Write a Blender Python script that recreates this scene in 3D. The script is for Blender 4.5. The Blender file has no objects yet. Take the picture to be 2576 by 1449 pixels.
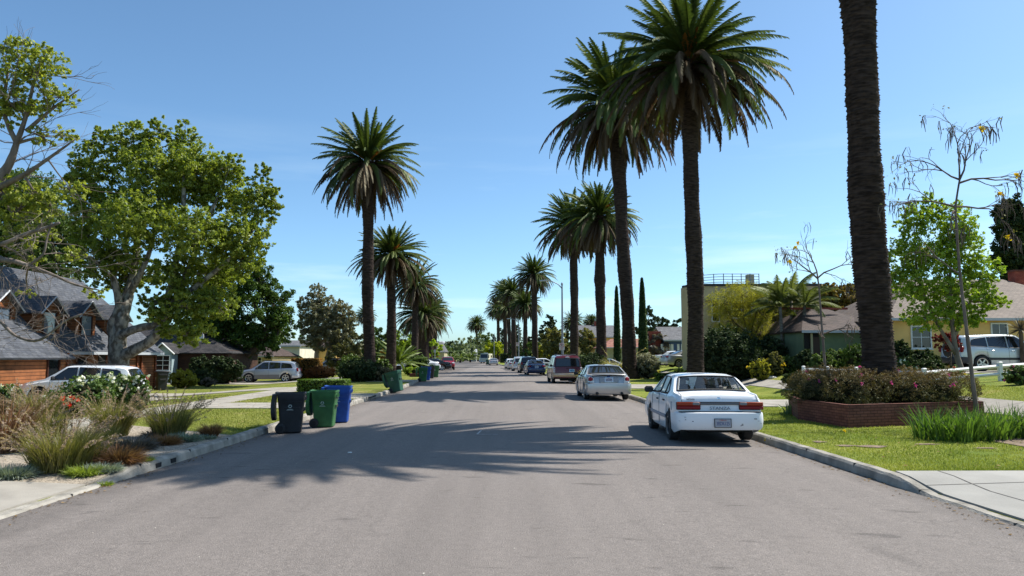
import bpy, math, random
import numpy as np
from mathutils import Vector, Matrix, Euler
R=math.radians; PI=math.pi
random.seed(7); rng=np.random.default_rng(7)
C=bpy.context.scene.collection
sc=bpy.context.scene
# ---------------------------------------------------------------- camera model (photo read at 2576x1449)
F=1870.0; CH=1.75
cam_e=Euler((R(90)+math.atan(172.5/F),0,-math.atan(23/F)),'XYZ'); CM=cam_e.to_matrix()
def ray(x,y):
    return CM@Vector(((x-1288)/F,(724.5-y)/F,-1))
def P(x,y,Y):
    d=ray(x,y); t=Y/d.y
    return Vector((d.x*t,Y,CH+d.z*t))
def S(Y):
    if Y<35: return 0.
    if Y<55: return -.053*(Y-35)**2/40
    return -.053*(Y-45)
KR=5.5; KL=5.6; KH=.09
def lerp(a,b,t): return a+(b-a)*t
def gz(X,Y):
    q=X-S(Y)
    if q>0:
        if q<KR: return -.06*(q/KR)**2
        if q<12.2: return KH
        if q<15: return KH+(q-12.2)/2.8*.64
        if q<20: return .73+(q-15)/5*.34
        return 1.07
    q=-q
    if q<KL: return -.06*(q/KL)**2
    if q<12: return KH
    if q<17: return KH-(q-12)/5*.36
    return -.27
def G(x,y):
    d=ray(x,y); lo=1.; 
    f=lambda t:CH+d.z*t-gz(d.x*t,d.y*t)
    t=2.
    while t<2000 and f(t)>0: t*=1.02
    a,b=t/1.02,t
    for _ in range(30):
        m=(a+b)/2
        if f(m)>0: a=m
        else: b=m
    return Vector((d.x*a,d.y*a,gz(d.x*a,d.y*a)))
def at(x,Y,y=900):            # ground point below pixel column x at distance Y
    p=P(x,y,Y); return Vector((p.x,Y,gz(p.x,Y)))
def pxm(Y): return Y/F        # metres per photo pixel at distance Y
# ---------------------------------------------------------------- materials
MATS={}
def nt(m): return m.node_tree.nodes,m.node_tree.links
def mat(name,col,rough=.7,var=.0,scale=8.,metal=0.,bump=0.,bscale=60.,spec=.5,col2=None,coat=0.,stretch=None,detail=6.,ramp=(.35,.65),coord='Object'):
    if name in MATS: return MATS[name]
    m=bpy.data.materials.new(name); m.use_nodes=True; n,l=nt(m); b=n['Principled BSDF']
    b.inputs['Roughness'].default_value=rough; b.inputs['Metallic'].default_value=metal
    b.inputs['Specular IOR Level'].default_value=spec; b.inputs['Coat Weight'].default_value=coat
    b.inputs['Coat Roughness'].default_value=.05
    tc=n.new('ShaderNodeTexCoord'); mp=n.new('ShaderNodeMapping'); l.new(tc.outputs[coord],mp.inputs[0])
    if stretch: mp.inputs['Scale'].default_value=stretch
    if var or col2:
        t=n.new('ShaderNodeTexNoise'); t.inputs['Scale'].default_value=scale; t.inputs['Detail'].default_value=detail
        l.new(mp.outputs[0],t.inputs['Vector']); r=n.new('ShaderNodeValToRGB'); l.new(t.outputs['Fac'],r.inputs[0])
        c2=col2 or tuple(min(1,c*(1+var)) for c in col); c1=col if col2 else tuple(c*(1-var) for c in col)
        r.color_ramp.elements[0].position=ramp[0]; r.color_ramp.elements[1].position=ramp[1]
        r.color_ramp.elements[0].color=(*c1,1); r.color_ramp.elements[1].color=(*c2,1)
        l.new(r.outputs[0],b.inputs['Base Color'])
    else: b.inputs['Base Color'].default_value=(*col,1)
    if bump:
        t=n.new('ShaderNodeTexNoise'); t.inputs['Scale'].default_value=bscale; t.inputs['Detail'].default_value=4
        l.new(mp.outputs[0],t.inputs['Vector']); bp=n.new('ShaderNodeBump'); bp.inputs['Strength'].default_value=min(1,bump); bp.inputs['Distance'].default_value=.02
        l.new(t.outputs['Fac'],bp.inputs['Height']); l.new(bp.outputs[0],b.inputs['Normal'])
    MATS[name]=m; return m
def leafmat(name,c1,c2,trans=.35,gloss=.12,tcol=None,patch=None,pscale=.6):
    if name in MATS: return MATS[name]
    m=bpy.data.materials.new(name); m.use_nodes=True; n,l=nt(m); n.remove(n['Principled BSDF']); o=n['Material Output']
    at_=n.new('ShaderNodeAttribute'); at_.attribute_name='rnd'
    r=n.new('ShaderNodeValToRGB'); r.color_ramp.elements[0].color=(*c1,1); r.color_ramp.elements[1].color=(*c2,1)
    l.new(at_.outputs['Fac'],r.inputs[0]); col=r.outputs[0]
    if patch:
        tc=n.new('ShaderNodeTexCoord'); t=n.new('ShaderNodeTexNoise'); t.inputs['Scale'].default_value=pscale; l.new(tc.outputs['Object'],t.inputs['Vector'])
        rr=n.new('ShaderNodeValToRGB'); rr.color_ramp.elements[0].position=.48; rr.color_ramp.elements[1].position=.6; l.new(t.outputs['Fac'],rr.inputs[0])
        mx=n.new('ShaderNodeMix'); mx.data_type='RGBA'; l.new(rr.outputs[0],mx.inputs[0]); l.new(col,mx.inputs[6]); mx.inputs[7].default_value=(*patch,1); col=mx.outputs[2]
    d=n.new('ShaderNodeBsdfDiffuse'); l.new(col,d.inputs[0])
    tr=n.new('ShaderNodeBsdfTranslucent'); 
    hs=n.new('ShaderNodeMix'); hs.data_type='RGBA'; hs.blend_type='MULTIPLY'; hs.inputs[0].default_value=1; l.new(col,hs.inputs[6]); hs.inputs[7].default_value=(*(tcol or (1.3,1.35,.6)),1); l.new(hs.outputs[2],tr.inputs[0])
    a=n.new('ShaderNodeMixShader'); a.inputs[0].default_value=trans; l.new(d.outputs[0],a.inputs[1]); l.new(tr.outputs[0],a.inputs[2])
    g=n.new('ShaderNodeBsdfGlossy'); g.inputs['Roughness'].default_value=.5; g.inputs[0].default_value=(.7,.75,.6,1)
    f=n.new('ShaderNodeMixShader'); f.inputs[0].default_value=gloss*.5; l.new(a.outputs[0],f.inputs[1]); l.new(g.outputs[0],f.inputs[2])
    l.new(f.outputs[0],o.inputs[0]); MATS[name]=m; return m
def plankmat(name,c1,c2,pitch,axis='Z',dark=.35,rough=.75,gap=.08,bricks=None,var=.25):
    """rows of boards, shingles or bricks from a brick texture"""
    if name in MATS: return MATS[name]
    m=bpy.data.materials.new(name); m.use_nodes=True; n,l=nt(m); b=n['Principled BSDF']; b.inputs['Roughness'].default_value=rough; b.inputs['Specular IOR Level'].default_value=.25
    uv=n.new('ShaderNodeUVMap'); uv.uv_map='m'
    br=n.new('ShaderNodeTexBrick'); l.new(uv.outputs[0],br.inputs['Vector']); br.inputs['Scale'].default_value=1
    br.inputs['Brick Width'].default_value=bricks or 3.1; br.inputs['Row Height'].default_value=pitch
    br.inputs['Mortar Size'].default_value=pitch*gap; br.inputs['Mortar Smooth'].default_value=.3
    br.inputs['Color1'].default_value=(*c1,1); br.inputs['Color2'].default_value=(*c2,1); br.inputs['Mortar'].default_value=(*[c*dark for c in c1],1)
    t=n.new('ShaderNodeTexNoise'); t.inputs['Scale'].default_value=2.2; t.inputs['Detail'].default_value=8; l.new(uv.outputs[0],t.inputs['Vector'])
    mr=n.new('ShaderNodeMapRange'); l.new(t.outputs['Fac'],mr.inputs[0]); mr.inputs[1].default_value=.3; mr.inputs[2].default_value=.7; mr.inputs[3].default_value=1-var; mr.inputs[4].default_value=1+var
    mx=n.new('ShaderNodeMix'); mx.data_type='RGBA'; mx.blend_type='MULTIPLY'; mx.inputs[0].default_value=1; l.new(br.outputs[0],mx.inputs[6]); l.new(mr.outputs[0],mx.inputs[7]); l.new(mx.outputs[2],b.inputs['Base Color'])
    bp=n.new('ShaderNodeBump'); bp.inputs['Strength'].default_value=.7; bp.inputs['Distance'].default_value=.02; bp.invert=True
    l.new(br.outputs['Fac'],bp.inputs['Height']); l.new(bp.outputs[0],b.inputs['Normal'])
    MATS[name]=m; return m
def glassmat(name='dark_glass',col=(.012,.014,.016),rough=.03): return mat(name,col,rough,spec=.9)
# ---------------------------------------------------------------- objects
def tag(o,label=None,cat=None,group=None,kind=None):
    if label: o['label']=label
    if cat: o['category']=cat
    if group: o['group']=group
    if kind: o['kind']=kind
    return o
def empty(name,loc,rz=0,label=None,cat=None,group=None,sc_=1.,rot=None):
    o=bpy.data.objects.new(name,None); C.objects.link(o); o.location=loc; o.rotation_euler=rot or (0,0,rz); o.scale=(sc_,)*3 if not hasattr(sc_,'__len__') else sc_
    o.empty_display_size=.2; return tag(o,label,cat,group)
KIDS={}
def par(o,p):
    if p is not None: o.parent=p; KIDS.setdefault(p.name,[]).append(o)
def copy_tree(o,parent=None):
    c=o.copy(); C.objects.link(c)
    if parent is not None: c.parent=parent; KIDS.setdefault(parent.name,[]).append(c)
    for ch in list(KIDS.get(o.name,[])): copy_tree(ch,c)
    return c
def link(me,name,mats,parent=None,smooth=True,sharp=None):
    me.name=name
    o=bpy.data.objects.new(name,me); C.objects.link(o)
    for m in (mats if isinstance(mats,(list,tuple)) else [mats]): me.materials.append(m)
    if smooth: 
        me.shade_smooth()
        if sharp: me.set_sharp_from_angle(angle=R(sharp))
    par(o,parent); return o
def npmesh(name,v,f,mats,parent=None,rnd=None,mi=None,smooth=False):
    v=np.asarray(v,np.float32); f=np.asarray(f,np.int32); k=f.shape[1]; n=len(f)
    me=bpy.data.meshes.new(name); me.vertices.add(len(v)); me.vertices.foreach_set('co',v.ravel())
    me.loops.add(n*k); me.loops.foreach_set('vertex_index',f.ravel()); me.polygons.add(n)
    me.polygons.foreach_set('loop_start',np.arange(0,n*k,k,dtype=np.int32))
    if mi is not None: me.polygons.foreach_set('material_index',np.asarray(mi,np.int32))
    me.update(calc_edges=True)
    if rnd is not None:
        a=me.attributes.new('rnd','FLOAT','FACE'); a.data.foreach_set('value',np.asarray(rnd,np.float32))
    return link(me,name,mats,parent,smooth)
class MB:
    def __init__(s): s.v=[]; s.f=[]; s.m=[]
    def add(s,vs,fs,mi=0):
        b=len(s.v); s.v+= [tuple(p) for p in vs]; s.f+=[tuple(b+i for i in q) for q in fs]; s.m+=[mi]*len(fs); return s
    def box(s,c,d,mi=0,rz=0,rx=0,ry=0,taper=1.,ch=0.):
        x,y,z=d[0]/2,d[1]/2,d[2]/2
        M=Matrix.Translation(c)@Euler((rx,ry,rz)).to_matrix().to_4x4()
        if ch<=0:
            vs=[M@Vector((sx*x*(taper if sz>0 else 1),sy*y*(taper if sz>0 else 1),sz*z)) for sz in(-1,1) for sx,sy in((-1,-1),(1,-1),(1,1),(-1,1))]
            s.add(vs,[(3,2,1,0),(4,5,6,7),(0,1,5,4),(1,2,6,5),(2,3,7,6),(3,0,4,7)],mi)
        else:
            ring=[]
            for hz,e in((-z,ch),(-z+ch,0),(z-ch,0),(z,ch)):
                t=taper if hz>0 else 1
                a,b=(x-e)*t,(y-e)*t; k=ch
                ring.append([M@Vector(p+(hz,)) for p in((-a+k,-b),(a-k,-b),(a,-b+k),(a,b-k),(a-k,b),(-a+k,b),(-a,b-k),(-a,-b+k))])
            vs=[p for r_ in ring for p in r_]; fs=[tuple(range(7,-1,-1)),tuple(range(24,32))]
            for r_ in range(3):
                for i in range(8): fs.append((r_*8+i,r_*8+(i+1)%8,(r_+1)*8+(i+1)%8,(r_+1)*8+i))
            s.add(vs,fs,mi)
        return s
    def tube(s,path,rad,n=8,mi=0,cap=True):
        path=[Vector(p) for p in path]; k=len(path)
        if not hasattr(rad,'__len__'): rad=[rad]*k
        vs=[];up=None
        for i,p in enumerate(path):
            t=(path[min(i+1,k-1)]-path[max(i-1,0)]).normalized()
            if up is None: up=Vector((1,0,0)) if abs(t.x)<.8 else Vector((0,1,0))
            a=(up-t*up.dot(t)).normalized(); up=a; b=t.cross(a)
            for j in range(n):
                q=2*PI*j/n; vs.append(p+(a*math.cos(q)+b*math.sin(q))*rad[i])
        fs=[(i*n+j,i*n+(j+1)%n,(i+1)*n+(j+1)%n,(i+1)*n+j) for i in range(k-1) for j in range(n)]
        if cap: fs+= [tuple(range(n-1,-1,-1)),tuple(range((k-1)*n,k*n))]
        s.add(vs,fs,mi); return s
    def lathe(s,prof,n=24,mi=0,M=None,closed=False):
        vs=[];k=len(prof)
        for r,z in prof:
            for j in range(n):
                q=2*PI*j/n; p=Vector((r*math.cos(q),r*math.sin(q),z)); vs.append(M@p if M else p)
        fs=[(i*n+j,i*n+(j+1)%n,((i+1)%k)*n+(j+1)%n,((i+1)%k)*n+j) for i in range(k if closed else k-1) for j in range(n)]
        s.add(vs,fs,mi); return s
    def prism(s,poly,h,mi=0,M=None):        # poly in xy, extruded 0..h in z
        n=len(poly); vs=[Vector((p[0],p[1],0)) for p in poly]+[Vector((p[0],p[1],h)) for p in poly]
        if M: vs=[M@p for p in vs]
        s.add(vs,[tuple(range(n-1,-1,-1)),tuple(range(n,2*n))]+[(i,(i+1)%n,n+(i+1)%n,n+i) for i in range(n)],mi); return s
    def build(s,name,mats,parent=None,smooth=False,sharp=None,uv=False,bevel=0):
        me=bpy.data.meshes.new(name); me.from_pydata(s.v,[],s.f); me.update()
        me.polygons.foreach_set('material_index',s.m)
        if uv: boxuv(me)
        o=link(me,name,mats,parent,smooth,sharp)
        if bevel:
            b=o.modifiers.new('b','BEVEL'); b.width=bevel; b.segments=2; b.limit_method='ANGLE'; b.angle_limit=R(35)
        return o
def boxuv(me):
    """metric uv: u horizontal along the face, v up its slope"""
    uv=me.uv_layers.new(name='m')
    for p in me.polygons:
        n=p.normal; u=Vector((0,0,1)).cross(n)
        if u.length<.05: u=Vector((1,0,0))
        u.normalize(); v=n.cross(u)
        for li in p.loop_indices:
            c=me.vertices[me.loops[li].vertex_index].co; uv.data[li].uv=(c.dot(u),c.dot(v))
# ---------------------------------------------------------------- leaves, blades
def unit(n):
    v=rng.normal(size=(n,3)); return v/np.linalg.norm(v,axis=1)[:,None]
def leaves(cen,size,rnd=None,up=.4,asp=.55,out=None,sv=.35):
    """diamond leaves: centres (N,3) -> verts, quads"""
    n=len(cen); nr=unit(n); nr[:,2]+=up
    if out is not None: nr+=out
    nr/=np.linalg.norm(nr,axis=1)[:,None]
    t=np.cross(nr,unit(n)); t/=np.linalg.norm(t,axis=1)[:,None]+1e-9; b=np.cross(nr,t)
    sz=(size*(1+sv*rng.uniform(-1,1,n)))[:,None]
    c=np.asarray(cen); v=np.stack([c-t*sz*.5,c+b*sz*asp*.5+nr*sz*.08,c+t*sz*.5,c-b*sz*asp*.5+nr*sz*.08],1).reshape(-1,3)
    f=np.arange(n*4).reshape(n,4)
    return v,f,(rng.random(n) if rnd is None else rnd)
def blob(cen,rad,n,k=None,shell=.55,tight=.3,flat=1.):
    """leaf centres in k clumps inside an ellipsoid"""
    cen=np.array(cen,float); rad=np.array(rad,float); k=k or max(6,n//60)
    u=unit(k)*(shell+(1.08-shell)*rng.random((k,1))**.55)
    cc=u*rad*.86; s=rng.uniform(.6,1.35,k)*tight
    idx=rng.integers(0,k,n); m=rad.mean()
    off=unit(n)*rng.random((n,1))**.5*(s[idx][:,None]*m)*np.array([1,1,flat*.75]); tt=rng.random((n,1)); off=off*(1.15-.9*tt)+(u/np.linalg.norm(u,axis=1)[:,None]+np.array([0,0,.3]))[idx]*tt*(s[idx][:,None]*m)*.9
    cr=rng.random(k)
    return cen+cc[idx]+off, np.clip(.55*cr[idx]+.45*rng.random(n),0,1), cen+cc
def blades(base,az,el,L,w,droop=.8,seg=4,rnd=None,tipw=.15):
    """curved ribbons; el from horizontal (rad)"""
    n=len(base); az=np.broadcast_to(az,n); el=np.broadcast_to(el,n).copy(); L=np.broadcast_to(L,n); w=np.broadcast_to(w,n); droop=np.broadcast_to(droop,n)
    side=np.stack([-np.sin(az),np.cos(az),np.zeros(n)],1); p=np.array(base,float); rows=[]
    tw=rng.uniform(-.9,.9,n)[:,None]
    for i in range(seg+1):
        t=i/seg; ww=(w*(1-(1-tipw)*t**1.5))[:,None]*.5
        h=np.stack([np.cos(az)*np.cos(el),np.sin(az)*np.cos(el),np.sin(el)],1)
        nrm=np.cross(side,h); sd=side*np.cos(tw)+nrm*np.sin(tw)
        rows.append(p-sd*ww); rows.append(p+sd*ww)
        p=p+h*(L/seg)[:,None]; el=el-droop/seg*(1+t)
    v=np.stack(rows,1).reshape(-1,3); m=2*(seg+1); b=(np.arange(n)*m)[:,None]
    f=np.concatenate([b+np.array([2*i,2*i+1,2*i+3,2*i+2]) for i in range(seg)],0)
    r=rng.random(n) if rnd is None else rnd
    return v,f,np.tile(r,seg)
def cat(*parts):
    vs=[];fs=[];rs=[];ms=[];o=0
    for q in parts:
        v,f,r=q[:3]; m=q[3] if len(q)>3 else 0
        vs.append(v); fs.append(f+o); rs.append(r); ms.append(np.full(len(f),m)); o+=len(v)
    return np.concatenate(vs),np.concatenate(fs),np.concatenate(rs),np.concatenate(ms)
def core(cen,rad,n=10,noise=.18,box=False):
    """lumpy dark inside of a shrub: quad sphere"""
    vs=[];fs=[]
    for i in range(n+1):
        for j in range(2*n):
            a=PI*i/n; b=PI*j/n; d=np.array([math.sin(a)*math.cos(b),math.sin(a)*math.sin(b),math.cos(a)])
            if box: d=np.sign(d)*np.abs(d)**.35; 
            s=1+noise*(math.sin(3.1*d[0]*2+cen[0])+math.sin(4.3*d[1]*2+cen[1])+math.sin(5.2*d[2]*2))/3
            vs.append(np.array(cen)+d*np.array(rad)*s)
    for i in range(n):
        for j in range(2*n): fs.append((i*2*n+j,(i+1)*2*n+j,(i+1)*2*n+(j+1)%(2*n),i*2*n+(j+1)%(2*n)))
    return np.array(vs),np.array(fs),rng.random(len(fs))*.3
def text_mesh(body,size,ext=.004):
    c=bpy.data.curves.new('t','FONT'); c.body=body; c.size=size; c.extrude=ext; c.align_x='CENTER'; c.align_y='CENTER'; c.resolution_u=3
    o=bpy.data.objects.new('t',c); C.objects.link(o); dg=bpy.context.evaluated_depsgraph_get()
    me=bpy.data.meshes.new_from_object(o.evaluated_get(dg)); bpy.data.objects.remove(o); return me
def lettering(name,body,size,loc,rot,m,parent,width=None,ext=.004):
    me=text_mesh(body,size,ext); o=link(me,name,m,parent,smooth=False)
    o.location=loc; o.rotation_euler=rot
    if width: 
        w=max(v.co.x for v in me.vertices)-min(v.co.x for v in me.vertices); o.scale=(width/w,1,1)
    return o
# ---------------------------------------------------------------- camera, sun, sky
cd=bpy.data.cameras.new('camera'); cam=bpy.data.objects.new('camera',cd); C.objects.link(cam)
cam.location=(0,0,CH); cam.rotation_euler=cam_e; cd.sensor_width=36; cd.lens=36*F/2576; cd.clip_start=.1; cd.clip_end=6000; sc.camera=cam
SUN_EL=R(53); SUN_AZ=math.atan2(.93,.37)
sd=bpy.data.lights.new('sun','SUN'); sd.energy=5; sd.angle=R(.53); sd.color=(1,.955,.88)
so=bpy.data.objects.new('sun',sd); C.objects.link(so)
sv=Vector((math.sin(SUN_AZ)*math.cos(SUN_EL),math.cos(SUN_AZ)*math.cos(SUN_EL),math.sin(SUN_EL)))
so.rotation_euler=sv.to_track_quat('Z','Y').to_euler(); so.location=(0,0,60)
w=bpy.data.worlds.new('World'); sc.world=w; w.use_nodes=True; n,l=w.node_tree.nodes,w.node_tree.links
sk=n.new('ShaderNodeTexSky'); sk.sky_type='NISHITA'; sk.sun_disc=False; sk.sun_elevation=SUN_EL; sk.sun_rotation=SUN_AZ; sk.air_density=.72; sk.dust_density=0.9; sk.ozone_density=3.0; sk.altitude=30
bg=n['Background']; bg.inputs[1].default_value=.10
tc=n.new('ShaderNodeTexCoord'); mp=n.new('ShaderNodeMapping'); mp.inputs['Scale'].default_value=(1,1.0,9); l.new(tc.outputs['Generated'],mp.inputs[0])
ns=n.new('ShaderNodeTexNoise'); ns.inputs['Scale'].default_value=2.6; ns.inputs['Detail'].default_value=7; ns.inputs['Roughness'].default_value=.55; l.new(mp.outputs[0],ns.inputs['Vector'])
rp=n.new('ShaderNodeMapRange'); rp.inputs[1].default_value=.50; rp.inputs[2].default_value=.8; l.new(ns.outputs['Fac'],rp.inputs[0])
sx=n.new('ShaderNodeSeparateXYZ'); l.new(tc.outputs['Generated'],sx.inputs[0])
el=n.new('ShaderNodeMapRange'); el.inputs[1].default_value=.30; el.inputs[2].default_value=.08; l.new(sx.outputs[2],el.inputs[0])
mm=n.new('ShaderNodeMath'); mm.operation='MULTIPLY'; l.new(rp.outputs[0],mm.inputs[0]); l.new(el.outputs[0],mm.inputs[1])
m2=n.new('ShaderNodeMath'); m2.operation='MULTIPLY'; m2.inputs[1].default_value=.75; l.new(mm.outputs[0],m2.inputs[0])
mx=n.new('ShaderNodeMix'); mx.data_type='RGBA'; l.new(m2.outputs[0],mx.inputs[0]); l.new(sk.outputs[0],mx.inputs[6]); mx.inputs[7].default_value=(6.2,6.0,6.3,1)
ti=n.new('ShaderNodeMix'); ti.data_type='RGBA'; ti.blend_type='MULTIPLY'; ti.inputs[0].default_value=1; l.new(mx.outputs[2],ti.inputs[6]); ti.inputs[7].default_value=(1.06,1.31,1.31,1); l.new(ti.outputs[2],bg.inputs[0])
vs=sc.view_settings; vs.view_transform='Standard'; vs.look='None'; vs.exposure=.62; vs.gamma=1
sc.cycles.max_bounces=6; sc.cycles.diffuse_bounces=3; sc.cycles.transparent_max_bounces=8; sc.cycles.use_denoising=True
# ---------------------------------------------------------------- ground materials
def asphalt():
    m=bpy.data.materials.new('asphalt'); m.use_nodes=True; n,l=nt(m); b=n['Principled BSDF']; b.inputs['Roughness'].default_value=.82; b.inputs['Specular IOR Level'].default_value=.3
    tc=n.new('ShaderNodeTexCoord')
    def noise(s,d=6,st=None,off=0):
        mp=n.new('ShaderNodeMapping'); l.new(tc.outputs['Object'],mp.inputs[0]); mp.inputs['Scale'].default_value=st or (1,1,1); mp.inputs['Location'].default_value=(off,off,0)
        t=n.new('ShaderNodeTexNoise'); t.inputs['Scale'].default_value=s; t.inputs['Detail'].default_value=d; l.new(mp.outputs[0],t.inputs['Vector']); return t.outputs['Fac']
    def rng_(s,a,b_,c,d_):
        r=n.new('ShaderNodeMapRange'); r.inputs[1].default_value=a; r.inputs[2].default_value=b_; r.inputs[3].default_value=c; r.inputs[4].default_value=d_; l.new(s,r.inputs[0]); return r.outputs[0]
    def mul(a,b_):
        q=n.new('ShaderNodeMath'); q.operation='MULTIPLY'; l.new(a,q.inputs[0]); l.new(b_,q.inputs[1]); return q.outputs[0]
    f=mul(rng_(noise(60,4),.25,.75,.62,1.38), rng_(noise(.35,5,(1,.35,1)),.3,.7,.9,1.1))
    f=mul(f, rng_(noise(11,4),.3,.75,.9,1.1))
    f=mul(f, rng_(noise(1.1,3,(1,.25,1),5),.68,.74,1,.8))      # oil and tyre smears
    f=mul(f, rng_(noise(3.2,2,(.35,1,1),11),.66,.72,1,.66)); f=mul(f, rng_(noise(1.9,3,(.5,1.6,1),31),.70,.76,1,.62)); f=mul(f, rng_(noise(42,2,None,9),.70,.78,1,1.7)); f=mul(f, rng_(noise(.8,4,(3.2,.06,1),17),.35,.7,1.05,.93))
    sx=n.new('ShaderNodeSeparateXYZ'); l.new(tc.outputs['Object'],sx.inputs[0]); ab=n.new('ShaderNodeMath'); ab.operation='ABSOLUTE'; l.new(sx.outputs[0],ab.inputs[0])
    wb=n.new('ShaderNodeMath'); wb.operation='ADD'; l.new(ab.outputs[0],wb.inputs[0]); l.new(noise(1.5,5,None,40),wb.inputs[1]); f=mul(f,rng_(wb.outputs[0],5.45,6.0,1,.74))
    v=n.new('ShaderNodeTexVoronoi'); v.feature='DISTANCE_TO_EDGE'; v.inputs['Scale'].default_value=.42
    mp=n.new('ShaderNodeMapping'); l.new(tc.outputs['Object'],mp.inputs[0]); t=n.new('ShaderNodeTexNoise'); t.inputs['Scale'].default_value=1.3; t.inputs['Detail'].default_value=6; l.new(tc.outputs['Object'],t.inputs['Vector'])
    mxv=n.new('ShaderNodeMix'); mxv.data_type='RGBA'; mxv.blend_type='ADD'; mxv.inputs[0].default_value=1.4; l.new(mp.outputs[0],mxv.inputs[6]); l.new(t.outputs['Color'],mxv.inputs[7]); l.new(mxv.outputs[2],v.inputs['Vector'])
    cr=rng_(v.outputs['Distance'],0,.012,.0,1); msk=rng_(noise(.5,2,None,3),.55,.62,1,0)
    mxc=n.new('ShaderNodeMath'); mxc.operation='MAXIMUM'; l.new(cr,mxc.inputs[0]); l.new(msk,mxc.inputs[1]); f=mul(f,rng_(mxc.outputs[0],0,1,.86,1))
    mx=n.new('ShaderNodeMix'); mx.data_type='RGBA'; mx.blend_type='MULTIPLY'; mx.inputs[0].default_value=1; mx.inputs[6].default_value=(.178,.155,.139,1); l.new(f,mx.inputs[7]); l.new(mx.outputs[2],b.inputs['Base Color'])
    bp=n.new('ShaderNodeBump'); bp.inputs['Strength'].default_value=.8; bp.inputs['Distance'].default_value=.012; l.new(noise(110,3),bp.inputs['Height']); l.new(bp.outputs[0],b.inputs['Normal'])
    return m
M_asph=asphalt()
M_conc=mat('concrete',(.30,.275,.235),.85,.16,1.3,bump=.35,bscale=90,spec=.25,detail=9)
M_conc2=mat('grey_concrete',(.27,.26,.235),.8,.15,.9,bump=.3,bscale=80,spec=.3,detail=9)
M_kerb=mat('kerb_concrete',(.27,.25,.215),.9,.3,3.2,bump=.6,bscale=40,spec=.2,detail=9)
M_joint=mat('joint_dark',(.09,.08,.07),.95)
M_dirt=mat('bare_soil',(.17,.12,.08),.95,.3,7,bump=.8,bscale=30)
M_gravel=mat('gravel',(.30,.25,.19),.95,.5,34,bump=1,bscale=55,detail=3)
def lawnmat(name,c1,c2,c3,thr=.66):
    m=bpy.data.materials.new(name); m.use_nodes=True; n,l=nt(m); b=n['Principled BSDF']; b.inputs['Roughness'].default_value=.9; b.inputs['Specular IOR Level'].default_value=.1
    tc=n.new('ShaderNodeTexCoord')
    def noise(s,d):
        t=n.new('ShaderNodeTexNoise'); t.inputs['Scale'].default_value=s; t.inputs['Detail'].default_value=d; l.new(tc.outputs['Object'],t.inputs['Vector']); return t.outputs['Fac']
    r=n.new('ShaderNodeValToRGB'); l.new(noise(.55,7),r.inputs[0]); e=r.color_ramp.elements; e[0].position=.36; e[1].position=.62; e[0].color=(*c1,1); e[1].color=(*c2,1)
    k=e.new(thr+.08); k.color=(*c3,1)
    t=n.new('ShaderNodeMapRange'); l.new(noise(60,4),t.inputs[0]); t.inputs[1].default_value=.3; t.inputs[2].default_value=.7; t.inputs[3].default_value=.55; t.inputs[4].default_value=1.4
    mx=n.new('ShaderNodeMix'); mx.data_type='RGBA'; mx.blend_type='MULTIPLY'; mx.inputs[0].default_value=1; l.new(r.outputs[0],mx.inputs[6]); l.new(t.outputs[0],mx.inputs[7]); l.new(mx.outputs[2],b.inputs['Base Color'])
    bp=n.new('ShaderNodeBump'); bp.inputs['Strength'].default_value=1; bp.inputs['Distance'].default_value=.05; l.new(noise(45,5),bp.inputs['Height']); l.new(bp.outputs[0],b.inputs['Normal'])
    return m
M_lawnR=lawnmat('lawn_green',(.135,.185,.025),(.245,.265,.05),(.30,.26,.08))
M_lawnL=lawnmat('lawn_olive',(.15,.18,.03),(.23,.235,.055),(.30,.26,.10),.6)
# ---------------------------------------------------------------- apron ramps in the kerb
def ap(Y,side):
    a0,a1=(9.55,10.75) if side>0 else (10.6,11.7)
    t=min(1,max(0,(a1-Y)/(a1-a0))); return t*t*(3-2*t)
_gz=gz
def gz(X,Y):
    q=X-S(Y); s=1 if q>0 else -1; e=KR if s>0 else KL
    z=_gz(X,Y)
    if e<=abs(q)<8.2 and Y<12:
        t=(abs(q)-e)/(8.2-e); z=lerp(z,lerp(-.035,z,t),ap(Y,s))
    return z
def rows(a,b,near=1.,far=5.,brk=60):
    ys=list(np.arange(a,min(b,brk),near)); 
    if b>brk: ys+=list(np.arange(max(a,brk),b,far))
    return ys+[b]
def sheet(name,qs,ys,m,dz=0,zf=None,lab=None,kind='structure',skirt=0,cat_=None,jag=0):
    mb=MB(); n=len(qs); vs=[]
    for Y in ys:
        for i,q in enumerate(qs):
            j=random.uniform(-jag,jag) if jag and i in(0,n-1) else 0
            vs.append((S(Y)+q+j,Y,(zf(q,Y) if zf else gz(S(Y)+q,Y))+dz))
    k=len(ys)
    up=qs[-1]>qs[0]
    fs=[((i*n+j,i*n+j+1,(i+1)*n+j+1,(i+1)*n+j) if up else (i*n+j+1,i*n+j,(i+1)*n+j,(i+1)*n+j+1)) for i in range(k-1) for j in range(n-1)]
    mb.add(vs,fs); o=mb.build(name,m,smooth=True); tag(o,lab,cat_,kind=kind); return o
YR=[-14,-8,-4]+rows(0,330)
sheet('road',list(np.linspace(-KL,KR,17)),YR,M_asph,zf=lambda q,Y:-.06*(q/5.55)**2)
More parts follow.
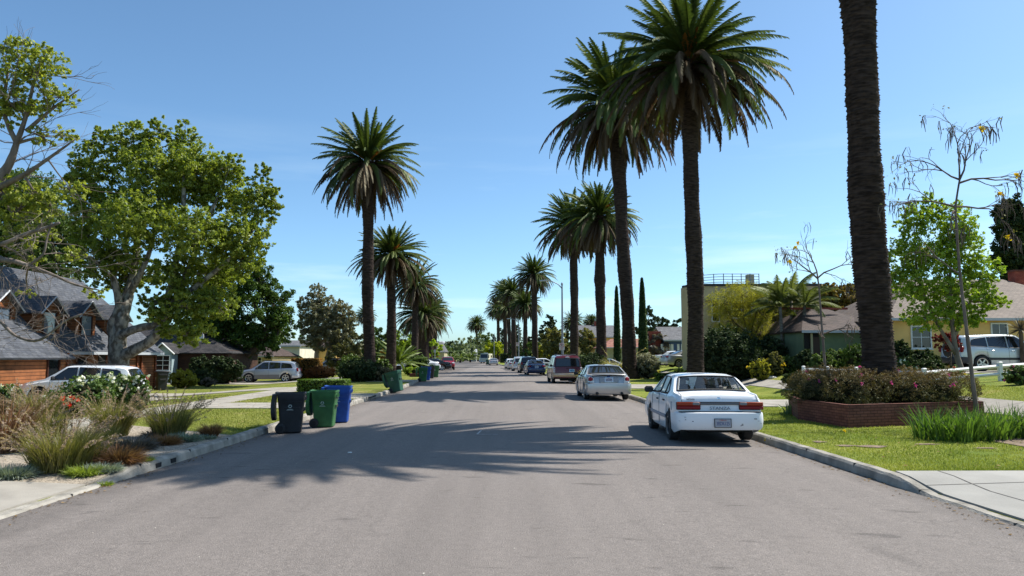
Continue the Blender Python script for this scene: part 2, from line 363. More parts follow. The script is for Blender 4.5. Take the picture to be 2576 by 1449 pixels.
def kerb(name,side):
    e=KR if side>0 else KL; mb=MB(); vs=[]; ys=rows(-14,330,.25,2,60)
    for Y in ys:
        a=ap(Y,side); h=lerp(KH,-.035,a)+random.uniform(-.004,.004); b=random.uniform(-.006,.006)
        for q,z in((-.02,-.075),(0.0+b,h-.035),(.035+b,h),(.16,h+.004),(.165,h-.2)): vs.append((S(Y)+side*(e+q),Y,z))
    n=5
    for i in range(len(ys)-1):
        for j in range(4):
            q=(i*n+j,i*n+j+1,(i+1)*n+j+1,(i+1)*n+j); mb.f.append(q if side>0 else q[::-1]); mb.m.append(0)
    mb.v=vs
    for Y in np.arange(-12,120,1.83):      # expansion joints
        a=ap(Y,side); h=lerp(KH,-.035,a); s0=S(Y)
        mb.box((s0+side*(e+.075),Y,h-.044),(.154,.008,.094),1)
    if side<0:                             # drain slots through the kerb
        for Y in(12.35,12.9): mb.box((-(e-.002),Y,-.005),(.03,.2,.075),2)
    o=mb.build(name,[M_kerb,M_joint,mat('hole_black',(.01,.01,.01),1)],smooth=True,sharp=30); tag(o,kind='structure')
kerb('right_kerb',1); kerb('left_kerb',-1)
qr=[KR+.14,6.5,8.2,9,10.4,11.6,12.2,12.9,14.1,15,16.6,18.3,20,26,40,90]
ql=[-(KL+.14),-6.6,-8.2,-9.9,-11.3,-12,-13.7,-15.4,-17,-21,-28,-45,-90]
YL=[-14,-8,-4]+rows(0,8)+list(np.arange(9,12.6,.2))+rows(13,330)
PATCH=[(G(2195,1124),.30,.20),(G(2128,1122),.22,.13),(G(2060,1112),.14,.16),(G(2330,1118),.25,.10),(G(2480,1128),.22,.09)]
sheet('right_lawn',qr,YL,M_lawnR,-.004); sheet('left_lawn',ql,YL,M_lawnL,-.004)
g=MB(); g.add([(-1500,-60,-.6),(1500,-60,-.6),(1500,3500,-.6),(-1500,3500,-.6)],[(0,1,2,3)])
tag(g.build('ground',mat('far_ground',(.12,.12,.06),.95,.3,.05)),kind='structure')
gv=MB(); gv.add([(-1500,326,-.12),(1500,326,-.12),(1500,900,-.12),(-1500,900,-.12)],[(0,1,2,3)])
tag(gv.build('far_lawn',M_lawnR),kind='structure')
def slab(name,quad,nu,nv,m,joints=(),dz=.02):
    """concrete sheet over the terrain between four (q,Y) corners; joints = list of (axis,t)"""
    (a,b,c,d)=quad; mb=MB()
    def pt(u,v,e=0):
        q=lerp(lerp(a[0],b[0],u),lerp(d[0],c[0],u),v); Y=lerp(lerp(a[1],b[1],u),lerp(d[1],c[1],u),v); X=S(Y)+q
        return (X,Y,gz(X,Y)+dz+e)
    vs=[pt(i/nu,j/nv) for j in range(nv+1) for i in range(nu+1)]; n=nu+1
    fs=[(j*n+i,j*n+i+1,(j+1)*n+i+1,(j+1)*n+i) for j in range(nv) for i in range(nu)]
    mb.add(vs,fs)
    bd=[i for i in range(n)]+[j*n+nu for j in range(1,nv+1)]+[nv*n+i for i in range(nu-1,-1,-1)]+[j*n for j in range(nv-1,0,-1)]
    sv_=[vs[i] for i in bd]+[(vs[i][0],vs[i][1],vs[i][2]-.05) for i in bd]; k_=len(bd); mb.add(sv_,[(i,(i+1)%k_,k_+(i+1)%k_,k_+i) for i in range(k_)])
    for ax,t in joints:
        k=24; w_=.0025
        for i in range(k):
            s,e=i/k,(i+1)/k
            Lq=abs(b[0]-a[0])+abs(b[1]-a[1]); Lv=abs(d[0]-a[0])+abs(d[1]-a[1])
            if ax=='v': wv=.008/Lv; mb.add([pt(s,t-wv,.004),pt(e,t-wv,.004),pt(e,t+wv,.004),pt(s,t+wv,.004)],[(0,1,2,3)],1)
            else: wu=.008/Lq; mb.add([pt(t-wu,s,.004),pt(t+wu,s,.004),pt(t+wu,e,.004),pt(t-wu,e,.004)],[(0,1,2,3)],1)
    me=mb.build(name,[m,M_joint],smooth=True); 
    for p in me.data.polygons:
        if p.normal.z<-.3: p.flip()
    tag(me,kind='structure'); return me
K=KR+.165; LK=-(KL+.165)
slab('right_driveway',((K,1.5),(26,1.5),(26,10.85),(K,10.85)),40,24,M_conc2,[('v',.42),('v',.665),('v',.915),('u',.03),('u',.13)])
slab('right_sidewalk',((12.9,10.9),(14.1,10.9),(14.1,200),(12.9,200)),3,180,M_conc,[('v',i/124) for i in range(1,30)])
slab('right_crossing',((K,24.8),(12.85,24.8),(12.85,28.7),(K,28.7)),12,4,M_conc,[('u',.5)])
slab('right_second_crossing',((K,38.8),(12.85,38.8),(12.85,44.5),(K,44.5)),12,4,M_conc,[('u',.5)])
slab('right_garden_path',((14.15,52.5),(26,53.5),(26,55.5),(14.15,54.5)),12,2,M_conc)
slab('right_upper_driveway',((14.15,31.2),(34,31.2),(34,36),(14.15,36)),20,4,M_conc)
slab('left_apron',((-26,2),(LK,2),(LK,10.55),(-26,10.1)),40,24,M_conc,[('v',.6),('u',.85)])
slab('left_sidewalk',((-11.3,12),(-9.9,12),(-9.9,200),(-11.3,200)),3,180,M_conc,[('v',i/123) for i in range(1,60)])
slab('left_crossing',((-9.85,24.2),(LK,24.2),(LK,27),(-9.85,27)),8,4,M_conc,[('u',.5)])
slab('left_garage_driveway',((-24,37.8),(-11.35,37.0),(-11.35,40.6),(-24,41.6)),14,4,M_conc,[('u',.4)])
slab('left_garage_court',((-34,26.5),(-13.4,31.8),(-17.5,37.7),(-34,37.7)),20,10,M_conc)
slab('left_second_crossing',((-9.85,50),(LK,50),(LK,53),(-9.85,53)),8,4,M_conc)
slab('left_second_driveway',((-34,54.5),(-11.35,54.5),(-11.35,61),(-34,61)),20,5,M_conc)

slab('drain_slab',((-7.0,29.6),(LK,29.6),(LK,33.6),(-7.0,33.6)),2,4,M_conc)
slab('gravel_bed',((-15,10.12),(LK,10.56),(LK,16.0),(-15,22.5)),40,40,M_gravel,dz=.012)
slab('soil_patch',((9.6,13.3),(13.2,13.0),(13.2,15.6),(9.6,15.3)),8,8,M_dirt,dz=.012)
# storm drain: opening in the kerb with bars
d=empty('storm_drain',(-KL+.004,32,0),label='concrete storm drain opening in the left kerb with two dark slots',cat='drain')
mb=MB(); mb.box((-.075,0,.04),(.22,2.3,.13)); mb.build('drain_top',M_kerb,d,bevel=.015)
for s in(-.5,.5): q=MB(); q.box((.04,s,.045),(.012,.85,.06)); q.build('slot',MATS['hole_black'],d)
# ---------------------------------------------------------------- turf
def turf(name,q0,q1,y0,y1,n,mt,h=.05,reject=None,pw=1.6):
    q=rng.uniform(q0,q1,n); y=y0+(y1-y0)*rng.random(n)**pw
    if reject is not None: k=~reject(q,y); q,y=q[k],y[k]
    z=np.array([gz(S(b)+a,b) for a,b in zip(q,y)])-.004
    base=np.stack([q+np.array([S(b) for b in y]),y,z],1); n=len(q)
    cl=.5+.5*np.sin(q*1.7+np.sin(y*1.3)*2)*np.cos(y*1.1+q*.6)
    v,f,r=blades(base,rng.uniform(0,2*PI,n),rng.uniform(.5,1.5,n),h*rng.uniform(.5,1.3,n)*(1+y*0),.007+.0005*y,droop=.7,seg=1,rnd=np.clip(cl*.6+.4*rng.random(n),0,1))
    o=npmesh(name,v,f,mt,rnd=r); tag(o,kind='stuff',label='short mown turf beside the kerb',cat='grass'); return o
MG1=leafmat('blade_green',(.13,.185,.025),(.38,.385,.09),.3,.03); MG2=leafmat('blade_olive',(.13,.17,.02),(.33,.33,.09),.3,.03)
def rejR(q,y):
    bare=np.zeros(len(q),bool)
    for c,rx,ry in PATCH: bare|=((q-c.x)/rx)**2+((y-c.y)/ry)**2<(.75+.5*np.sin(q*17+y*9)*np.sin(y*23))
    return bare|rejR0(q,y)
def rejR0(q,y):
    pl=((q-10.2)/2.1)**2+((y-19.9)/2.1)**2<1
    return pl|((q>9.6)&(q<13.2)&(y>13.1)&(y<15.5)&(np.sin(q*9)*np.sin(y*11)<.5))|((q>12.85)&(q<14.15))|((y>24.7)&(y<28.8))|(((q-8.3)**2+((y-12.9)*1.6)**2)<.09)|((((q-9)/.5)**2+((y-12.6)/.18)**2)<1)
t=turf('grass',K+.01,16,10.92,31,110000,MG1,h=.036,reject=rejR); t['label']='green mown turf around the brick planter on the right'
def rejL(q,y):
    return ((q>-11.35)&(q<-9.85))|((y>24.1)&(y<27.1))|(y<16.2+(-5.7-q)*.72)
t=turf('grass',-15,LK-.01,12,33,70000,MG2,h=.04,reject=rejL,pw=1.3); t['label']='dry olive mown turf between the left kerb and sidewalk'
# ================================================================ canary palms
M_bark=mat('palm_bark',(.048,.034,.028),.95,.5,3.5,bump=.9,bscale=30,spec=.15,stretch=(1,1,5),detail=8)
M_frond=leafmat('palm_frond',(.028,.048,.014),(.085,.115,.03),.28,.07,patch=(.095,.12,.03),pscale=.35)
M_dry=leafmat('dry_frond',(.045,.028,.018),(.13,.085,.05),.15,.06,tcol=(1.1,.9,.7))
M_fruit=leafmat('fruit_stalk',(.24,.09,.02),(.36,.17,.05),.2,.05,tcol=(1.2,.8,.4))
def fronds(n,L,e0,droop,wid=.125,nl=44,az=None,r0=.08,seed=0,twist=0.):
    """unit fronds radiating from the origin, R=1 : leaflets + rachis"""
    g=np.random.default_rng(seed); vs=[];fs=[];rs=[];o=0
    for i in range(n):
        a=g.uniform(0,2*PI) if az is None else az[i]
        el=e0[i]; l=L[i]; dr=droop[i]; K=12; cr=g.random()
        h=np.array([math.cos(a),math.sin(a),0]); side=np.array([-math.sin(a),math.cos(a),0]); 
        p=h*r0*math.cos(el)+np.array([0,0,r0*math.sin(el)]); pts=[];tg=[]
        sway=g.uniform(-.45,.45); 
        for k in range(K+1):
            t=k/K; e=el-dr*t**1.25; d=h*math.cos(e)+np.array([0,0,math.sin(e)])+side*sway*t*.6; d/=np.linalg.norm(d)
            pts.append(p.copy()); tg.append(d); p=p+d*l/K
        pts=np.array(pts);tg=np.array(tg)
        s=np.linspace(.10,1,nl)**.95; ii=np.minimum((s*K).astype(int),K-1); fr=(s*K-ii)[:,None]
        c=pts[ii]*(1-fr)+pts[ii+1]*fr; td=tg[ii]*(1-fr)+tg[ii+1]*fr
        sd=side[None]-td*(td@side)[:,None]; sd/=np.linalg.norm(sd,axis=1)[:,None]; up=np.cross(sd,td)
        ll=wid*np.clip(np.sin(np.clip(s*1.02,0,1)*PI*.93+.12),.12,1)**.6*g.uniform(.85,1.15,nl)
        for sg in(-1,1):
            fw=.75+.25*s+g.uniform(-.1,.1,nl); vv=.45+g.uniform(-.2,.2,nl)
            d=td*fw[:,None]+sd*sg*.8+up*vv[:,None]-np.array([0,0,.35])*s[:,None]; d/=np.linalg.norm(d,axis=1)[:,None]
            hw=(l/nl*.62)
            tip=c+d*ll[:,None]; mid=c+d*ll[:,None]*.55
            q=np.stack([c-td*hw,mid-td*hw*.75,tip,mid+td*hw*.75+0*c],1)
            q[:,3]=mid+td*hw*.6; q0=c+td*hw
            vs.append(np.stack([c-td*hw,q0,q[:,3],q[:,1]],1).reshape(-1,3)); fs.append(np.arange(nl*4).reshape(nl,4)+o); o+=nl*4
            vs.append(np.stack([q[:,1],q[:,3],tip,tip-td*.002],1).reshape(-1,3)); fs.append(np.arange(nl*4).reshape(nl,4)+o); o+=nl*4
            rs+= [np.clip(cr*.7+.3*g.random(nl),0,1)]*2
        w=.012
        for k in range(K):
            wk=w*(1-k/K*.8); vs.append(np.array([pts[k]-side*wk,pts[k]+side*wk,pts[k+1]+side*wk*.9,pts[k+1]-side*wk*.9])); fs.append(np.arange(4)[None]+o); o+=4
            rs.append(np.array([1.]))
    return np.concatenate(vs),np.concatenate(fs),np.concatenate(rs)
def crown_set(seed,nl=44,ng=128,nd=84,full=1.):
    g=np.random.default_rng(seed); out=[]
    t=np.linspace(0,1,ng); e0=np.radians(84-100*t**.85+g.uniform(-8,8,ng)); az=np.arange(ng)*2.39996+g.uniform(-.7,.7,ng)
    L=(1.02+.30*t)*g.uniform(.74,1.08,ng); dr=np.radians(26+66*t+g.uniform(-12,14,ng))
    v,f,r=fronds(ng,L,e0,dr,az=az,nl=nl,seed=seed); out.append(npdata(v,f,r,M_frond))
    t=np.linspace(0,1,nd); e0=np.radians(8-58*t+g.uniform(-6,6,nd)); az=np.arange(nd)*2.39996+g.uniform(-.3,.3,nd)
    L=(1.42-.35*t)*g.uniform(.75,1.08,nd)*full; dr=np.radians(88-48*t+g.uniform(-8,8,nd))
    v,f,r=fronds(nd,L,e0,dr,wid=.10,az=az,nl=nl,seed=seed+1); v[:,2]-=.05; out.append(npdata(v,f,r,M_dry))
    n=16; e0=np.radians(g.uniform(35,65,n)); az=np.repeat([-.6,-1.3,2.3,-2.2],4)+g.uniform(-.3,.3,n)
    v,f,r=fronds(n,g.uniform(.30,.44,n),e0,np.radians(g.uniform(20,50,n)),wid=.07,az=az,nl=14,seed=seed+2); out.append(npdata(v,f,r,M_fruit))
    return out
def npdata(v,f,r,m):
    me=bpy.data.meshes.new('d'); v=v.astype(np.float32); f=f.astype(np.int32)
    me.vertices.add(len(v)); me.vertices.foreach_set('co',v.ravel()); me.loops.add(f.size); me.loops.foreach_set('vertex_index',f.ravel()); me.polygons.add(len(f)); me.polygons.foreach_set('loop_start',np.arange(0,f.size,4,dtype=np.int32))
    me.update(calc_edges=True); a=me.attributes.new('rnd','FLOAT','FACE'); a.data.foreach_set('value',r.astype(np.float32)); me.materials.append(m); return me
CROWNS=[crown_set(11,52),crown_set(23,52),crown_set(37,44)]
def palm_trunk(h,r,lean,seed,rt=None,bend=None,fine=1.,flare=1.25):
    """stacked leaf-scar collars along a slightly wandering axis, wide pineapple head at the top"""
    g=np.random.default_rng(seed); n=28; dz=.085/fine; k=int(h/dz); vs=[]
    ph=g.uniform(0,6,8); zz=np.linspace(0,h,k*2+1)
    for i,z in enumerate(zz):
        t=z/h; hd=max(0,1-(h-z)/2.4); 
        rad=r*(1+.0*t)+ r*(flare-1)*math.exp(-z/.55)+ r*.05*math.sin(z*.9+ph[0])+r*.04*math.sin(z*2.3+ph[1])
        rad*=1-.08*t; rad+=hd**1.3*(.30*r/.42)
        out=(.034 if i%2 else -.012)*(1+hd*1.6)*(1.2 if fine>1 else 1)*g.uniform(.5,1.3)
        cx=lean[0]*t+.07*math.sin(z*.55+ph[2])*min(1,z)*(1-t); cy=lean[1]*t+.07*math.sin(z*.5+ph[3])*(1-t)*min(1,z)
        if bend: cx+=bend*math.sin(PI*t)
        for j in range(n):
            a=2*PI*(j+.5*(i//2%2))/n; e=out*(1 if i%2 else .6)*(1.25 if j%2 else .45)+g.uniform(-.02,.02)
            R_=rad+e; vs.append((cx+R_*math.cos(a),cy+R_*math.sin(a),z+(-.02 if (i%2 and j%2) else .0)+g.uniform(-.008,.008)))
    m=len(zz); ii=np.arange(m-1)[:,None]*n; jj=np.arange(n)[None]
    f=np.stack([ii+jj,ii+(jj+1)%n,ii+n+(jj+1)%n,ii+n+jj],-1).reshape(-1,4)
    return np.array(vs),f
PALMS=[]
def palm(x,Y,hx,hy,rpx,label,var=0,r=.42,rz=0.,seed=0,fine=1.,fruit=True,group='canary palms lining the street',zs=1.,bend=None,by=None):
    b=at(x,Y); h=P(hx,hy,Y); H=h.z-b.z; e=empty('palm_tree',b,0,label,'palm tree',group); lx=h.x-b.x
    v,f=palm_trunk(H,r,(lx,0),seed,fine=fine,bend=bend); o=npmesh('trunk',v,f,M_bark,e); 
    Rm=rpx*pxm(Y)/1.0
    for me,nm in zip(CROWNS[var],('fronds','dry_fronds','fruit_stalks')):
        if nm=='fruit_stalks' and not fruit: continue
        c=bpy.data.objects.new(nm,me); C.objects.link(c); par(c,e); c.location=(lx,0,H-.12); c.rotation_euler=(.07*math.sin(seed*3.1),.07*math.cos(seed*5.3),rz); c.scale=(Rm,Rm,Rm*(1+.09*math.sin(seed*2.3)))
    PALMS.append(e); return e
palm(2206,20.3,2118,-560,400,'huge nearest palm whose bare trunk rises out of the brick planter and leaves the frame',0,r=.43,rz=.5,seed=1,fine=1.1,bend=.05)
palm(1752,38.6,1732,158,212,'tallest full-crowned palm behind the white sedan, orange fruit stalks in its crown',0,r=.41,rz=2.1,seed=2)
palm(1586,56,1548,262,158,'palm rising behind the small brick planter, second largest crown on the right',1,r=.50,rz=.3,seed=3,fine=.8)
palm(1512,73,1508,545,94,'palm whose trunk has a swollen knot, right of the near street lamp',2,r=.48,rz=1.3,seed=4,fine=.7)
palm(1446,86,1442,566,94,'palm with a low dense crown just right of the lamp pole behind the red van',0,r=.46,rz=4.,seed=5,fine=.7)
palm(1347,128,1343,690,48,'first palm left of the near street lamp, orange fruit at its centre',1,r=.5,rz=.9,seed=6,fine=.5)
palm(1320,150,1322,765,42,'shorter palm half hidden behind the orange-fruited palm',2,r=.45,rz=2.,seed=7,fine=.5,fruit=False)
palm(1294,178,1290,735,40,'thick palm trunk left of the second street lamp',0,r=.6,rz=3.,seed=8,fine=.45,fruit=False)
palm(1284,196,1278,775,32,'thin palm trunk squeezed beside the thick one near the second lamp',1,r=.5,rz=5.,seed=9,fine=.4,fruit=False)
palm(1272,212,1270,735,40,'distant right-hand palm over the round lime-green tree',2,r=.55,rz=.1,seed=10,fine=.4,fruit=False)
palm(1254,236,1253,775,32,'farthest palm of the right-hand row above the parked camper',0,r=.5,rz=1.1,seed=11,fine=.4,fruit=False)
palm(929,53.5,925,408,117,'tall slender palm standing alone at the near end of the left row',1,r=.40,rz=1.9,seed=12,fine=.9)
palm(985,65,984,640,88,'second palm of the left row, crown tucked behind the tall one',2,r=.40,rz=.2,seed=13,fine=.8)
palm(1043,88,1045,712,60,'slim third palm of the left row above the spreading date palm',0,r=.40,rz=3.3,seed=14,fine=.6,fruit=False)
palm(1067,104,1062,790,62,'stout short palm with a thick light brown trunk in the left row',1,r=.78,rz=2.6,seed=15,fine=.6,fruit=False)
palm(1080,124,1084,772,42,'left-row palm hidden behind the stout one',2,r=.5,rz=.6,seed=16,fine=.5,fruit=False)
palm(1092,146,1094,798,33,'farthest small palm of the left row beside the grey roof',0,r=.5,rz=1.6,seed=17,fine=.5,fruit=False)
G2='palms far beyond the gardens'
palm(921,165,920,792,26,'small palm peeking out behind the tall left palm trunk',1,r=.4,rz=1.,seed=18,fine=.4,fruit=False,group=G2)
palm(1199,290,1199,814,24,'lone little palm in the sky gap at the end of the street',2,r=.45,rz=0.,seed=19,fine=.4,fruit=False,group=G2)
palm(1441,170,1441,808,27,'small far palm behind the trunk right of the lamp pole',0,r=.4,rz=0.,seed=20,fine=.4,fruit=False,group=G2)
palm(1487,190,1487,806,20,'tiny far palm above the brown roof chimney',1,r=.4,rz=2.,seed=21,fine=.4,fruit=False,group=G2)
palm(1640,150,1640,845,26,'far palm under the dark pines by the blue house',1,r=.4,rz=2.4,seed=22,fine=.4,fruit=False,group=G2)
palm(1107,300,1107,870,12,'dwarf palm in front of the distant white building',1,r=.4,rz=2.4,seed=23,fine=.4,fruit=False,group=G2)
# swollen knot on one trunk is part of its silhouette
for pl,z in((PALMS[3],.0),):
    o=KIDS[pl.name][0]; H=P(1508,545,73).z-gz(pl.location.x,73); zk=P(1508,705,73).z-pl.location.z
    a=np.empty(len(o.data.vertices)*3,np.float32); o.data.vertices.foreach_get('co',a); a=a.reshape(-1,3)
    k=np.exp(-((a[:,2]-zk)/.45)**2)[:,None]*.22; ctr=np.array([(P(1508,545,73).x-pl.location.x)*zk/H,0]); a[:,:2]+= (a[:,:2]-ctr)*k; o.data.vertices.foreach_set('co',a.ravel())
def frond_clump(name,x,Y,rpx,n,label,catg,lo=15,hi=80,dr=(40,80),m=None,wid=.13,z=0.,seed=0,group=None,nl=36):
    g=np.random.default_rng(seed+90); b=at(x,Y); e=empty(name,b,0,label,catg,group); Rm=rpx*pxm(Y)
    v,f,r=fronds(n,g.uniform(.8,1.25,n),np.radians(g.uniform(lo,hi,n)),np.radians(g.uniform(*dr,n)),wid=wid,nl=nl,seed=seed+60); v*=Rm; v[:,2]+=z
    npmesh('fronds',v,f,m or M_datef,e,rnd=r)
    q=MB(); q.lathe([(.26,-.02),(.3,.2),(.22,max(.4,z))],12); q.build('trunk',M_bark,e,smooth=True); return e
M_datef=leafmat('date_frond',(.05,.09,.015),(.17,.22,.05),.35,.12)
frond_clump('date_palm',1003,72,62,46,'big low date palm with arching green fronds between left palm trunks','date palm',z=.8,seed=1)
frond_clump('date_palm',1158,215,26,36,'low spreading date palm left of the far cars','date palm',z=.8,seed=2,group='low date palms at the far end')
frond_clump('date_palm',1183,225,24,36,'low date palm nearest the white gable at the road end','date palm',z=.8,seed=3,group='low date palms at the far end')
frond_clump('date_palm',1135,200,24,36,'low date palm behind the red pickup','date palm',z=.6,seed=4,group='low date palms at the far end')
frond_clump('fern_palm',1430,92,20,24,'bright lime-leaved low palm at the foot of the lamp pole','palm',z=.9,seed=5,m=leafmat('lime_frond',(.16,.2,.02),(.34,.34,.06),.4,.08))
# ================================================================ trees and shrubs
def bark(n,c,var=.35,sc_=4,b=.7,st=(1,1,.35)): return mat(n,c,.95,var,sc_,bump=b,bscale=22,spec=.12,stretch=st,detail=8)
M_syc=mat('sycamore_bark',(.11,.095,.075),.9,col2=(.30,.28,.235),scale=5,bump=.5,bscale=20,spec=.15,stretch=(1,1,.6),ramp=(.42,.58))
M_brown=bark('brown_bark',(.10,.075,.055)); M_pale=bark('pale_bark',(.34,.25,.18)); M_grey=bark('grey_bark',(.17,.14,.12)); M_twig=bark('bare_twig',(.15,.12,.105))
LM={}
def lm(k):
    T={'syc':((.09,.14,.018),(.33,.37,.06),.5,.08),'sycy':((.16,.21,.03),(.40,.42,.07),.5,.08),'dark':((.018,.045,.008),(.09,.15,.02),.3,.06),
       'euc':((.10,.105,.06),(.27,.24,.15),.3,.12),'olive':((.06,.07,.03),(.16,.15,.07),.3,.08),'mid':((.04,.08,.02),(.12,.17,.035),.35,.08),
       'pale':((.09,.13,.07),(.26,.30,.17),.4,.15),'lime':((.26,.32,.02),(.46,.46,.04),.5,.05),'cedar':((.018,.035,.02),(.06,.085,.05),.2,.08),
       'bright':((.13,.22,.02),(.36,.45,.05),.5,.08),'yell':((.20,.20,.03),(.38,.35,.05),.5,.05),'orange':((.20,.09,.02),(.34,.18,.04),.4,.05),
       'ogreen':((.07,.075,.02),(.25,.15,.045),.35,.06),'brush':((.10,.085,.05),(.22,.18,.10),.35,.06),'grey':((.13,.13,.09),(.34,.33,.24),.3,.1),
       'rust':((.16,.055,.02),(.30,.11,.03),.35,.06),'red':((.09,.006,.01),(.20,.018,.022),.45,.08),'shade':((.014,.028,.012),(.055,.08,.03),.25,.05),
       'hedge':((.05,.11,.012),(.16,.24,.03),.35,.08),'rose':((.03,.07,.012),(.12,.19,.03),.35,.12),'purple':((.035,.055,.018),(.17,.10,.06),.3,.05),
       'yflow':((.50,.44,.06),(.75,.68,.22),.3,.05),'white':((.60,.60,.54),(.80,.80,.74),.3,.05),'pink':((.5,.04,.30),(.7,.12,.5),.3,.05),'fred':((.5,.02,.02),(.7,.06,.03),.3,.05),'fyel':((.75,.50,.01),(.85,.62,.03),.3,.05),
       'cyp':((.02,.045,.014),(.07,.11,.03),.2,.06),'olv':((.10,.10,.035),(.24,.22,.08),.35,.06),'lav':((.10,.085,.085),(.22,.19,.18),.3,.05),'fesc':((.14,.18,.15),(.34,.38,.32),.3,.05)}
    a=T[k]; return leafmat('leaf_'+k,*a)
def single_flowers(e,spots,m,s,name='flower'):
    """each bloom a part of its own, sharing one little mesh"""
    me=None
    for p in spots:
        if me is None:
            v,f,r=leaves(rng.normal(size=(11,3))*s*.22,s*.62,up=.3,asp=.95); o=npmesh(name,v,f,m,e,rnd=r); me=o.data
        else: o=bpy.data.objects.new(name,me); C.objects.link(o); par(o,e)
        o.location=p; o.rotation_euler=(random.uniform(-.5,.5),random.uniform(-.5,.5),random.uniform(0,6)); k=random.uniform(.75,1.25); o.scale=(k,k,k)
def ell(cs,Y):          # pixel ellipsoids -> metres; (x,y,rx,ry[,dY[,depth factor]])
    out=[]
    for c in cs:
        dY=c[4] if len(c)>4 else 0; df=c[5] if len(c)>5 else .9; p=P(c[0],c[1],Y+dY); k=pxm(Y+dY)
        out.append((p,(c[2]*k,c[2]*k*df,c[3]*k)))
    return out
def limb(mb,pts,Y,b,n=8):
    """limb given as photo points (x,y,dY,radius m), relative to base b"""
    path=[P(x,y,Y+d)-b for x,y,d,r in pts]; rr=[p[3] for p in pts]
    # smooth
    P2=[];R2=[]
    for i in range(len(path)-1):
        a=path[max(i-1,0)];p=path[i];q=path[i+1];s=path[min(i+2,len(path)-1)]
        for t in (0,.25,.5,.75):
            P2.append(.5*((2*p)+(q-a)*t+(2*a-5*p+4*q-s)*t*t+(3*p-a-3*q+s)*t**3)); R2.append(lerp(rr[i],rr[i+1],t)*random.uniform(.93,1.07))
    P2.append(path[-1]);R2.append(rr[-1]); mb.tube(P2,R2,n)
def spray(mb,p,d,L,r,depth,n=3,spread=.6,grav=0.,seg=3,tips=None,sides=4):
    """recursive bare branching"""
    path=[p]; q=Vector(p); dd=Vector(d).normalized()
    for i in range(seg):
        dd=(dd+Vector([random.uniform(-.28,.28) for _ in range(3)])+Vector((0,0,-grav))).normalized(); q=q+dd*L/seg; path.append(q.copy())
    mb.tube(path,[r*(1-.45*i/seg) for i in range(seg+1)],sides,cap=False)
    if depth<=0:
        if tips is not None: tips.append((path[-1],dd)); 
        return
    for k in range(n):
        base=path[random.randint(1,seg)] if k else path[-1]
        nd=(dd+Vector([random.uniform(-1,1) for _ in range(3)])*spread).normalized()
        spray(mb,base,nd,L*random.uniform(.55,.8),r*.55,depth-1,n,spread,grav,seg,tips,sides)
def tree(name,label,x,Y,cs,n,size,m,trunk,limbs=(),cat_='tree',group=None,k=None,tight=.3,shell=.5,bm=None,branch=True,dz=0,asp=.55,weights=None,tr=None,hole=None):
    b=at(x,Y); b.z+=dz; e=empty(name,b,0,label,cat_,group); E=[(p_,tuple(q_*random.uniform(.94,1.08) for q_ in r_)) for p_,r_ in ell(cs,Y)]; vol=np.array([r[0]*r[1]*r[2] for _,r in E])**.72; vol/=vol.sum()
    parts=[]; tips=[]
    for (p,r),w in zip(E,vol):
        nn=max(30,int(n*w)); c,rn,cc=blob(p-b,r,nn,k=max(5,int(nn/(k or 70))),tight=tight,shell=shell)
        c[:,2]=np.maximum(c[:,2],.12+rng.random(len(c))*.3)
        out=(c-np.array(p-b)); out=out/(np.linalg.norm(out,axis=1)[:,None]+1e-6)*.45
        parts.append(leaves(c,size,rn,out=out,asp=asp)); tips.append((p-b,cc))
    v,f,r,mi=cat(*parts); npmesh('crown',v,f,lm(m) if isinstance(m,str) else m,e,rnd=r)
    mb=MB()
    for L in limbs: limb(mb,L,Y,b)
    if trunk is not None:
        r0=trunk; low=min(E,key=lambda q:abs(q[0].x-b.x)+abs(q[0].z-b.z))[0]-b; top=Vector((low.x*.4,0,max(.4,low.z*.75)))
        mb.tube([(0,0,-.1),(0,0,top.z*.15),top*.6,top],[r0*1.35,r0,r0*.8,r0*.65],9)
    else: top=None
    if branch:
        anchors=[]
        if limbs:
            for L in limbs:
                for q in L[len(L)//3:]: anchors.append((P(q[0],q[1],Y+q[2])-b,q[3]))
        if top is not None: anchors.append((top,trunk*.6)); anchors.append((top*.7,trunk*.7))
        nodes=[]
        for c,cc in tips:
            a,ra=min(anchors,key=lambda q:(q[0]-c).length); rr=min(ra*.6,.14)
            mid=(a+c)/2+Vector((random.uniform(-.2,.2),random.uniform(-.2,.2),.08))*(c-a).length*.5
            if (a-c).length>.3: mb.tube([a,mid,c],[rr,rr*.75,rr*.5],6,cap=False)
            for q in cc[:14]:
                q=Vector(q); m2=(c+q)/2+Vector([random.uniform(-.1,.1) for _ in range(3)])*(q-c).length; mb.tube([c,m2,q],[rr*.42,rr*.28,rr*.1],4,cap=False)
    if mb.v: mb.build('trunk',bm or M_brown,e,smooth=True)
    return e
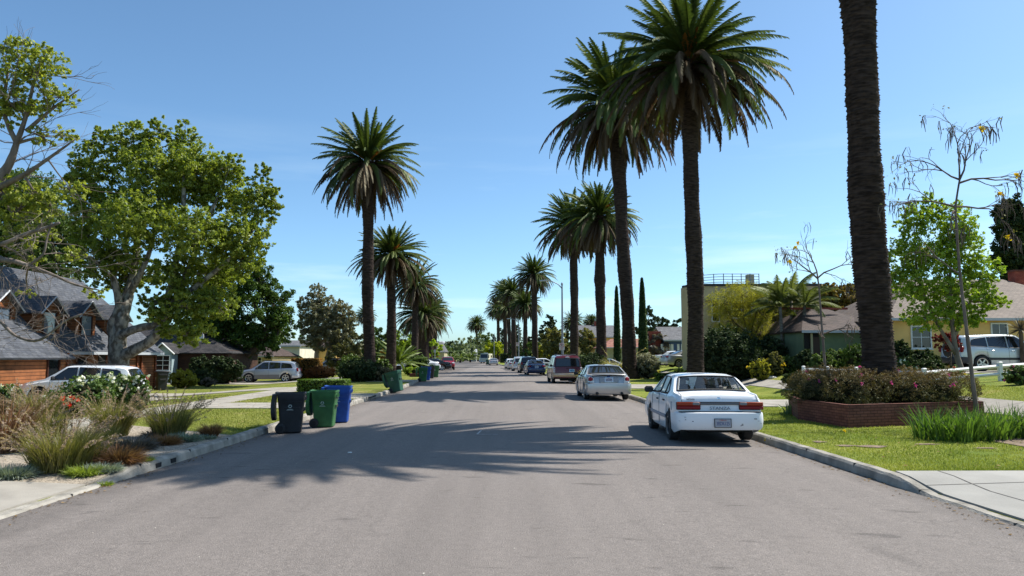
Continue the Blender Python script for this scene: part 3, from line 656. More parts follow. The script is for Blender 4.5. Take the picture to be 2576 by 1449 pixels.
def shrub(name,label,x,Y,wp,hp,n,size,m,cat_='bush',group=None,depth=None,lump=.8,asp=.55,up=0,box=False,fl=None,dzp=0,bumps=5,rz=0,lift=0):
    """bush standing on the ground: core coloured dark as inner shade, leaves all around"""
    b=at(x,Y); k=pxm(Y); W=wp*k; Hh=hp*k; D=depth or W*.8; e=empty(name,b,rz,label,cat_,group)
    parts=[]
    if box:
        q=rng.uniform(-1,1,(n,3)); ax=rng.choice(3,n,p=np.array([D*Hh,W*Hh,W*D])/(D*Hh+W*Hh+W*D)); sgn=np.where(rng.random(n)<.5,-1.,1.); sgn[ax==2]=1; q[np.arange(n),ax]=sgn*rng.uniform(.93,1.04,n)
        q=np.sign(q)*np.abs(q)**1.; rr=np.linalg.norm(q[:,:2],axis=1); q*=np.where(rr>1.25,1.25/rr,1)[:,None]**np.array([1,1,0])
        c=q*np.array([W/2,D/2,Hh/2])+np.array([0,0,Hh/2]); rn=rng.random(n); out=q*.8
        parts.append(leaves(c,size,rn,out=out,asp=asp)); ce=(0,0,Hh/2); cr=(W*.47,D*.46,Hh*.49)
    else:
        bl=[((0,0,Hh*.5),(W*.44,D*.44,Hh*.48))]
        for i in range(bumps): a=random.uniform(0,2*PI); u=random.uniform(.3,.75); bl.append(((W*.36*u*math.cos(a)*1.3,D*.36*u*math.sin(a),Hh*random.uniform(.3,.68)),(W*.27,D*.27,Hh*.28)))
        for i,(c0,r0) in enumerate(bl):
            nn=int(1.9*n*(.4 if i==0 else .6/bumps)); c,rn,_=blob(c0,r0,nn,k=max(6,nn//28),tight=.24,shell=.82)
            c[:,2]=np.abs(c[:,2]); out=(c-np.array(c0)); out=out/(np.linalg.norm(out,axis=1)[:,None]+1e-6)*.7; parts.append(leaves(c,size,rn,out=out,up=.5,asp=asp))
        ce=(0,0,Hh*.42); cr=(W*.31,D*.31,Hh*.38)
    v,f,r,_=cat(*parts); me=lm(m) if isinstance(m,str) else m
    npmesh('foliage',v,f,me,e,rnd=r)
    v2,f2,r2=core(ce,cr,box=box); npmesh('shade_core',v2,f2,mat('shrub_inner_shade',(.022,.024,.012),1.,.5,9,spec=.02,bump=1,bscale=14),e,rnd=r2*.3,smooth=True)  # solid core, near-black to stand for the shade between the leaves
    if fl:
        for col,nf,fs in fl:
            i=rng.integers(0,len(v)//4,nf); ctr=v.reshape(-1,4,3).mean(1)[i]; ctr=ctr[ctr[:,2]>Hh*.25]; dirs=ctr-np.array(ce); dirs/=np.linalg.norm(dirs,axis=1)[:,None]
            single_flowers(e,[tuple(q) for q in ctr+dirs*fs*.5],lm(col),fs)
    return e
# ---- sycamore in front of the cedar house
tree('sycamore_tree','great leafy sycamore with mottled forking trunk before the cedar house',300,40,
 [(232,430,70,70),(330,365,62,66),(400,330,34,40),(462,350,42,50,1),(400,450,105,90),(490,440,80,75),(560,480,80,80,1),(640,520,62,80),(662,440,26,34),(600,600,80,62,-1),(490,590,95,75,-2),(250,530,78,72),(340,560,100,70,-2),(300,650,70,40),(450,690,70,50,-1),(545,690,80,52,1),(470,770,68,44,-1.5),(420,800,44,30,-2),(360,690,60,40,2),(236,660,52,62,-1),(215,590,44,50),(300,705,46,44,1),(470,838,74,34,-1.5),(545,765,66,46,-1),(385,765,44,34,-2),(610,650,60,50,-1),(200,480,44,50),(690,500,30,50),(580,420,40,40),(260,350,34,40)],
 120000,.172,'syc',None,[
 [(298,955,0,.72),(300,925,0,.56),(296,880,0,.50),(290,845,0,.38),(284,815,0,.30),(300,770,0,.22),(286,700,0,.17),(275,620,.5,.13),(270,520,1,.07)],
 [(296,870,0,.42),(308,800,0,.34),(322,745,.5,.29),(334,690,1,.21),(345,620,1,.2),(352,500,1,.12),(340,400,1,.07)],
 [(300,900,0,.42),(335,882,-.3,.31),(378,858,-.6,.28),(408,820,-.8,.24),(430,775,-.8,.2),(470,690,-.6,.18),(500,610,0,.14),(545,500,0,.08)],
 [(296,850,0,.3),(325,833,-.5,.22),(362,822,-.7,.2),(395,812,-.8,.18),(425,740,-1,.2),(438,680,-1,.17),(460,560,-1,.14),(462,440,-.5,.08)],
 [(322,745,.5,.2),(352,690,0,.16),(380,620,0,.12),(400,500,0,.08)],[(430,775,-.8,.2),(500,715,-1,.14),(590,640,-1,.1),(650,560,0,.05)]],bm=M_syc,tight=.165,shell=.15,k=26,group=None)
# ---- sparse sycamore entering from the left edge
e=tree('sycamore_tree','half bare sycamore reaching in from the left frame edge with yellow-green leaves',-120,27,
 [(70,128,58,34),(120,160,60,40),(30,190,60,50),(150,245,52,32),(100,270,50,34),(40,260,60,50),(160,340,36,20),(110,345,40,26),(20,500,60,60),(95,500,60,40),(180,480,46,26),(50,600,60,40),(130,590,36,18),(70,655,44,18),(240,735,34,18),(180,640,40,20),(70,740,26,12),(20,280,50,60),(20,120,40,30),(90,200,60,40),(130,520,50,40),(40,540,60,50)],
 12000,.15,'sycy',None,[
 [(-122,975,0,.4),(-120,800,0,.34),(-80,620,0,.26),(-20,480,0,.19),(22,415,0,.15),(42,360,0,.11),(66,290,0,.07),(90,190,0,.05),(120,120,0,.02)],
 [(42,360,0,.1),(10,280,0,.07),(20,180,.3,.04)],[(66,330,0,.08),(130,275,0,.05),(200,225,0,.02)],
 [(-20,480,0,.14),(60,440,-.5,.09),(120,400,-.5,.06),(190,350,-.5,.02)],
 [(-80,620,0,.14),(0,615,-1,.08),(60,590,-1,.06),(110,575,-1,.07),(150,560,-1,.04)],
 [(-60,650,0,.15),(20,655,-1,.09),(70,668,-1,.07),(130,690,-1,.05),(190,716,-1,.04),(250,730,-1,.02)],
 [(70,668,-1,.05),(108,640,-1,.04),(118,600,-1,.03),(130,560,-1,.03)],
 [(-90,760,0,.1),(-10,800,-1,.06),(40,845,-1,.045),(100,855,-1,.05),(160,810,-1,.04),(205,790,-1,.02)]],bm=M_grey,tight=.16,shell=.1,k=10,branch=True)
mb=MB(); bl=e.location
for i in range(34):
    x0,y0=random.choice([(20,840),(90,856),(150,815),(190,795),(130,700),(180,715),(60,668),(10,660),(60,600),(110,590),(0,790)]); p=P(x0+random.uniform(-25,25),y0+random.uniform(-8,8),26+random.uniform(-.8,.5))-bl
    spray(mb,p,(random.uniform(-.6,1),random.uniform(-.6,.4),random.uniform(-.5,.6)),random.uniform(.7,1.3),.016,3,3,.7,.05)
for i in range(22):
    x0,y0=random.choice([(42,360),(66,290),(90,190),(60,440),(130,275),(20,415),(10,280)]); p=P(x0,y0,27)-bl
    spray(mb,p,(random.uniform(-.6,1),random.uniform(-.4,.4),random.uniform(-.1,1)),random.uniform(1,1.7),.022,2,3,.6)
mb.build('bare_twigs',M_grey,e)
# ---- other trees on the left
tree('evergreen_tree','dark green tree filling the gap above the cedar roof at the far left',40,66,[(70,500,85,70),(20,560,90,90),(110,600,90,80),(30,660,100,70),(130,660,80,55),(170,600,50,60),(-10,480,60,60)],60000,.25,'mid',.4,shell=.3,tight=.24,k=30)
tree('light_green_tree','small light green tree poking over the cedar ridge',158,70,[(158,700,40,22),(130,720,30,16)],2500,.22,'bright',.15)
tree('evergreen_tree','very dark dense evergreen with leaning trunk over the silver crossover',560,62,
 [(560,760,60,90),(610,700,62,52),(640,790,70,80),(690,770,44,64),(700,830,44,50),(650,720,44,40),(590,850,70,36),(520,830,44,62),(660,870,46,26),(500,880,26,20),(505,800,50,60,2),(548,862,54,44,1),(470,862,30,26,3)],
 62000,.2,'dark',None,[[(556,935,0,.55),(575,915,0,.45),(610,895,0,.4),(650,868,0,.34),(676,820,0,.24)],[(500,932,2,.35),(515,880,2,.28),(540,800,2,.22)]],tight=.34,shell=.6,k=120)
tree('eucalyptus_tree','brownish eucalyptus with pale forked trunks beside the orange hedge',812,80,
 [(798,740,26,24),(768,764,22,20),(790,785,42,26),(832,775,34,26),(862,792,32,28),(812,812,44,32),(775,815,28,22),(850,835,40,40),(815,855,36,30),(876,812,22,28),(868,868,30,38),(780,850,30,20)],
 42000,.2,'euc',None,[[(800,930,0,.3),(796,890,0,.24),(806,850,0,.18),(795,800,0,.1),(800,745,0,.05)],[(818,930,0,.28),(828,880,0,.22),(845,845,0,.16),(862,800,0,.08)],[(806,850,0,.12),(820,810,0,.1),(828,770,0,.05)],[(828,880,0,.12),(815,850,0,.1),(812,810,0,.06)]],bm=M_pale,tight=.22,k=24)
tree('tree','olive brown bushy tree between the eucalyptus and the tall palm',885,78,[(870,890,34,34),(900,868,20,34),(905,900,22,26),(850,905,30,20)],7000,.28,'olive',.2)
G3='background trees along the left gardens'
for i,(x,Y,cs,n,m,lb) in enumerate([
 (755,110,[(750,860,16,18),(738,880,20,16)],1600,'mid','small green tree between the dark evergreen and the eucalyptus'),
 (965,115,[(955,850,26,28),(975,870,22,24),(945,885,26,20)],3500,'mid','round green tree between the two tallest left palms'),
 (1020,120,[(1010,855,30,26),(1035,875,34,26),(1090,880,22,22),(1060,850,14,22)],5000,'bright','yellow-green tree massed behind the third palm'),
 (975,90,[(968,893,12,14)],600,'orange','little orange flowering tree behind the first palm trunk'),
 (1093,160,[(1095,893,9,12)],400,'orange','little orange bush behind the stout palm trunk'),
 (395,120,[(372,805,26,18),(430,838,36,14),(395,845,30,12)],2200,'mid','far green tree under the sycamore fork'),
 (820,150,[(815,900,60,16)],1500,'shade','dark distant tree behind the white-walled bungalow'),
 (735,125,[(725,842,18,14),(700,850,30,18)],2200,'mid','mid green tree top behind the white bungalow'),
 (790,118,[(785,880,40,24),(760,885,26,18)],4200,'olive','brownish tree mass behind the eucalyptus trunks'),
 (860,110,[(855,888,50,24),(890,890,40,22)],5200,'shade','dark tree mass right of the eucalyptus'),
 (930,105,[(935,885,40,26)],4200,'mid','green tree mass behind the tallest left palm'),
 (1005,130,[(1000,888,44,22)],4000,'mid','green mass behind the big low date palm'),
 (640,120,[(640,850,60,30),(580,850,50,30)],4200,'shade','dark tree behind the shaded yellowish house'),
 (1075,175,[(1050,880,30,16),(1095,898,26,10)],2600,'mid','green mass behind the stout palm trunk')]):
    tree('garden_tree',lb,x,Y,cs,n,.3+.0012*Y,m,.2,group=G3)
G4='trees closing the far end of the street'
for i,(x,Y,cs,n,m,lb) in enumerate([
 (1165,262,[(1160,872,16,16),(1172,890,20,14),(1150,893,14,12)],2600,'pale','pale silvery tree left of the far white car'),
 (1190,270,[(1186,868,14,14),(1196,885,20,18),(1208,860,10,16)],3000,'pale','pale silvery tree behind the far white car'),
 (1224,300,[(1222,860,16,22),(1215,880,20,22),(1232,885,18,22)],3600,'mid','grey-green tree behind the camper roof'),
 (1150,330,[(1130,892,40,12)],1400,'mid','low green far tree behind the date palms'),
 (1246,232,[(1238,882,17,14),(1254,884,15,13),(1246,876,14,9)],3600,'lime','round clipped lime-green tree beside the far lamp pole'),
 (1275,240,[(1273,890,6,8),(1277,900,5,7)],700,'lime','lime-green branch tips right of the palm trunk'),
 (1395,125,[(1392,862,22,26),(1400,885,26,22)],4200,'olv','brownish feathery weeping tree left of the lamp pole'),
 (1475,112,[(1474,865,16,26),(1486,885,18,18)],2600,'olv','pale willow-like tree between lamp and knotted palm'),
 (1362,132,[(1366,890,14,16),(1358,902,16,12)],2200,'yell','yellow-green conical bush beside the orange-fruited palm'),
 (1340,150,[(1340,885,16,18),(1328,897,16,12)],1800,'mid','grey-green tree behind the black car'),
 (1306,190,[(1306,890,22,18)],1600,'shade','shaded tree behind the second lamp pole'),
 (1420,160,[(1414,885,22,14)],1500,'mid','green tree behind the lamp pole sign'),
 (1120,340,[(1115,888,30,16),(1140,885,20,14)],3000,'shade','dark green mass beyond the low date palms'),
 (1170,345,[(1165,893,34,14)],2600,'mid','green mass beyond the far white car'),
 (1215,350,[(1215,892,30,15)],2600,'shade','dark mass behind the camper'),
 (1260,300,[(1262,893,26,15),(1250,900,20,10)],3000,'shade','dark undergrowth behind the lime-green tree'),
 (1318,215,[(1318,898,24,13)],2200,'shade','dark undergrowth behind the third parked car'),
 (1352,170,[(1350,893,24,18)],2600,'olv','dull green tree behind the black car roof'),
 (1385,150,[(1385,893,26,16)],2600,'mid','green undergrowth behind the brownish weeping tree'),
 (1440,135,[(1440,892,26,16)],2600,'mid','green undergrowth right of the lamp pole'),
 (1475,125,[(1478,893,24,16)],2200,'shade','dark undergrowth behind the red van'),
 ]):
    cs=[(a,b-3 if h>12 else b,w*1.25,h*1.22) for a,b,w,h in cs]
    tree('street_tree',lb,x,Y,cs,int(n*1.9),.25+.0012*Y,m,.22,group=G4)
def cedar(x,Y,ytop,w,lb,n=4200):
    b=at(x,Y); top=P(x,ytop,Y).z-b.z; e=empty('cedar_tree',b,0,lb,'cedar','dark layered cedars at the end of the street'); W=w*pxm(Y); cs=[];mb=MB(); mb.tube([(0,0,0),(0,0,top*.95)],[.45,.08],8)
    parts=[]; k=9
    for i in range(k):
        z=top*(.28+.7*i/(k-1)); r=W*(1-.72*(i/(k-1))**1.3)
        for j in range(5):
            a=random.uniform(0,2*PI); rr=r*random.uniform(.5,1); c=(rr*.62*math.cos(a),rr*.62*math.sin(a),z+random.uniform(-.4,.4)); mb.tube([(0,0,z-.6),c],[.09,.03],4,cap=False)
            p,rn,_=blob(c,(rr*.5,rr*.5,.045*top),n//45,k=8,tight=.35,shell=.3); parts.append(leaves(p,.5,rn,up=1.2))
    v,f,r,_=cat(*parts); npmesh('crown',v,f,lm('cedar'),e,rnd=r); mb.build('trunk',M_brown,e)
cedar(1262,275,828,26,'dark layered cedar rising left of the right palm row'); cedar(1300,250,818,30,'dark layered cedar behind the second street lamp')
cedar(1385,175,798,46,'broad dark cedar between the near lamp and the orange-fruited palm',6500); cedar(1332,230,850,26,'dark layered cedar low behind the row of parked cars'); cedar(1240,320,845,24,'farthest dark cedar above the camper'); cedar(1362,200,836,30,'dark cedar right of the orange-fruited palm',5200); cedar(1428,190,838,26,'dark cedar behind the near lamp pole')
G5='trees behind the right-hand gardens'
for (x,Y,cs,n,m,lb,tr) in [
 (1640,128,[(1628,790,18,18),(1655,812,24,12),(1680,820,18,12),(1620,830,24,18)],6000,'cedar','dark umbrella pine above the blue house left end',.3),
 (1705,132,[(1702,815,14,12),(1690,838,22,14)],2600,'cedar','dark umbrella pine touching the yellow house edge',.3),
 (2085,78,[(2070,745,42,30),(2115,748,44,32),(2140,775,38,28),(2040,758,34,26),(2090,785,60,24)],20000,'ogreen','tree with orange and green leaves behind the brown tiled roof',.3),
 (2545,60,[(2548,560,42,60),(2575,640,40,60),(2535,640,36,50),(2560,700,40,30)],30000,'shade','very dark tree at the right frame edge above the chimney',.45),
 (1950,80,[(1930,745,26,30),(1960,730,24,26)],3000,'mid','pale feathery tree top above the yellow house parapet',.2),
 (1655,76,[(1650,868,34,26),(1640,850,22,14)],3000,'lav','twiggy purplish bare tree in front of the blue house',.16),
 (2270,44,[(2262,840,34,30),(2280,870,34,24)],3500,'mid','green shrub-like tree against the tan house wall',.1)]:
    tree('garden_tree',lb,x,Y,cs,n,.24+.001*Y,m,tr,group=G5)
tree('maple_tree','airy bright spring-green tree in front of the tan house',2400,29,
 [(2300,560,52,50),(2340,520,34,40),(2395,560,60,60),(2420,620,60,60),(2275,640,52,56),(2350,650,70,56),(2470,690,52,56),(2290,720,58,46),(2390,740,76,52),(2480,760,44,36),(2330,800,60,32),(2420,800,60,30),(2250,700,30,36),(2520,760,24,20)],
 31000,.12,'bright',None,[[(2418,930,0,.13),(2404,880,0,.10),(2394,800,0,.08),(2390,700,0,.06),(2395,600,0,.03)],[(2404,890,0,.08),(2350,800,0,.06),(2310,700,0,.04),(2300,580,0,.02)],[(2400,850,0,.07),(2440,760,0,.05),(2470,690,0,.03)]],bm=M_grey,tight=.2,shell=.1,k=16)
tree('palo_verde_tree','wispy yellow-green tree before the curved yellow wall',1880,47,[(1820,765,44,36),(1868,742,46,32),(1840,805,50,36),(1905,780,44,44),(1900,840,50,40),(1930,750,26,24)],34000,.10,'yell',.16,tight=.3,shell=.2,k=30,asp=.25,bm=M_brown)
def column(x,Y,y0,wp,lb):
    b=at(x,Y); H=P(x,y0,Y).z-b.z; e=empty('cypress_tree',b,0,lb,'cypress','italian cypress columns'); n=7000; t=rng.random(n); z=t*H; r=wp*pxm(Y)*np.clip(1.0*(1-t)**.45*(.55+.45*np.clip(t/.12,0,1)),0.03,1)
    a=rng.uniform(0,2*PI,n); c=np.stack([r*np.cos(a),r*np.sin(a),z+.1],1); v,f,rr=leaves(c,.2,out=np.stack([np.cos(a),np.sin(a),a*0+.8],1)*.8); npmesh('foliage',v,f,lm('cyp'),e,rnd=rr)
    m=MB(); m.lathe([(.12,-.1),(.14,.2),(wp*pxm(Y)*.8,.6),(wp*pxm(Y)*.8,H*.5),(.04,H*.97)],10); m.build('trunk',lm('cyp'),e)
column(1553,72,722,9,'thin dark cypress column half hidden left of the large palm trunk'); column(1618,68,702,12,'dark cypress column standing clear right of the large palm trunk')
tree('feathery_tree','feathery olive tree between the yellow wall and the king palms',1945,49,[(1935,770,40,38),(1970,800,44,36),(1905,760,34,30),(1990,760,34,30),(2040,790,30,30)],16000,.12,'olv',.14,tight=.24,shell=.2,k=24,asp=.3)
# ---- king palms
def kingpalm(x,Y,hx,hy,rp,lb,s):
    b=at(x,Y); h=P(hx,hy,Y); H=h.z-b.z; e=empty('king_palm',b,0,lb,'palm tree','slim king palms before the yellow house'); mb=MB()
    mb.tube([(0,0,-.05),(0,0,.3),((h.x-b.x)*.5,0,H*.5),(h.x-b.x,0,H)],[.17,.12,.1,.09],10); mb.build('trunk',bark('ringed_bark',(.17,.15,.12),.3,9,.5,(.3,.3,2)),e,smooth=True)
    g=np.random.default_rng(s); n=17; v,f,r=fronds(n,g.uniform(.85,1.2,n),np.radians(g.uniform(5,78,n)),np.radians(g.uniform(30,80,n)),wid=.22,nl=56,seed=s,r0=.02); v*=rp*pxm(Y); v+=np.array([h.x-b.x,0,H])
    npmesh('fronds',v,f,leafmat('king_frond',(.05,.07,.02),(.17,.19,.06),.35,.06),e,rnd=r)
kingpalm(1973,44,1962,772,88,'left slim king palm of the trio',201); kingpalm(1993,45.5,1990,756,92,'middle slim king palm of the trio',202); kingpalm(2022,44,2024,770,86,'right slim king palm of the trio',203)
# ---- young trumpet trees with hanging pods
def podtree(x,Y,pts,forks,lb,sc_,s,pods,fl):
    random.seed(s); b=at(x,Y); e=empty('trumpet_tree',b,0,lb,'young tree','nearly leafless young trees with seed pods'); mb=MB(); limb(mb,pts,Y,b,8); tips=[]
    for (px,py,dx,dz,L,dp) in forks: spray(mb,P(px,py,Y)-b,(dx,random.uniform(-.5,.5),dz),L*sc_,.028*sc_,dp,3,.55,.03,3,tips)
    mb.build('trunk',M_twig,e,smooth=True)
    pme=None
    for p,d in tips:
        if random.random()<pods:
            for j in range(random.randint(1,3)):
                L=random.uniform(.22,.42)*sc_; o=Vector((random.uniform(-.04,.04),random.uniform(-.04,.04),0)); c=random.uniform(-.12,.12)*sc_
                if pme is None:
                    pm=MB(); pm.tube([(0,0,0),(.07,.03,-.15),(.05,.05,-.33)],[.007,.011,.004],4,cap=False); ob=pm.build('seed_pod',mat('pod',(.10,.07,.05),.8),e); pme=ob.data
                else: ob=bpy.data.objects.new('seed_pod',pme); C.objects.link(ob); par(ob,e)
                ob.location=p+o; ob.rotation_euler=(0,0,random.uniform(0,6)); ob.scale=(L*3,L*3,L*3)
    ps=[]; qs=[]
    for p,d in tips:
        if random.random()<.3: ps.append(leaves(np.array(p)+rng.normal(size=(3,3))*.05,.07))

    if ps: v,f,r,_=cat(*ps); npmesh('leaves',v,f,lm('olv'),e,rnd=r)
    single_flowers(e,[tuple(p) for p,d in tips if random.random()<fl],lm('fyel'),.12)
podtree(2462,18.3,[(2463,1068,0,.062),(2452,1000,0,.052),(2440,900,0,.046),(2428,800,0,.042),(2415,690,0,.036),(2406,570,0,.03),(2404,520,0,.028),(2414,452,0,.02)],
 [(2414,452,.8,.9,.85,3),(2414,452,-.9,.5,.75,3),(2414,455,.3,1.2,.95,3),(2414,460,1,.25,.8,3),(2404,520,-1,.25,.8,3),(2404,520,.9,.2,.75,3),(2415,690,-.8,.3,.6,2),(2404,530,-.8,-.1,.6,2)],
 'tall thin leafless young tree with dangling pods at the right corner of the planter',1.,5,.55,.03)
podtree(2074,24,[(2078,960,0,.05),(2072,880,0,.045),(2066,800,0,.035),(2060,720,0,.028),(2056,700,0,.02)],[(2056,700,-.9,.7,.9,3),(2056,700,.9,.6,.9,3),(2058,705,0,1,.9,3),(2070,840,.8,.7,.5,2),(2074,850,-.8,.3,.5,1)],
 'small leafless young tree with pods left of the nearest palm trunk',1.,9,.4,.02)
random.seed(77)
# ---- shrubs and hedges
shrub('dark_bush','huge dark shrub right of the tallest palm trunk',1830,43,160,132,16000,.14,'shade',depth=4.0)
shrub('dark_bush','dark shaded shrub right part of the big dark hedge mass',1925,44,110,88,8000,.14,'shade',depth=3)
shrub('yellow_bush','sunlit yellow-leaved bush beside the dark hedge',1912,40,60,52,2600,.12,'yell',fl=[('fyel',8,.10)])
shrub('green_bush','low green shrub under the king palms',1970,41,90,42,4500,.11,'mid')
shrub('green_bush','darker green shrub under the right king palm',2040,42,70,48,3500,.11,'shade')
shrub('topiary_bush','dense round clipped bush against the sage wall',2152,36,66,74,6000,.09,'dark',depth=1.4)
shrub('yellow_bush','low golden bush beside the lantern post',2052,30,70,32,3000,.08,'yell')
shrub('rose_bush','white rose bush beside the lantern post',2115,28.5,66,44,3800,.07,'rose',cat_='rose bush',fl=[('white',26,.09)])
shrub('rose_bush','white rose bush just right of the nearest palm trunk',2268,29,70,54,3800,.07,'rose',cat_='rose bush',fl=[('white',34,.10)])
shrub('heath_bush','brownish heather bush behind the white fence',2060,27,50,30,2200,.06,'brush')
shrub('cycad_bush','dark leafy shrub beneath the tan house window',2320,33,90,56,4500,.16,'shade')
tree('maple_sapling','small crimson-leaved maple above the spare wheel cover',2388,31.5,[(2372,860,26,20),(2392,850,22,16),(2400,872,20,18),(2356,850,14,10)],1500,.12,'red',.04,tight=.2,k=14)
shrub('dark_bush','dark low shrubs under the crimson maple',2330,30.5,80,44,3600,.13,'shade')
shrub('dark_bush','dark tall shrub between nearest palm and tan house window',2262,34,70,84,5200,.14,'shade')
shrub('green_bush','mixed green shrub beside the porch of the sage house',2068,37,70,56,4200,.12,'mid')
shrub('dark_bush','dark shrub in front of the sage porch',2025,39.5,60,60,3800,.13,'shade')
shrub('rose_bush','orange and yellow rose bush right of the dark hedge',1948,40.2,46,62,2400,.11,'olv',cat_='rose bush',fl=[('fyel',9,.14)])
shrub('heath_bush','rusty low shrub under the small leafless tree',2080,26.5,60,30,2400,.07,'brush')
shrub('rose_bush','rose bush with yellow and pink blooms behind the white fence',2402,27.5,36,40,1400,.07,'rose',cat_='rose bush',fl=[('fyel',4,.12),('fred',7,.09)])
shrub('rose_bush','rose bush with pink blooms at the right edge',2560,24,80,46,2400,.07,'rose',cat_='rose bush',fl=[('pink',7,.09),('fred',2,.08)])
shrub('olive_bush','shrub at the foot of the tallest palm, left side',1712,41.5,44,46,2600,.10,'mid')
shrub('silver_bush','round silvery grey shrub right of the small brick planter palm',1626,56.5,72,62,7000,.11,'grey',depth=2.0)
shrub('dark_bush','grey-green shrub right of the red van',1487,66,84,54,6500,.13,'shade',depth=3)
shrub('clipped_hedge','long clipped hedge with bright top behind the red van',1530,74,200,34,6500,.14,'hedge','hedge',box=True,depth=1.4)
shrub('clipped_hedge','low clipped hedge in front of the silver car by the blue house',1690,52,84,18,2200,.1,'hedge','hedge',box=True,depth=.9)
shrub('box_hedge','boxy clipped bright green hedge behind the blue bin',817,33.4,118,36,9000,.07,'hedge','hedge',box=True,depth=1.5)
shrub('orange_hedge','tall orange-brown hedge right of the silver crossover',772,66,66,50,6500,.13,'orange','hedge',box=True,depth=2.2)
shrub('orange_hedge','low rounded orange-brown hedge in front of the taller one',808,63.5,84,26,5500,.13,'rust','hedge',depth=2)
shrub('yellow_bush','golden green hedge beside the black bin at the garage',462,49,74,42,5000,.11,'yell',depth=1.8)
shrub('dark_bush','dark green hedge right of the golden one',505,52,62,40,3500,.12,'shade',depth=1.8)
shrub('lavender_bush','small grey-mauve shrub on the lawn before the dark evergreen',525,50,40,24,1600,.1,'lav')
shrub('dark_bush','dark shrub mass at the foot of the tallest left palm',906,50.5,110,50,9000,.14,'shade',depth=3)
shrub('brush_bush','brownish dry shrub right of the tallest left palm base',958,51,70,34,4000,.12,'brush',depth=2)
shrub('green_bush','bright green bush left of the tallest left palm',882,56,60,60,4500,.13,'mid',depth=2.4)
shrub('green_bush','low light green bush beside the pair of green bins',1040,66,52,20,2200,.13,'bright')
shrub('green_bush','green bush in front of the red pickup',1100,95,12,14,500,.15,'bright')
shrub('green_bush','rounded green bush under the second left palm',965,60,44,44,2500,.15,'mid')
shrub('green_bush','bush under the third left palm trunk',1050,84,60,40,3000,.2,'mid')
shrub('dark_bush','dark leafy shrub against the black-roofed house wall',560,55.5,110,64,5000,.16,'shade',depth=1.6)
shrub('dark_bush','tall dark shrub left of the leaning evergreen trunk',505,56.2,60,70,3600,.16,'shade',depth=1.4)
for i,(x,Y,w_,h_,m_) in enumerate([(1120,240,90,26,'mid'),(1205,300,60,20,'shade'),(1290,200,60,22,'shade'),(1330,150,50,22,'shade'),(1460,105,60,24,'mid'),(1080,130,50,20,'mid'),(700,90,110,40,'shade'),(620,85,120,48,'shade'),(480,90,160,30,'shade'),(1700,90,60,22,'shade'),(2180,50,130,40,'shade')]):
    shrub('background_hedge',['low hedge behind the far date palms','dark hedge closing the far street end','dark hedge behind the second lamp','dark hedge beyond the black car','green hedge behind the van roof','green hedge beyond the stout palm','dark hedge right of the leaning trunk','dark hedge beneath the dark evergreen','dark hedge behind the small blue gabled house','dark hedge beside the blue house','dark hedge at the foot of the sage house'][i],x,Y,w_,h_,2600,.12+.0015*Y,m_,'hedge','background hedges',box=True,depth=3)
shrub('green_bush','leafy bush left of the sage house corner window',2100,38.5,66,62,4200,.12,'mid')
shrub('dark_bush','dark bush against the sage wall behind the nearest palm',2205,38,70,80,4600,.13,'shade')
shrub('green_bush','big leafy bush between the tan house windows',2420,37.2,100,58,5200,.13,'mid')
shrub('dark_bush','low dark shrubs left of the golden bush by the lantern',2000,34,70,36,3400,.11,'shade')
# pampas clump at the planter palm
def tuft(name,lb,catg,x,Y,n,L,w_,m,el=(50,88),dr=(.6,1.5),r=.2,plume=None,group=None,seg=5,sp=1.,pxy=None,pl=None,hang=None):
    b=pxy or at(x,Y); e=empty(name,b,0,lb,catg,group); a=rng.uniform(0,2*PI,n); rr=r*np.sqrt(rng.random(n)); az=a+rng.normal(size=n)*.5
    base=np.stack([rr*np.cos(a),rr*np.sin(a),np.zeros(n)],1); v,f,q=blades(base,az,np.radians(rng.uniform(el[0],el[1],n)),L*rng.uniform(.55,1.05,n),w_,droop=rng.uniform(dr[0],dr[1],n),seg=seg)
    npmesh('blades',v,f,m,e,rnd=q)
    if plume:
        n2,L2,pm,pw=plume; a=rng.uniform(0,2*PI,n2); base=np.stack([r*.7*np.cos(a),r*.7*np.sin(a),np.zeros(n2)],1); el2=np.radians(rng.uniform(48,86,n2)); LL=L2*rng.uniform(.8,1.08,n2); dd=rng.uniform(.25,.8,n2)
        v,f,q=blades(base,a+rng.normal(size=n2)*.3,el2,LL,.006,droop=dd,seg=6,tipw=.8); tips=v.reshape(n2,14,3)
        parts=[]
        for i in range(n2):
            p0=tips[i,9]; p1=tips[i,13]; t=rng.random(26)[:,None]; c=p0+(p1-p0)*t*1.12; parts.append(leaves(c+rng.normal(size=(26,3))*pw*.22,pw*1.5,asp=.22,up=.8))
        v2,f2,q2,_=cat((v,f,q),*parts); npmesh('plumes',v2,f2,pm,e,rnd=q2)
    return e
M_straw=leafmat('straw_blade',(.20,.18,.045),(.50,.42,.13),.4,.08)
tuft('pampas_grass','fountain of straw-yellow pampas grass left of the planter palm','ornamental grass',1554,57,1500,2.0,.03,M_straw,el=(55,88),dr=(.9,2.0),r=.35,plume=(5,3.6,leafmat('plume_cream',(.4,.33,.2),(.6,.5,.33),.4,.02),.09))
tuft('pampas_grass','low yellow-green grass clump right of the red van','ornamental grass',1480,50,700,1.0,.03,leafmat('yg_blade',(.16,.19,.03),(.40,.38,.08),.4,.06),r=.9,dr=(.5,1.2))
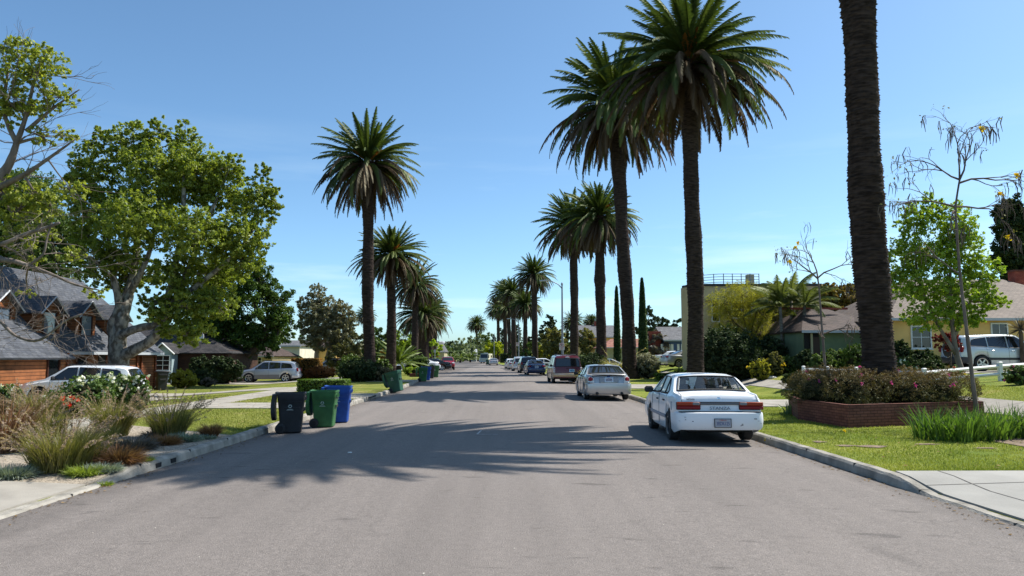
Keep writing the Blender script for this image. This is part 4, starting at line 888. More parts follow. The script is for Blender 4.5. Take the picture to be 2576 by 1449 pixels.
# ================================================================ vehicles
def paint(name,c,metal=0.,rough=.22,var=0): return mat(name,c,rough,var,metal=metal,spec=.5,coat=.6)
M_tyre=mat('tyre_rubber',(.018,.018,.019),.8,.2,20); M_alloy=mat('alloy',(.55,.55,.56),.28,metal=.9); M_steel=mat('dirty_hubcap',(.23,.22,.21),.5,.3,9,metal=.6)
M_under=mat('underbody',(.012,.012,.012),.9); M_trim=mat('black_trim',(.02,.02,.022),.55); M_chrome=mat('chrome',(.7,.7,.72),.12,metal=1.)
M_glass=glassmat(); M_tail=mat('tail_red',(.20,.004,.006),.3,spec=.25); M_amber=mat('tail_orange',(.30,.035,.006),.3,spec=.25); M_clear=mat('clear_lens',(.62,.62,.62),.12,coat=.5)
M_plate=mat('plate_white',(.36,.37,.40),.5); M_plb=mat('plate_ink',(.04,.06,.20),.5); M_rub=mat('window_rubber',(.012,.012,.013),.6)
def interp(tab,y):
    if y<=tab[0][0]: return tab[0][1]
    for (a,b),(c,d) in zip(tab,tab[1:]):
        if y<=c: return b+(d-b)*(y-a)/(c-a+1e-9)
    return tab[-1][1]
class Car:
    def __init__(s,sp):
        s.__dict__.update(sp); s.hL=s.top[0][0]; s.fL=s.top[-1][0]
    def hw(s,y):
        r=s.W/2; k=s.__dict__.get('endr',.45); d=min(y-s.hL,s.fL-y); cut=s.__dict__.get('endc',.12)
        if d<k: r-=cut*(1-max(0,d)/k)**2.2
        return r
    def zt(s,y): return interp(s.top,y)
    def zb(s,y): return min(interp(s.belt,y),s.zt(y)-.02)
    def wg(s,y,z):
        b=s.zb(y); return s.hw(y)*.955-s.tum*max(0,z-b)/(s.H-interp(s.belt,0))
    def bot(s,y):
        z=s.rock
        for yw in s.ax:
            Ra=s.rw*1.0+.055; d=abs(y-yw)
            if d<Ra: z=max(z,s.rw+math.sqrt(Ra*Ra-d*d)*1.0)
        d=min(y-s.hL,s.fL-y)
        if d<.5: z=max(z,s.rock+.10*(1-d/.5))
        return z
    def sec(s,y):
        zb=min(s.bot(y),s.zb(y)-.03); b=s.zb(y); t=s.zt(y); h=s.hw(y); P_=[(h-.05,zb),(h-.012,zb+min(.07,(b-zb)*.2)),(h,lerp(zb,b,.45)),(h-.004,lerp(zb,b,.72)),(h-.012,lerp(zb,b,.92)),(h*.955+.012,b-.004),(s.wg(y,b),b+.008*min(1,(t-b)*10))]
        for k in(.3,.6,.85): z=lerp(b,t,k); P_.append((s.wg(y,z),z))
        w=s.wg(y,t); e=min(.10,w*.15); P_+=[(w-e*.35,t-.032*min(1,(t-b)*5)),(w-e,t-.024),(w*.55,t-.008),(w*.25,t-.001),(0,t)]
        return P_
    def surf(s,y,u):       # point on the top surface, u in -1..1 of the glass half width
        w=s.wg(y,s.zt(y))-.07; return Vector((u*w,y,s.zt(y)-.024*u*u*.9))
    def stations(s):
        ys=set(round(p[0],4) for p in s.top)|set(round(p[0],4) for p in s.belt)
        for yw in s.ax:
            Ra=s.rw+.055
            for k in range(25): ys.add(round(yw-Ra*math.cos(PI*k/24),4))
        ys|=set(np.round(np.linspace(s.hL,s.fL,44),4)); ys=sorted(y for y in ys if s.hL<=y<=s.fL); o=[ys[0]]
        for y in ys[1:]:
            if y-o[-1]>.006: o.append(y)
        return o
def inpoly(p,poly):
    x,y=p; c=False; n=len(poly)
    for i in range(n):
        (a,b),(d,e)=poly[i],poly[i-1]
        if (b>y)!=(e>y) and x<(d-a)*(y-b)/(e-b)+a: c=not c
    return c
def wheel(parent,x,y,r,w,rim,side,style=5,rr=.66):
    mb=MB(); M=Matrix.Translation((0,0,0))@Matrix.Rotation(PI/2*side,4,'Y')
    mb.lathe([(r*rr,-w/2),(r*.93,-w/2),(r,-w/2+.02),(r,w/2-.02),(r*.93,w/2),(r*rr,w/2)],28,0,M,closed=True)
    o=mb.build('wheel',[M_tyre],parent,smooth=True,sharp=40); o.location=(x,y,r)
    m=MB(); m.lathe([(r*rr+.005,w/2-.004),(r*rr*.93,w/2-.006),(r*rr*.88,w/2-.06),(.07,w/2-.055),(.06,w/2-.02),(0.001,w/2-.018)],28,1,M)
    m.lathe([(r*rr+.004,w/2-.003),(r*rr+.004,w/2+.004),(r*rr*.90,w/2-.004),(r*rr*.90,w/2-.03)],28,0,M)
    for k in range(style):
        a=2*PI*k/style; q=Matrix.Rotation(a,4,'Z'); 
        vs=[M@(q@Vector(p)) for p in ((.02,-.035,w/2-.012),(r*rr*.92,-.022-.1*r/style,w/2-.012),(r*rr*.92,.022+.1*r/style,w/2-.012),(.02,.035,w/2-.012),(.02,-.05,w/2-.05),(r*rr*.92,-.05,w/2-.05),(r*rr*.92,.05,w/2-.05),(.02,.05,w/2-.05))]
        m.add(vs,[(0,1,2,3),(4,0,3,7),(1,5,6,2),(0,4,5,1),(3,2,6,7)],0)
    m.build('rim',[rim,M_under],o,smooth=True,sharp=30); return o
def rbox(name,c,d,m,parent,ch=.02,rz=0,rx=0,bevel=0): q=MB(); q.box(c,d,0,rz=rz,rx=rx,ch=min(ch,min(d)*.45)); return q.build(name,m,parent,smooth=True,sharp=35)
def bumper(parent,car,end,z0,z1,out,m,depth=.55,name='bumper',inset=.0,extra=0):
    """U-shaped moulding wrapped round the end of the car; end=-1 rear, +1 front"""
    y0=car.hL if end<0 else car.fL; h=car.W/2+extra; r=.26; pts=[]
    ya=y0-end*depth; ye=y0+end*out
    pts.append((h-.0,ya))
    for k in range(7): a=PI/2*k/6; pts.append((h-r+r*math.cos(a),ye-end*(.17)+end*(.17)*math.sin(a)))
    for k in range(1,8): pts.append(((h-r)*(1-2*k/8.),ye+end*.02*math.sin(PI*k/8)))
    for k in range(7): a=PI/2*(1-k/6); pts.append((-(h-r+r*math.cos(a)),ye-end*.17+end*.17*math.sin(a)))
    pts.append((-h,ya)); n=len(pts); mb=MB()
    prof=[(-.035,z1),(-.006,z1-.012),(.0,z1-.05),(.004,lerp(z0,z1,.5)),(-.012,z0+.05),(-.05,z0),(-.16,z0+.01)]
    prof=[(-.16,z1-.005)]+prof; vs=[]
    for i,(x,y) in enumerate(pts):
        a=Vector(pts[max(0,i-1)]); b=Vector(pts[min(n-1,i+1)]); t=(b-a).normalized(); nr=Vector((t.y,-t.x)); 
        if nr.dot(Vector((x,end*.8)))<0: nr=-nr
        for o,z in prof: vs.append((x+nr.x*o,y+nr.y*o,z))
    k=len(prof); fs=[(i*k+j,i*k+j+1,(i+1)*k+j+1,(i+1)*k+j) for i in range(n-1) for j in range(k-1)]
    if end>0: pass
    else: fs=[f[::-1] for f in fs]
    mb.add(vs,fs); return mb.build(name,m,parent,smooth=True,sharp=40)
def build_car(sp,name,label,cat_,loc,rz,body_m,rim=None,group=None,text=None,detail=2,interior=False,sc_=1.):
    c=Car(sp); e=empty(name,loc,rz,label,cat_,group,sc_); ys=c.stations(); vs=[];fs=[];mi=[]
    secs=[c.sec(y) for y in ys]; k=len(secs[0]); n=2*k-1
    for y,sx in zip(ys,secs):
        for x,z in sx: vs.append((x,y,z))
        for x,z in sx[-2::-1]: vs.append((-x,y,z))
    two=sp.get('low_z'); wins=sp.get('win',[]); rear=sp.get('rear'); frn=sp.get('front'); 
    for i in range(len(ys)-1):
        for j in range(n-1):
            q=(i*n+j,i*n+j+1,(i+1)*n+j+1,(i+1)*n+j); ctr=sum((Vector(vs[a]) for a in q),Vector())/4
            if interior:
                jj=j if j<k-1 else n-2-j
                if 6<=jj<=9 and any(inpoly((ctr.y,ctr.z),w) for w in wins): continue
                if jj>=11 and ((rear[0]<ctr.y<rear[1]) or (frn[0]<ctr.y<frn[1])): continue
            fs.append(q); mi.append(1 if two and ctr.z<two else 0)
    fs.append(tuple(range(n))[::-1]); mi.append(0); b=(len(ys)-1)*n; fs.append(tuple(range(b,b+n))); mi.append(0)
    mb=MB(); mb.add(vs,fs); mb.m=mi; o=mb.build('body',[body_m,sp.get('low_m',body_m)],e,smooth=True,sharp=32)
    bpy.context.view_layer.update()
    u=MB(); u.box((0,(c.hL+c.fL)/2,c.rock+.17),(c.W-.50,c.fL-c.hL-.3,.26)); u.box((0,(c.ax[0]+c.ax[1])/2,c.rock+.03),(c.W-.12,c.ax[1]-c.ax[0]-2*c.rw-.2,.10)); u.build('underbody',M_under,e)
    for yw in c.ax:
        for s_ in(1,-1): wheel(e,s_*(c.W/2-.105),yw,c.rw,.2,rim or M_alloy,s_,sp.get('spokes',5),sp.get('rr',.66))
    gm=M_glass if not interior else sp['glass']
    def patch(nm,y0,y1,U0=1.,U1=1.,off=.007,m=None,nu=12,nv=8):
        q=MB(); V=[]
        for a in range(nv+1):
            y=lerp(y0,y1,a/nv); d=Vector((0,c.zt(y+.01)-c.zt(y-.01),0)); t=Vector((0,.02,c.zt(y+.01)-c.zt(y-.01))).normalized(); nr=Vector((0,-t.z,t.y))
            for b_ in range(nu+1): V.append(c.surf(y,lerp(-1,1,b_/nu)*lerp(U0,U1,a/nv))+nr*off)
        q.add(V,[(a*(nu+1)+b_,a*(nu+1)+b_+1,(a+1)*(nu+1)+b_+1,(a+1)*(nu+1)+b_) for a in range(nv) for b_ in range(nu)]); return q.build(nm,m or gm,e,smooth=True)
    def frame(y0,y1,wd=.035,off=.012):
        q=MB(); pts=[]
        for a in range(9): pts.append((lerp(y0,y1,a/8),-1))
        for a in range(1,12): pts.append((y1,lerp(-1,1,a/12)))
        for a in range(9): pts.append((lerp(y1,y0,a/8),1))
        for a in range(1,12): pts.append((y0,lerp(1,-1,a/12)))
        P3=[]
        for y,u in pts:
            t=Vector((0,.02,c.zt(y+.01)-c.zt(y-.01))).normalized(); P3.append(c.surf(y,u)+Vector((0,-t.z,t.y))*off)
        P3.append(P3[0]); q.tube(P3,wd*.5,4,cap=False); q.build('window_seal',M_rub,e,smooth=True)
    if rear: patch('rear_window',*rear); 
    if frn: patch('windscreen',*frn)
    if detail>1:
        if rear: frame(*rear)
        if frn: frame(*frn)
    for w in wins:
        for s_ in(1,-1):
            q=MB(); V=[(s_*(c.wg(y,z)+.005),y,z) for y,z in w]; q.add(V,[tuple(range(len(w))) if s_>0 else tuple(range(len(w)))[::-1]]); q.build('side_window',gm,e)
            if detail>1: q=MB(); q.tube(V+[V[0]],.012,4,cap=False); q.build('window_seal',M_rub,e)
    if detail>1:      # door gaps and handles
        for s_ in(1,-1):
            for yd,z0_ in sp.get('doors',[]):
                q=MB(); path=[]
                for z in np.linspace(c.rock+.08,interp(c.belt,yd)-.0,8):
                    h=c.hw(yd); b=c.zb(yd); t=(z-c.rock)/(b-c.rock); path.append((s_*(h-.001-(.012*max(0,t-.75)*4)),yd+z0_*(z-c.rock),z))
                q.tube(path,.005,4); q.build('door_gap',M_rub,e)
            for yh in sp.get('handles',[]): rbox('door_handle',(s_*(c.hw(yh)+.004),yh,c.zb(yh)-.12),(.03,.17,.035),sp.get('handle_m',M_trim),e,.01)
    ym=sp['mirror'][0]; zm=sp['mirror'][1]
    for s_ in(1,-1):
        o=rbox('mirror',(s_*(c.W/2+.10),ym,zm),(.20,.10,.14),sp.get('mirror_m',M_trim),e,.035); 
        q=MB(); q.box((s_*(c.W/2-.02),ym+.01,zm-.04),(.12,.05,.04)); q.build('mirror_arm',M_trim,e)
    for L in sp.get('parts',[]): # (name, centre, dims, mat, ch, rx)
        nm,ce,di,m=L[:4]; ch=L[4] if len(L)>4 else .015; rx=L[5] if len(L)>5 else 0; rz_=L[6] if len(L)>6 else 0
        xs=[ce] if abs(ce[0])<1e-6 or nm.startswith('*') else [ce,(-ce[0],ce[1],ce[2])]
        for ii,cc in enumerate(xs): rbox(nm.lstrip('*'),cc,di,m,e,ch,rx=rx,rz=(rz_ if ii==0 else -rz_))
    for B in sp.get('bumpers',[]): bumper(e,c,*B)
    pl=sp.get('plate')
    if pl:
        (px,py,pz),prx=pl[:2]; pm=pl[2] if len(pl)>2 else M_plate; f=MB(); f.box((0,0,0),(.33,.012,.175),0); f.box((0,-.004,0),(.30,.012,.15),1); o=f.build('license_plate',[M_trim if interior else M_chrome,pm],e); o.location=(px,py,pz); o.rotation_euler=(prx,0,0)
        if text:
            lettering('plate_text',text,.10,(0,-.0125,-.012),(PI/2,0,0),M_plb,o,width=.25,ext=.001)
            if len(text)>4: lettering('plate_text','California',.035,(0,-.0125,.055),(PI/2,0,0),mat('plate_script',(.5,.05,.05),.5),o,ext=.001)
    return e,c
# -- shapes
def sedan_old():
    top=[(-2.18,.58),(-2.17,.64),(-2.14,.90),(-2.09,.965),(-2.0,.985),(-1.56,1.01),(-1.5,1.03),(-1.02,1.30),(-.9,1.335),(-.4,1.37),(.1,1.365),(.32,1.34),(.42,1.31),(1.05,.99),(1.12,.965),(1.7,.89),(2.05,.80),(2.15,.72),(2.2,.58)]
    belt=[(-2.18,.53),(-2.14,.84),(-2.05,.905),(-1.5,.935),(.9,.90),(1.1,.885),(2.0,.74),(2.2,.55)]
    return dict(W=1.70,H=1.37,top=top,belt=belt,tum=.20,rock=.20,ax=(-1.17,1.36),rw=.305,rear=(-1.48,-1.0),front=(.45,1.03),endr=.4,endc=.05,spokes=0,rr=.6,
      win=[[(-.98,.96),(-1.05,1.0),(-.74,1.25),(-.70,1.25),(-.70,.955)],[(-.66,.955),(-.66,1.26),(-.5,1.285),(-.1,1.30),(-.1,.94)],[(-.03,.94),(-.03,1.30),(.28,1.275),(.82,.95),(.82,.93)]],
      doors=[(-.07,0),(.88,-.05),(-.95,-.12)],handles=[.12,-.70],mirror=(.72,.97))
def cloth_strip(parent,y,x0,x1,z,m):
    nx,ny=40,8; V=[];
    for j in range(ny+1):
        for i in range(nx+1):
            x=lerp(x0,x1,i/nx); V.append((x,y+(j-ny/2)*.035+.02*math.sin(x*9),z+.035*abs(math.sin(x*7+j*.5))*math.sin(PI*j/ny)+.02*math.sin(x*23+j)*math.sin(PI*j/ny)))
    q=MB(); q.add(V,[(j*(nx+1)+i,j*(nx+1)+i+1,(j+1)*(nx+1)+i+1,(j+1)*(nx+1)+i) for j in range(ny) for i in range(nx)]); return q.build('shelf_cloth',m,parent,smooth=True)
def clear_glass():
    m=bpy.data.materials.new('clear_glass'); m.use_nodes=True; n,l=nt(m); n.remove(n['Principled BSDF']); o=n['Material Output']
    t=n.new('ShaderNodeBsdfTransparent'); t.inputs[0].default_value=(.93,.95,.95,1); g=n.new('ShaderNodeBsdfGlossy'); g.inputs['Roughness'].default_value=.02; lw=n.new('ShaderNodeLayerWeight'); lw.inputs[0].default_value=.25; f=n.new('ShaderNodeMapRange'); f.inputs[3].default_value=.03; f.inputs[4].default_value=.4; l.new(lw.outputs['Facing'],f.inputs[0])
    x=n.new('ShaderNodeMixShader'); l.new(f.outputs[0],x.inputs[0]); l.new(t.outputs[0],x.inputs[1]); l.new(g.outputs[0],x.inputs[2]); l.new(x.outputs[0],o.inputs[0]); return m
# white 1990s sedan
sp=sedan_old(); sp['glass']=clear_glass()
M_white=mat('white_paint',(.80,.81,.82),.28,.05,1.6,coat=.35); M_scuff=mat('scuffed_white',(.80,.81,.82),.42,bump=0,col2=(.05,.055,.07),scale=9,stretch=(.5,1,2.4),ramp=(.70,.735),detail=7)
sp['parts']=[('taillight',(.61,-2.165,.80),(.46,.06,.075),M_amber,.012,-.1),('taillight',(.61,-2.178,.727),(.46,.06,.068),M_tail,.012,-.1),('taillight_trim',(.61,-2.16,.762),(.475,.05,.155),M_trim,.012,-.1),
 ('reverse_light',(.46,-2.172,.802),(.14,.062,.06),mat('grey_lens',(.16,.15,.16),.2),.01,-.1),('lid_strip',(0,-2.165,.806),(.78,.04,.05),mat('grey_strip',(.10,.10,.11),.35),.01,-.1),('lid_strip_edge',(0,-2.161,.835),(1.66,.04,.012),M_trim,.004,-.1),
 ('lock_badge',(0,-2.125,.905),(.075,.04,.05),M_chrome,.012,-.15),('side_moulding',(.853,.1,.47),(.022,2.0,.07),mat('side_strip',(.25,.27,.32),.5),.008),('fuel_door',(-.848,-1.62,.73),(.008,.13,.17),mat('fuel_line',(.42,.43,.46),.5),.003),
 ('mud_flap',(.72,1.0,.22),(.2,.015,.2),M_trim,.003)]
sp['parts']=[p if p[0]!='fuel_door' else ('*fuel_door',)+p[1:] for p in sp['parts']]
sp['bumpers']=[(-1,.30,.64,.10,M_scuff,.62,'bumper'),(1,.28,.60,.10,M_white,.5,'bumper')]
sp['plate']=((.02,-2.318,.44),-.02)
wc,cc=build_car(sp,'parked_sedan','white older sedan with scuffed rear bumper parked nearest at the right kerb','car',(4.49,15.05+2.30,-.035),-.042,M_white,M_steel,'cars parked along the right kerb',text='3BDK125',interior=True,sc_=(1.035,1.0,1.035))
lettering('model_badge','STANZA',.085,(0,-2.196,.715),(PI/2-.1,0,0),mat('badge_grey',(.15,.16,.18),.35,metal=.4),wc,width=.40)
for s_ in(1,-1):
    q=MB(); q.tube([(s_*.735,-2.158,.845),(s_*.735,-2.118,.93),(s_*.73,-2.085,.966),(s_*.70,-1.58,1.004)],.0045,4); q.build('lid_gap',M_rub,wc)
rbox('bumper_seam',(0,-2.20,.652),(1.60,.10,.012),M_rub,wc,.003)
for i_,(sx_,sz_,sw_) in enumerate([(-.70,.55,.05),(-.69,.50,.03),(-.55,.47,.04),(-.3,.52,.03),(.2,.58,.12),(.66,.52,.07),(.72,.48,.05),(-.1,.56,.02),(.40,.42,.05),(.76,.43,.04)]): rbox('paint_scrape',(sx_,-2.2815,sz_),(sw_*.8,.012,.006+.004*(i_%3)),mat('scrape_dark',(.06,.06,.08),.8),wc,.002)
lettering('maker_badge','NISSAN',.05,(-.56,-2.146,.885),(PI/2-.15,0,0),MATS['badge_grey'],wc,width=.15)
# its interior
M_seat=mat('seat_cloth',(.10,.10,.11),.9,.2,30); M_seatl=mat('seat_grey',(.25,.25,.26),.9)
for s_ in(1,-1):
    rbox('front_seat',(s_*.36,.05,.80),(.46,.16,.62),M_seat,wc,.05,rx=.15); rbox('headrest',(s_*.36,-.02,1.15),(.26,.09,.15),M_seatl,wc,.04)
rbox('rear_seat',(0,-.98,.74),(1.25,.2,.48),M_seat,wc,.05,rx=.2); rbox('parcel_shelf',(0,-1.28,.945),(1.36,.5,.03),M_seat,wc,.01)
rbox('brake_light',(.10,-1.40,1.00),(.26,.08,.06),M_trim,wc,.015); rbox('rear_mirror',(-.20,.36,1.215),(.24,.04,.07),M_trim,wc,.015)
rbox('dashboard',(0,1.0,.86),(1.3,.3,.15),M_trim,wc,.04); rbox('cabin_floor',(0,0,.45),(1.5,2.6,.04),M_trim,wc,.01)
cloth_strip(wc,-1.40,-.66,.66,.965,mat('white_cloth',(.72,.71,.67),.9,.1,20))
V=[];nx,nz=26,40
for j in range(nz+1):
    for i in range(nx+1):
        t=j/nz; V.append((lerp(-.62,.12,i/nx),lerp(.98,.50,t)-.05+.012*math.sin(j*2.1+.6*math.sin(i*.5))+random.uniform(-.006,.006),lerp(.93,1.275,t)))
q=MB(); q.add(V,[(j*(nx+1)+i,j*(nx+1)+i+1,(j+1)*(nx+1)+i+1,(j+1)*(nx+1)+i) for j in range(nz) for i in range(nx)]); q.build('sunshade',leafmat('sunshade_film',(.80,.83,.78),(.8,.8,.8),.6,.3,tcol=(1,1,1)),wc,smooth=False)
def modern(W=1.83,H=1.45,low=0.):
    top=[(-2.36,.62),(-2.35,.70),(-2.31,.95),(-2.25,1.03),(-2.1,1.055),(-1.72,1.07),(-1.64,1.09),(-.95,1.385),(-.8,1.42),(-.2,1.45),(.2,1.44),(.35,1.41),(1.15,1.06),(1.25,1.02),(1.8,.93),(2.2,.80),(2.36,.66),(2.40,.5)]
    belt=[(-2.36,.58),(-2.31,.88),(-2.2,.97),(-1.6,.985),(1.1,.93),(1.3,.90),(2.2,.74),(2.40,.47)]
    f=H/1.45; top=[(y,z*f) for y,z in top]; belt=[(y,z*f) for y,z in belt]
    return dict(W=W,H=H,top=top,belt=belt,tum=.24,rock=.20,ax=(-1.36,1.37),rw=.335,rear=(-1.60,-.98),front=(.40,1.12),endr=.7,endc=.20,spokes=5,rr=.74,
      win=[[(y,z*f) for y,z in w] for w in [[(-1.2,1.03),(-.92,1.25),(-.80,1.28),(-.80,1.01)],[(-.75,1.01),(-.75,1.29),(-.4,1.345),(-.02,1.355),(-.02,.975)],[(.05,.975),(.05,1.355),(.3,1.33),(.98,.99),(.98,.965)]]],
      doors=[(.01,0),(.98,-.05),(-.95,-.12)],handles=[.18,-.72],mirror=(.86,1.04*f))
M_silver=paint('silver_paint',(.46,.46,.45),.55,.3); sp=modern()
RY=-2.36
sp['parts']=[('taillight',(.735,-2.30,.86),(.22,.16,.20),M_tail,.05,-.15,.45),('reverse_light',(.68,-2.345,.755),(.18,.08,.09),M_clear,.02,-.1,.3),('taillight_trim',(.73,-2.285,.83),(.27,.15,.28),M_silver,.05,-.12,.42),
 ('spoiler',(0,-2.27,1.065),(1.36,.14,.028),M_silver,.012,.12),('spoiler_shadow_gap',(0,-2.285,1.038),(1.30,.1,.018),M_trim,.005,.0),('plate_recess',(0,-2.348,.845),(.78,.03,.21),mat('silver_shade',(.27,.28,.30),.4,metal=.4),.01,-.14),
 ('chrome_strip',(0,-2.362,.742),(.66,.03,.014),M_chrome,.004),('badge',(0,-2.335,.985),(.12,.03,.05),mat('badge_blue',(.02,.04,.16),.2,coat=.5),.014,-.15),('exhaust',(.50,-2.50,.30),(.13,.12,.11),M_trim,.04),('aerial',(0,-.9,1.455),(.03,.1,.04),M_trim,.01)]
sp['bumpers']=[(-1,.27,.70,.13,M_silver,.55,'bumper'),(1,.22,.66,.10,M_silver,.55,'bumper')]; sp['plate']=((0,-2.372,.845),-.12); sp['handle_m']=M_silver
build_car(sp,'parked_sedan','silver sedan with small boot spoiler and twin exhausts parked behind the white one','car',(4.30,30.2+2.45,-.035),0,M_silver,M_alloy,'cars parked along the right kerb',text='5ZVF409')
# red van
def van():
    top=[(-2.30,.62),(-2.29,.80),(-2.25,1.05),(-2.13,1.72),(-2.05,1.80),(-1.8,1.86),(-.5,1.90),(.5,1.88),(.75,1.83),(.9,1.76),(1.55,1.18),(1.65,1.12),(2.1,1.0),(2.3,.86),(2.36,.55)]
    belt=[(-2.30,.55),(-2.25,.98),(-2.1,1.10),(1.4,1.06),(1.6,1.02),(2.2,.85),(2.36,.5)]
    return dict(W=1.96,H=1.90,top=top,belt=belt,tum=.17,rock=.28,ax=(-1.45,1.45),rw=.34,rear=(-2.235,-2.14),front=(.95,1.52),endr=.25,endc=.04,spokes=6,rr=.6,
      win=[[(-2.0,1.14),(-2.0,1.68),(-.75,1.72),(-.75,1.13)],[(-.68,1.13),(-.68,1.72),(.15,1.72),(.15,1.10)],[(.22,1.10),(.22,1.72),(.62,1.68),(1.12,1.14),(1.12,1.09)]],doors=[(.18,0),(1.2,-.1)],handles=[.32],mirror=(1.05,1.22))
M_red=paint('maroon_paint',(.095,.005,.010),.2,.25); M_beige=paint('beige_paint',(.48,.36,.22),0,.4)
sp=van(); sp['low_z']=.66; sp['low_m']=M_beige
sp['parts']=[('taillight',(.90,-2.275,.90),(.12,.08,.36),M_clear,.02,-.08),('taillight_lens',(.90,-2.32,.98),(.06,.02,.07),M_tail,.005,-.08),('taillight_lens',(.90,-2.32,.84),(.06,.02,.05),M_tail,.005,-.08),('brake_light',(0,-2.135,1.735),(.26,.05,.09),mat('pale_lens',(.55,.5,.5),.3),.01,-.2),('roof_rack',(.6,-.7,1.925),(.05,2.2,.05),M_trim,.01),('roof_bar',(0,-1.9,1.925),(1.2,.04,.03),M_trim,.01),('tailgate_handle',(0,-2.30,1.0),(.13,.03,.05),M_trim,.01),('bumper_strip',(0,-2.425,.62),(1.8,.03,.06),mat('pale_grey_strip',(.45,.44,.42),.5),.01),('exhaust_box',(.25,-2.0,.26),(.5,.3,.16),M_under,.05)]
sp['bumpers']=[(-1,.46,.68,.12,M_beige,.3,'bumper'),(1,.45,.68,.10,M_beige,.3,'bumper')]; sp['plate']=((.28,-2.315,.86),-.1,mat('plate_blue',(.10,.28,.42),.4))
build_car(sp,'parked_van','maroon minivan with beige lower band parked between the silver and blue sedans','van',(4.22,49.4+2.4,-.035),.035,M_red,M_steel,'cars parked along the right kerb',text='WS BJ7')
def place(X,Yrear,L=4.7): Y=Yrear+L/2; return (X,Y,gz(X,Y)+.0)
HD=math.atan(.053)
def simple_parts(sp,m,tail=M_tail,H=1.45):
    f=H/1.45; sp['parts']=[('taillight',(.70,-2.32,.88*f),(.34,.1,.13),tail,.03,-.15,.3),('lid_strip',(0,-2.36,.93*f),(.9,.03,.02),M_chrome,.006),('exhaust',(-.5,-2.46,.28),(.1,.1,.05),M_trim,.02)]
    sp['bumpers']=[(-1,.27,.68,.12,m,.55,'bumper'),(1,.22,.66,.10,m,.55,'bumper')]; sp['plate']=((0,-2.365,.80*f),-.1); sp['handle_m']=m; sp['mirror_m']=m; return sp
M_navy=paint('navy_paint',(.025,.045,.12),.3,.2)
build_car(simple_parts(modern(1.76,1.48),M_navy),'parked_sedan','dark blue sedan parked in front of the maroon minivan','car',place(3.12,71.5),HD,M_navy,M_alloy,'cars parked along the right kerb',text='6KLV')
def suv(W=1.87,H=1.70,L=4.6,rk=.27):
    h=L/2; f=H/1.7
    top=[(-h,.66),(-h+.01,.80),(-h+.05,1.06),(-h+.30,1.52),(-h+.42,1.60),(-h+.8,1.66),(-.3,1.70),(.3,1.68),(.45,1.64),(1.12,1.16),(1.22,1.10),(h-.5,.99),(h-.15,.86),(h,.6)]
    belt=[(-h,.6),(-h+.05,1.0),(-h+.2,1.08),(1.0,1.02),(1.2,.98),(h-.4,.86),(h,.55)]
    top=[(y,z*f) for y,z in top]; belt=[(y,z*f) for y,z in belt]
    return dict(W=W,H=H,top=top,belt=belt,tum=.22,rock=rk,ax=(-h+.93,h-.88),rw=.35,rear=(-h+.07,-h+.29),front=(.5,1.10),endr=.5,endc=.12,spokes=5,rr=.7,
      win=[[(y,z*f) for y,z in w] for w in [[(-h+.42,1.14),(-h+.55,1.42),(-h+.7,1.48),(-1.0,1.54),(-1.0,1.11)],[(-.93,1.11),(-.93,1.55),(-.1,1.59),(-.1,1.07)],[(-.03,1.07),(-.03,1.59),(.36,1.57),(.95,1.08),(.95,1.05)]]],doors=[(-.06,0),(1.0,-.05),(-.98,-.1)],handles=[.12,-.78],mirror=(.80,1.14*f))
def suv_parts(sp,m,L,tail=M_tail,rack=True,H=1.7):
    h=L/2; f=H/1.7; sp['parts']=[('taillight',(.80,-h+.06,1.0*f),(.15,.14,.26),tail,.03,-.2)]+([('roof_rack',(.58,-.5,H-.0),(.04,1.9,.05),M_trim,.01)] if rack else [])+[('headlight',(.68,h-.10,.80*f),(.30,.16,.13),M_clear,.03,.2,-.35)]
    sp['bumpers']=[(-1,.36,.64,.08,sp.get('bm',m),.45,'bumper'),(1,.34,.62,.06,sp.get('bm',m),.45,'bumper')]; sp['plate']=((0,-h-.0,.88*f),-.1); sp['handle_m']=m; return sp
M_black=paint('black_paint',(.012,.013,.015),.1,.15); M_dsilver=paint('dull_silver',(.50,.51,.52),.5,.3); M_wht2=paint('white_paint_plain',(.72,.73,.74))
build_car(suv_parts(suv(1.93,1.83,4.8),M_black,4.8,H=1.83),'parked_suv','black sport utility vehicle parked just ahead of the dark blue sedan','car',place(2.72,80.5,4.8),HD,M_black,M_alloy,'cars parked along the right kerb',detail=1)
sp=suv_parts(suv(1.85,1.80,4.4),M_wht2,4.4,H=1.8); sp['low_z']=9; sp['low_m']=M_dsilver
build_car(sp,'parked_suv','pale boxy off-roader with black roof rack ahead of the black one','car',place(2.1,91,4.4),HD,M_dsilver,M_alloy,'cars parked along the right kerb',detail=1)
build_car(simple_parts(modern(1.8,1.45),M_dsilver),'parked_sedan','silver sedan squeezed ahead of the pale off-roader','car',place(1.6,101),HD,M_dsilver,M_alloy,'cars parked along the right kerb',detail=1)
build_car(suv_parts(suv(1.76,1.52,4.3,.2),M_wht2,4.3,rack=False,H=1.52),'parked_hatchback','white hatchback at the head of the near row of parked cars','car',place(1.22,109.5,4.3),HD,M_wht2,M_alloy,'cars parked along the right kerb',detail=1)
build_car(simple_parts(modern(1.8,1.45),M_dsilver),'parked_sedan','far silver sedan parked alone before the cream camper','car',place(-1.95,153),HD,M_dsilver,M_alloy,'cars parked along the right kerb',detail=1)
build_car(suv_parts(suv(1.85,1.78,4.5),M_wht2,4.5,H=1.78),'parked_suv','small far white car standing at the end of the road','car',place(-6.5,231,4.5),HD,M_wht2,M_alloy,'cars parked along the right kerb',detail=1)
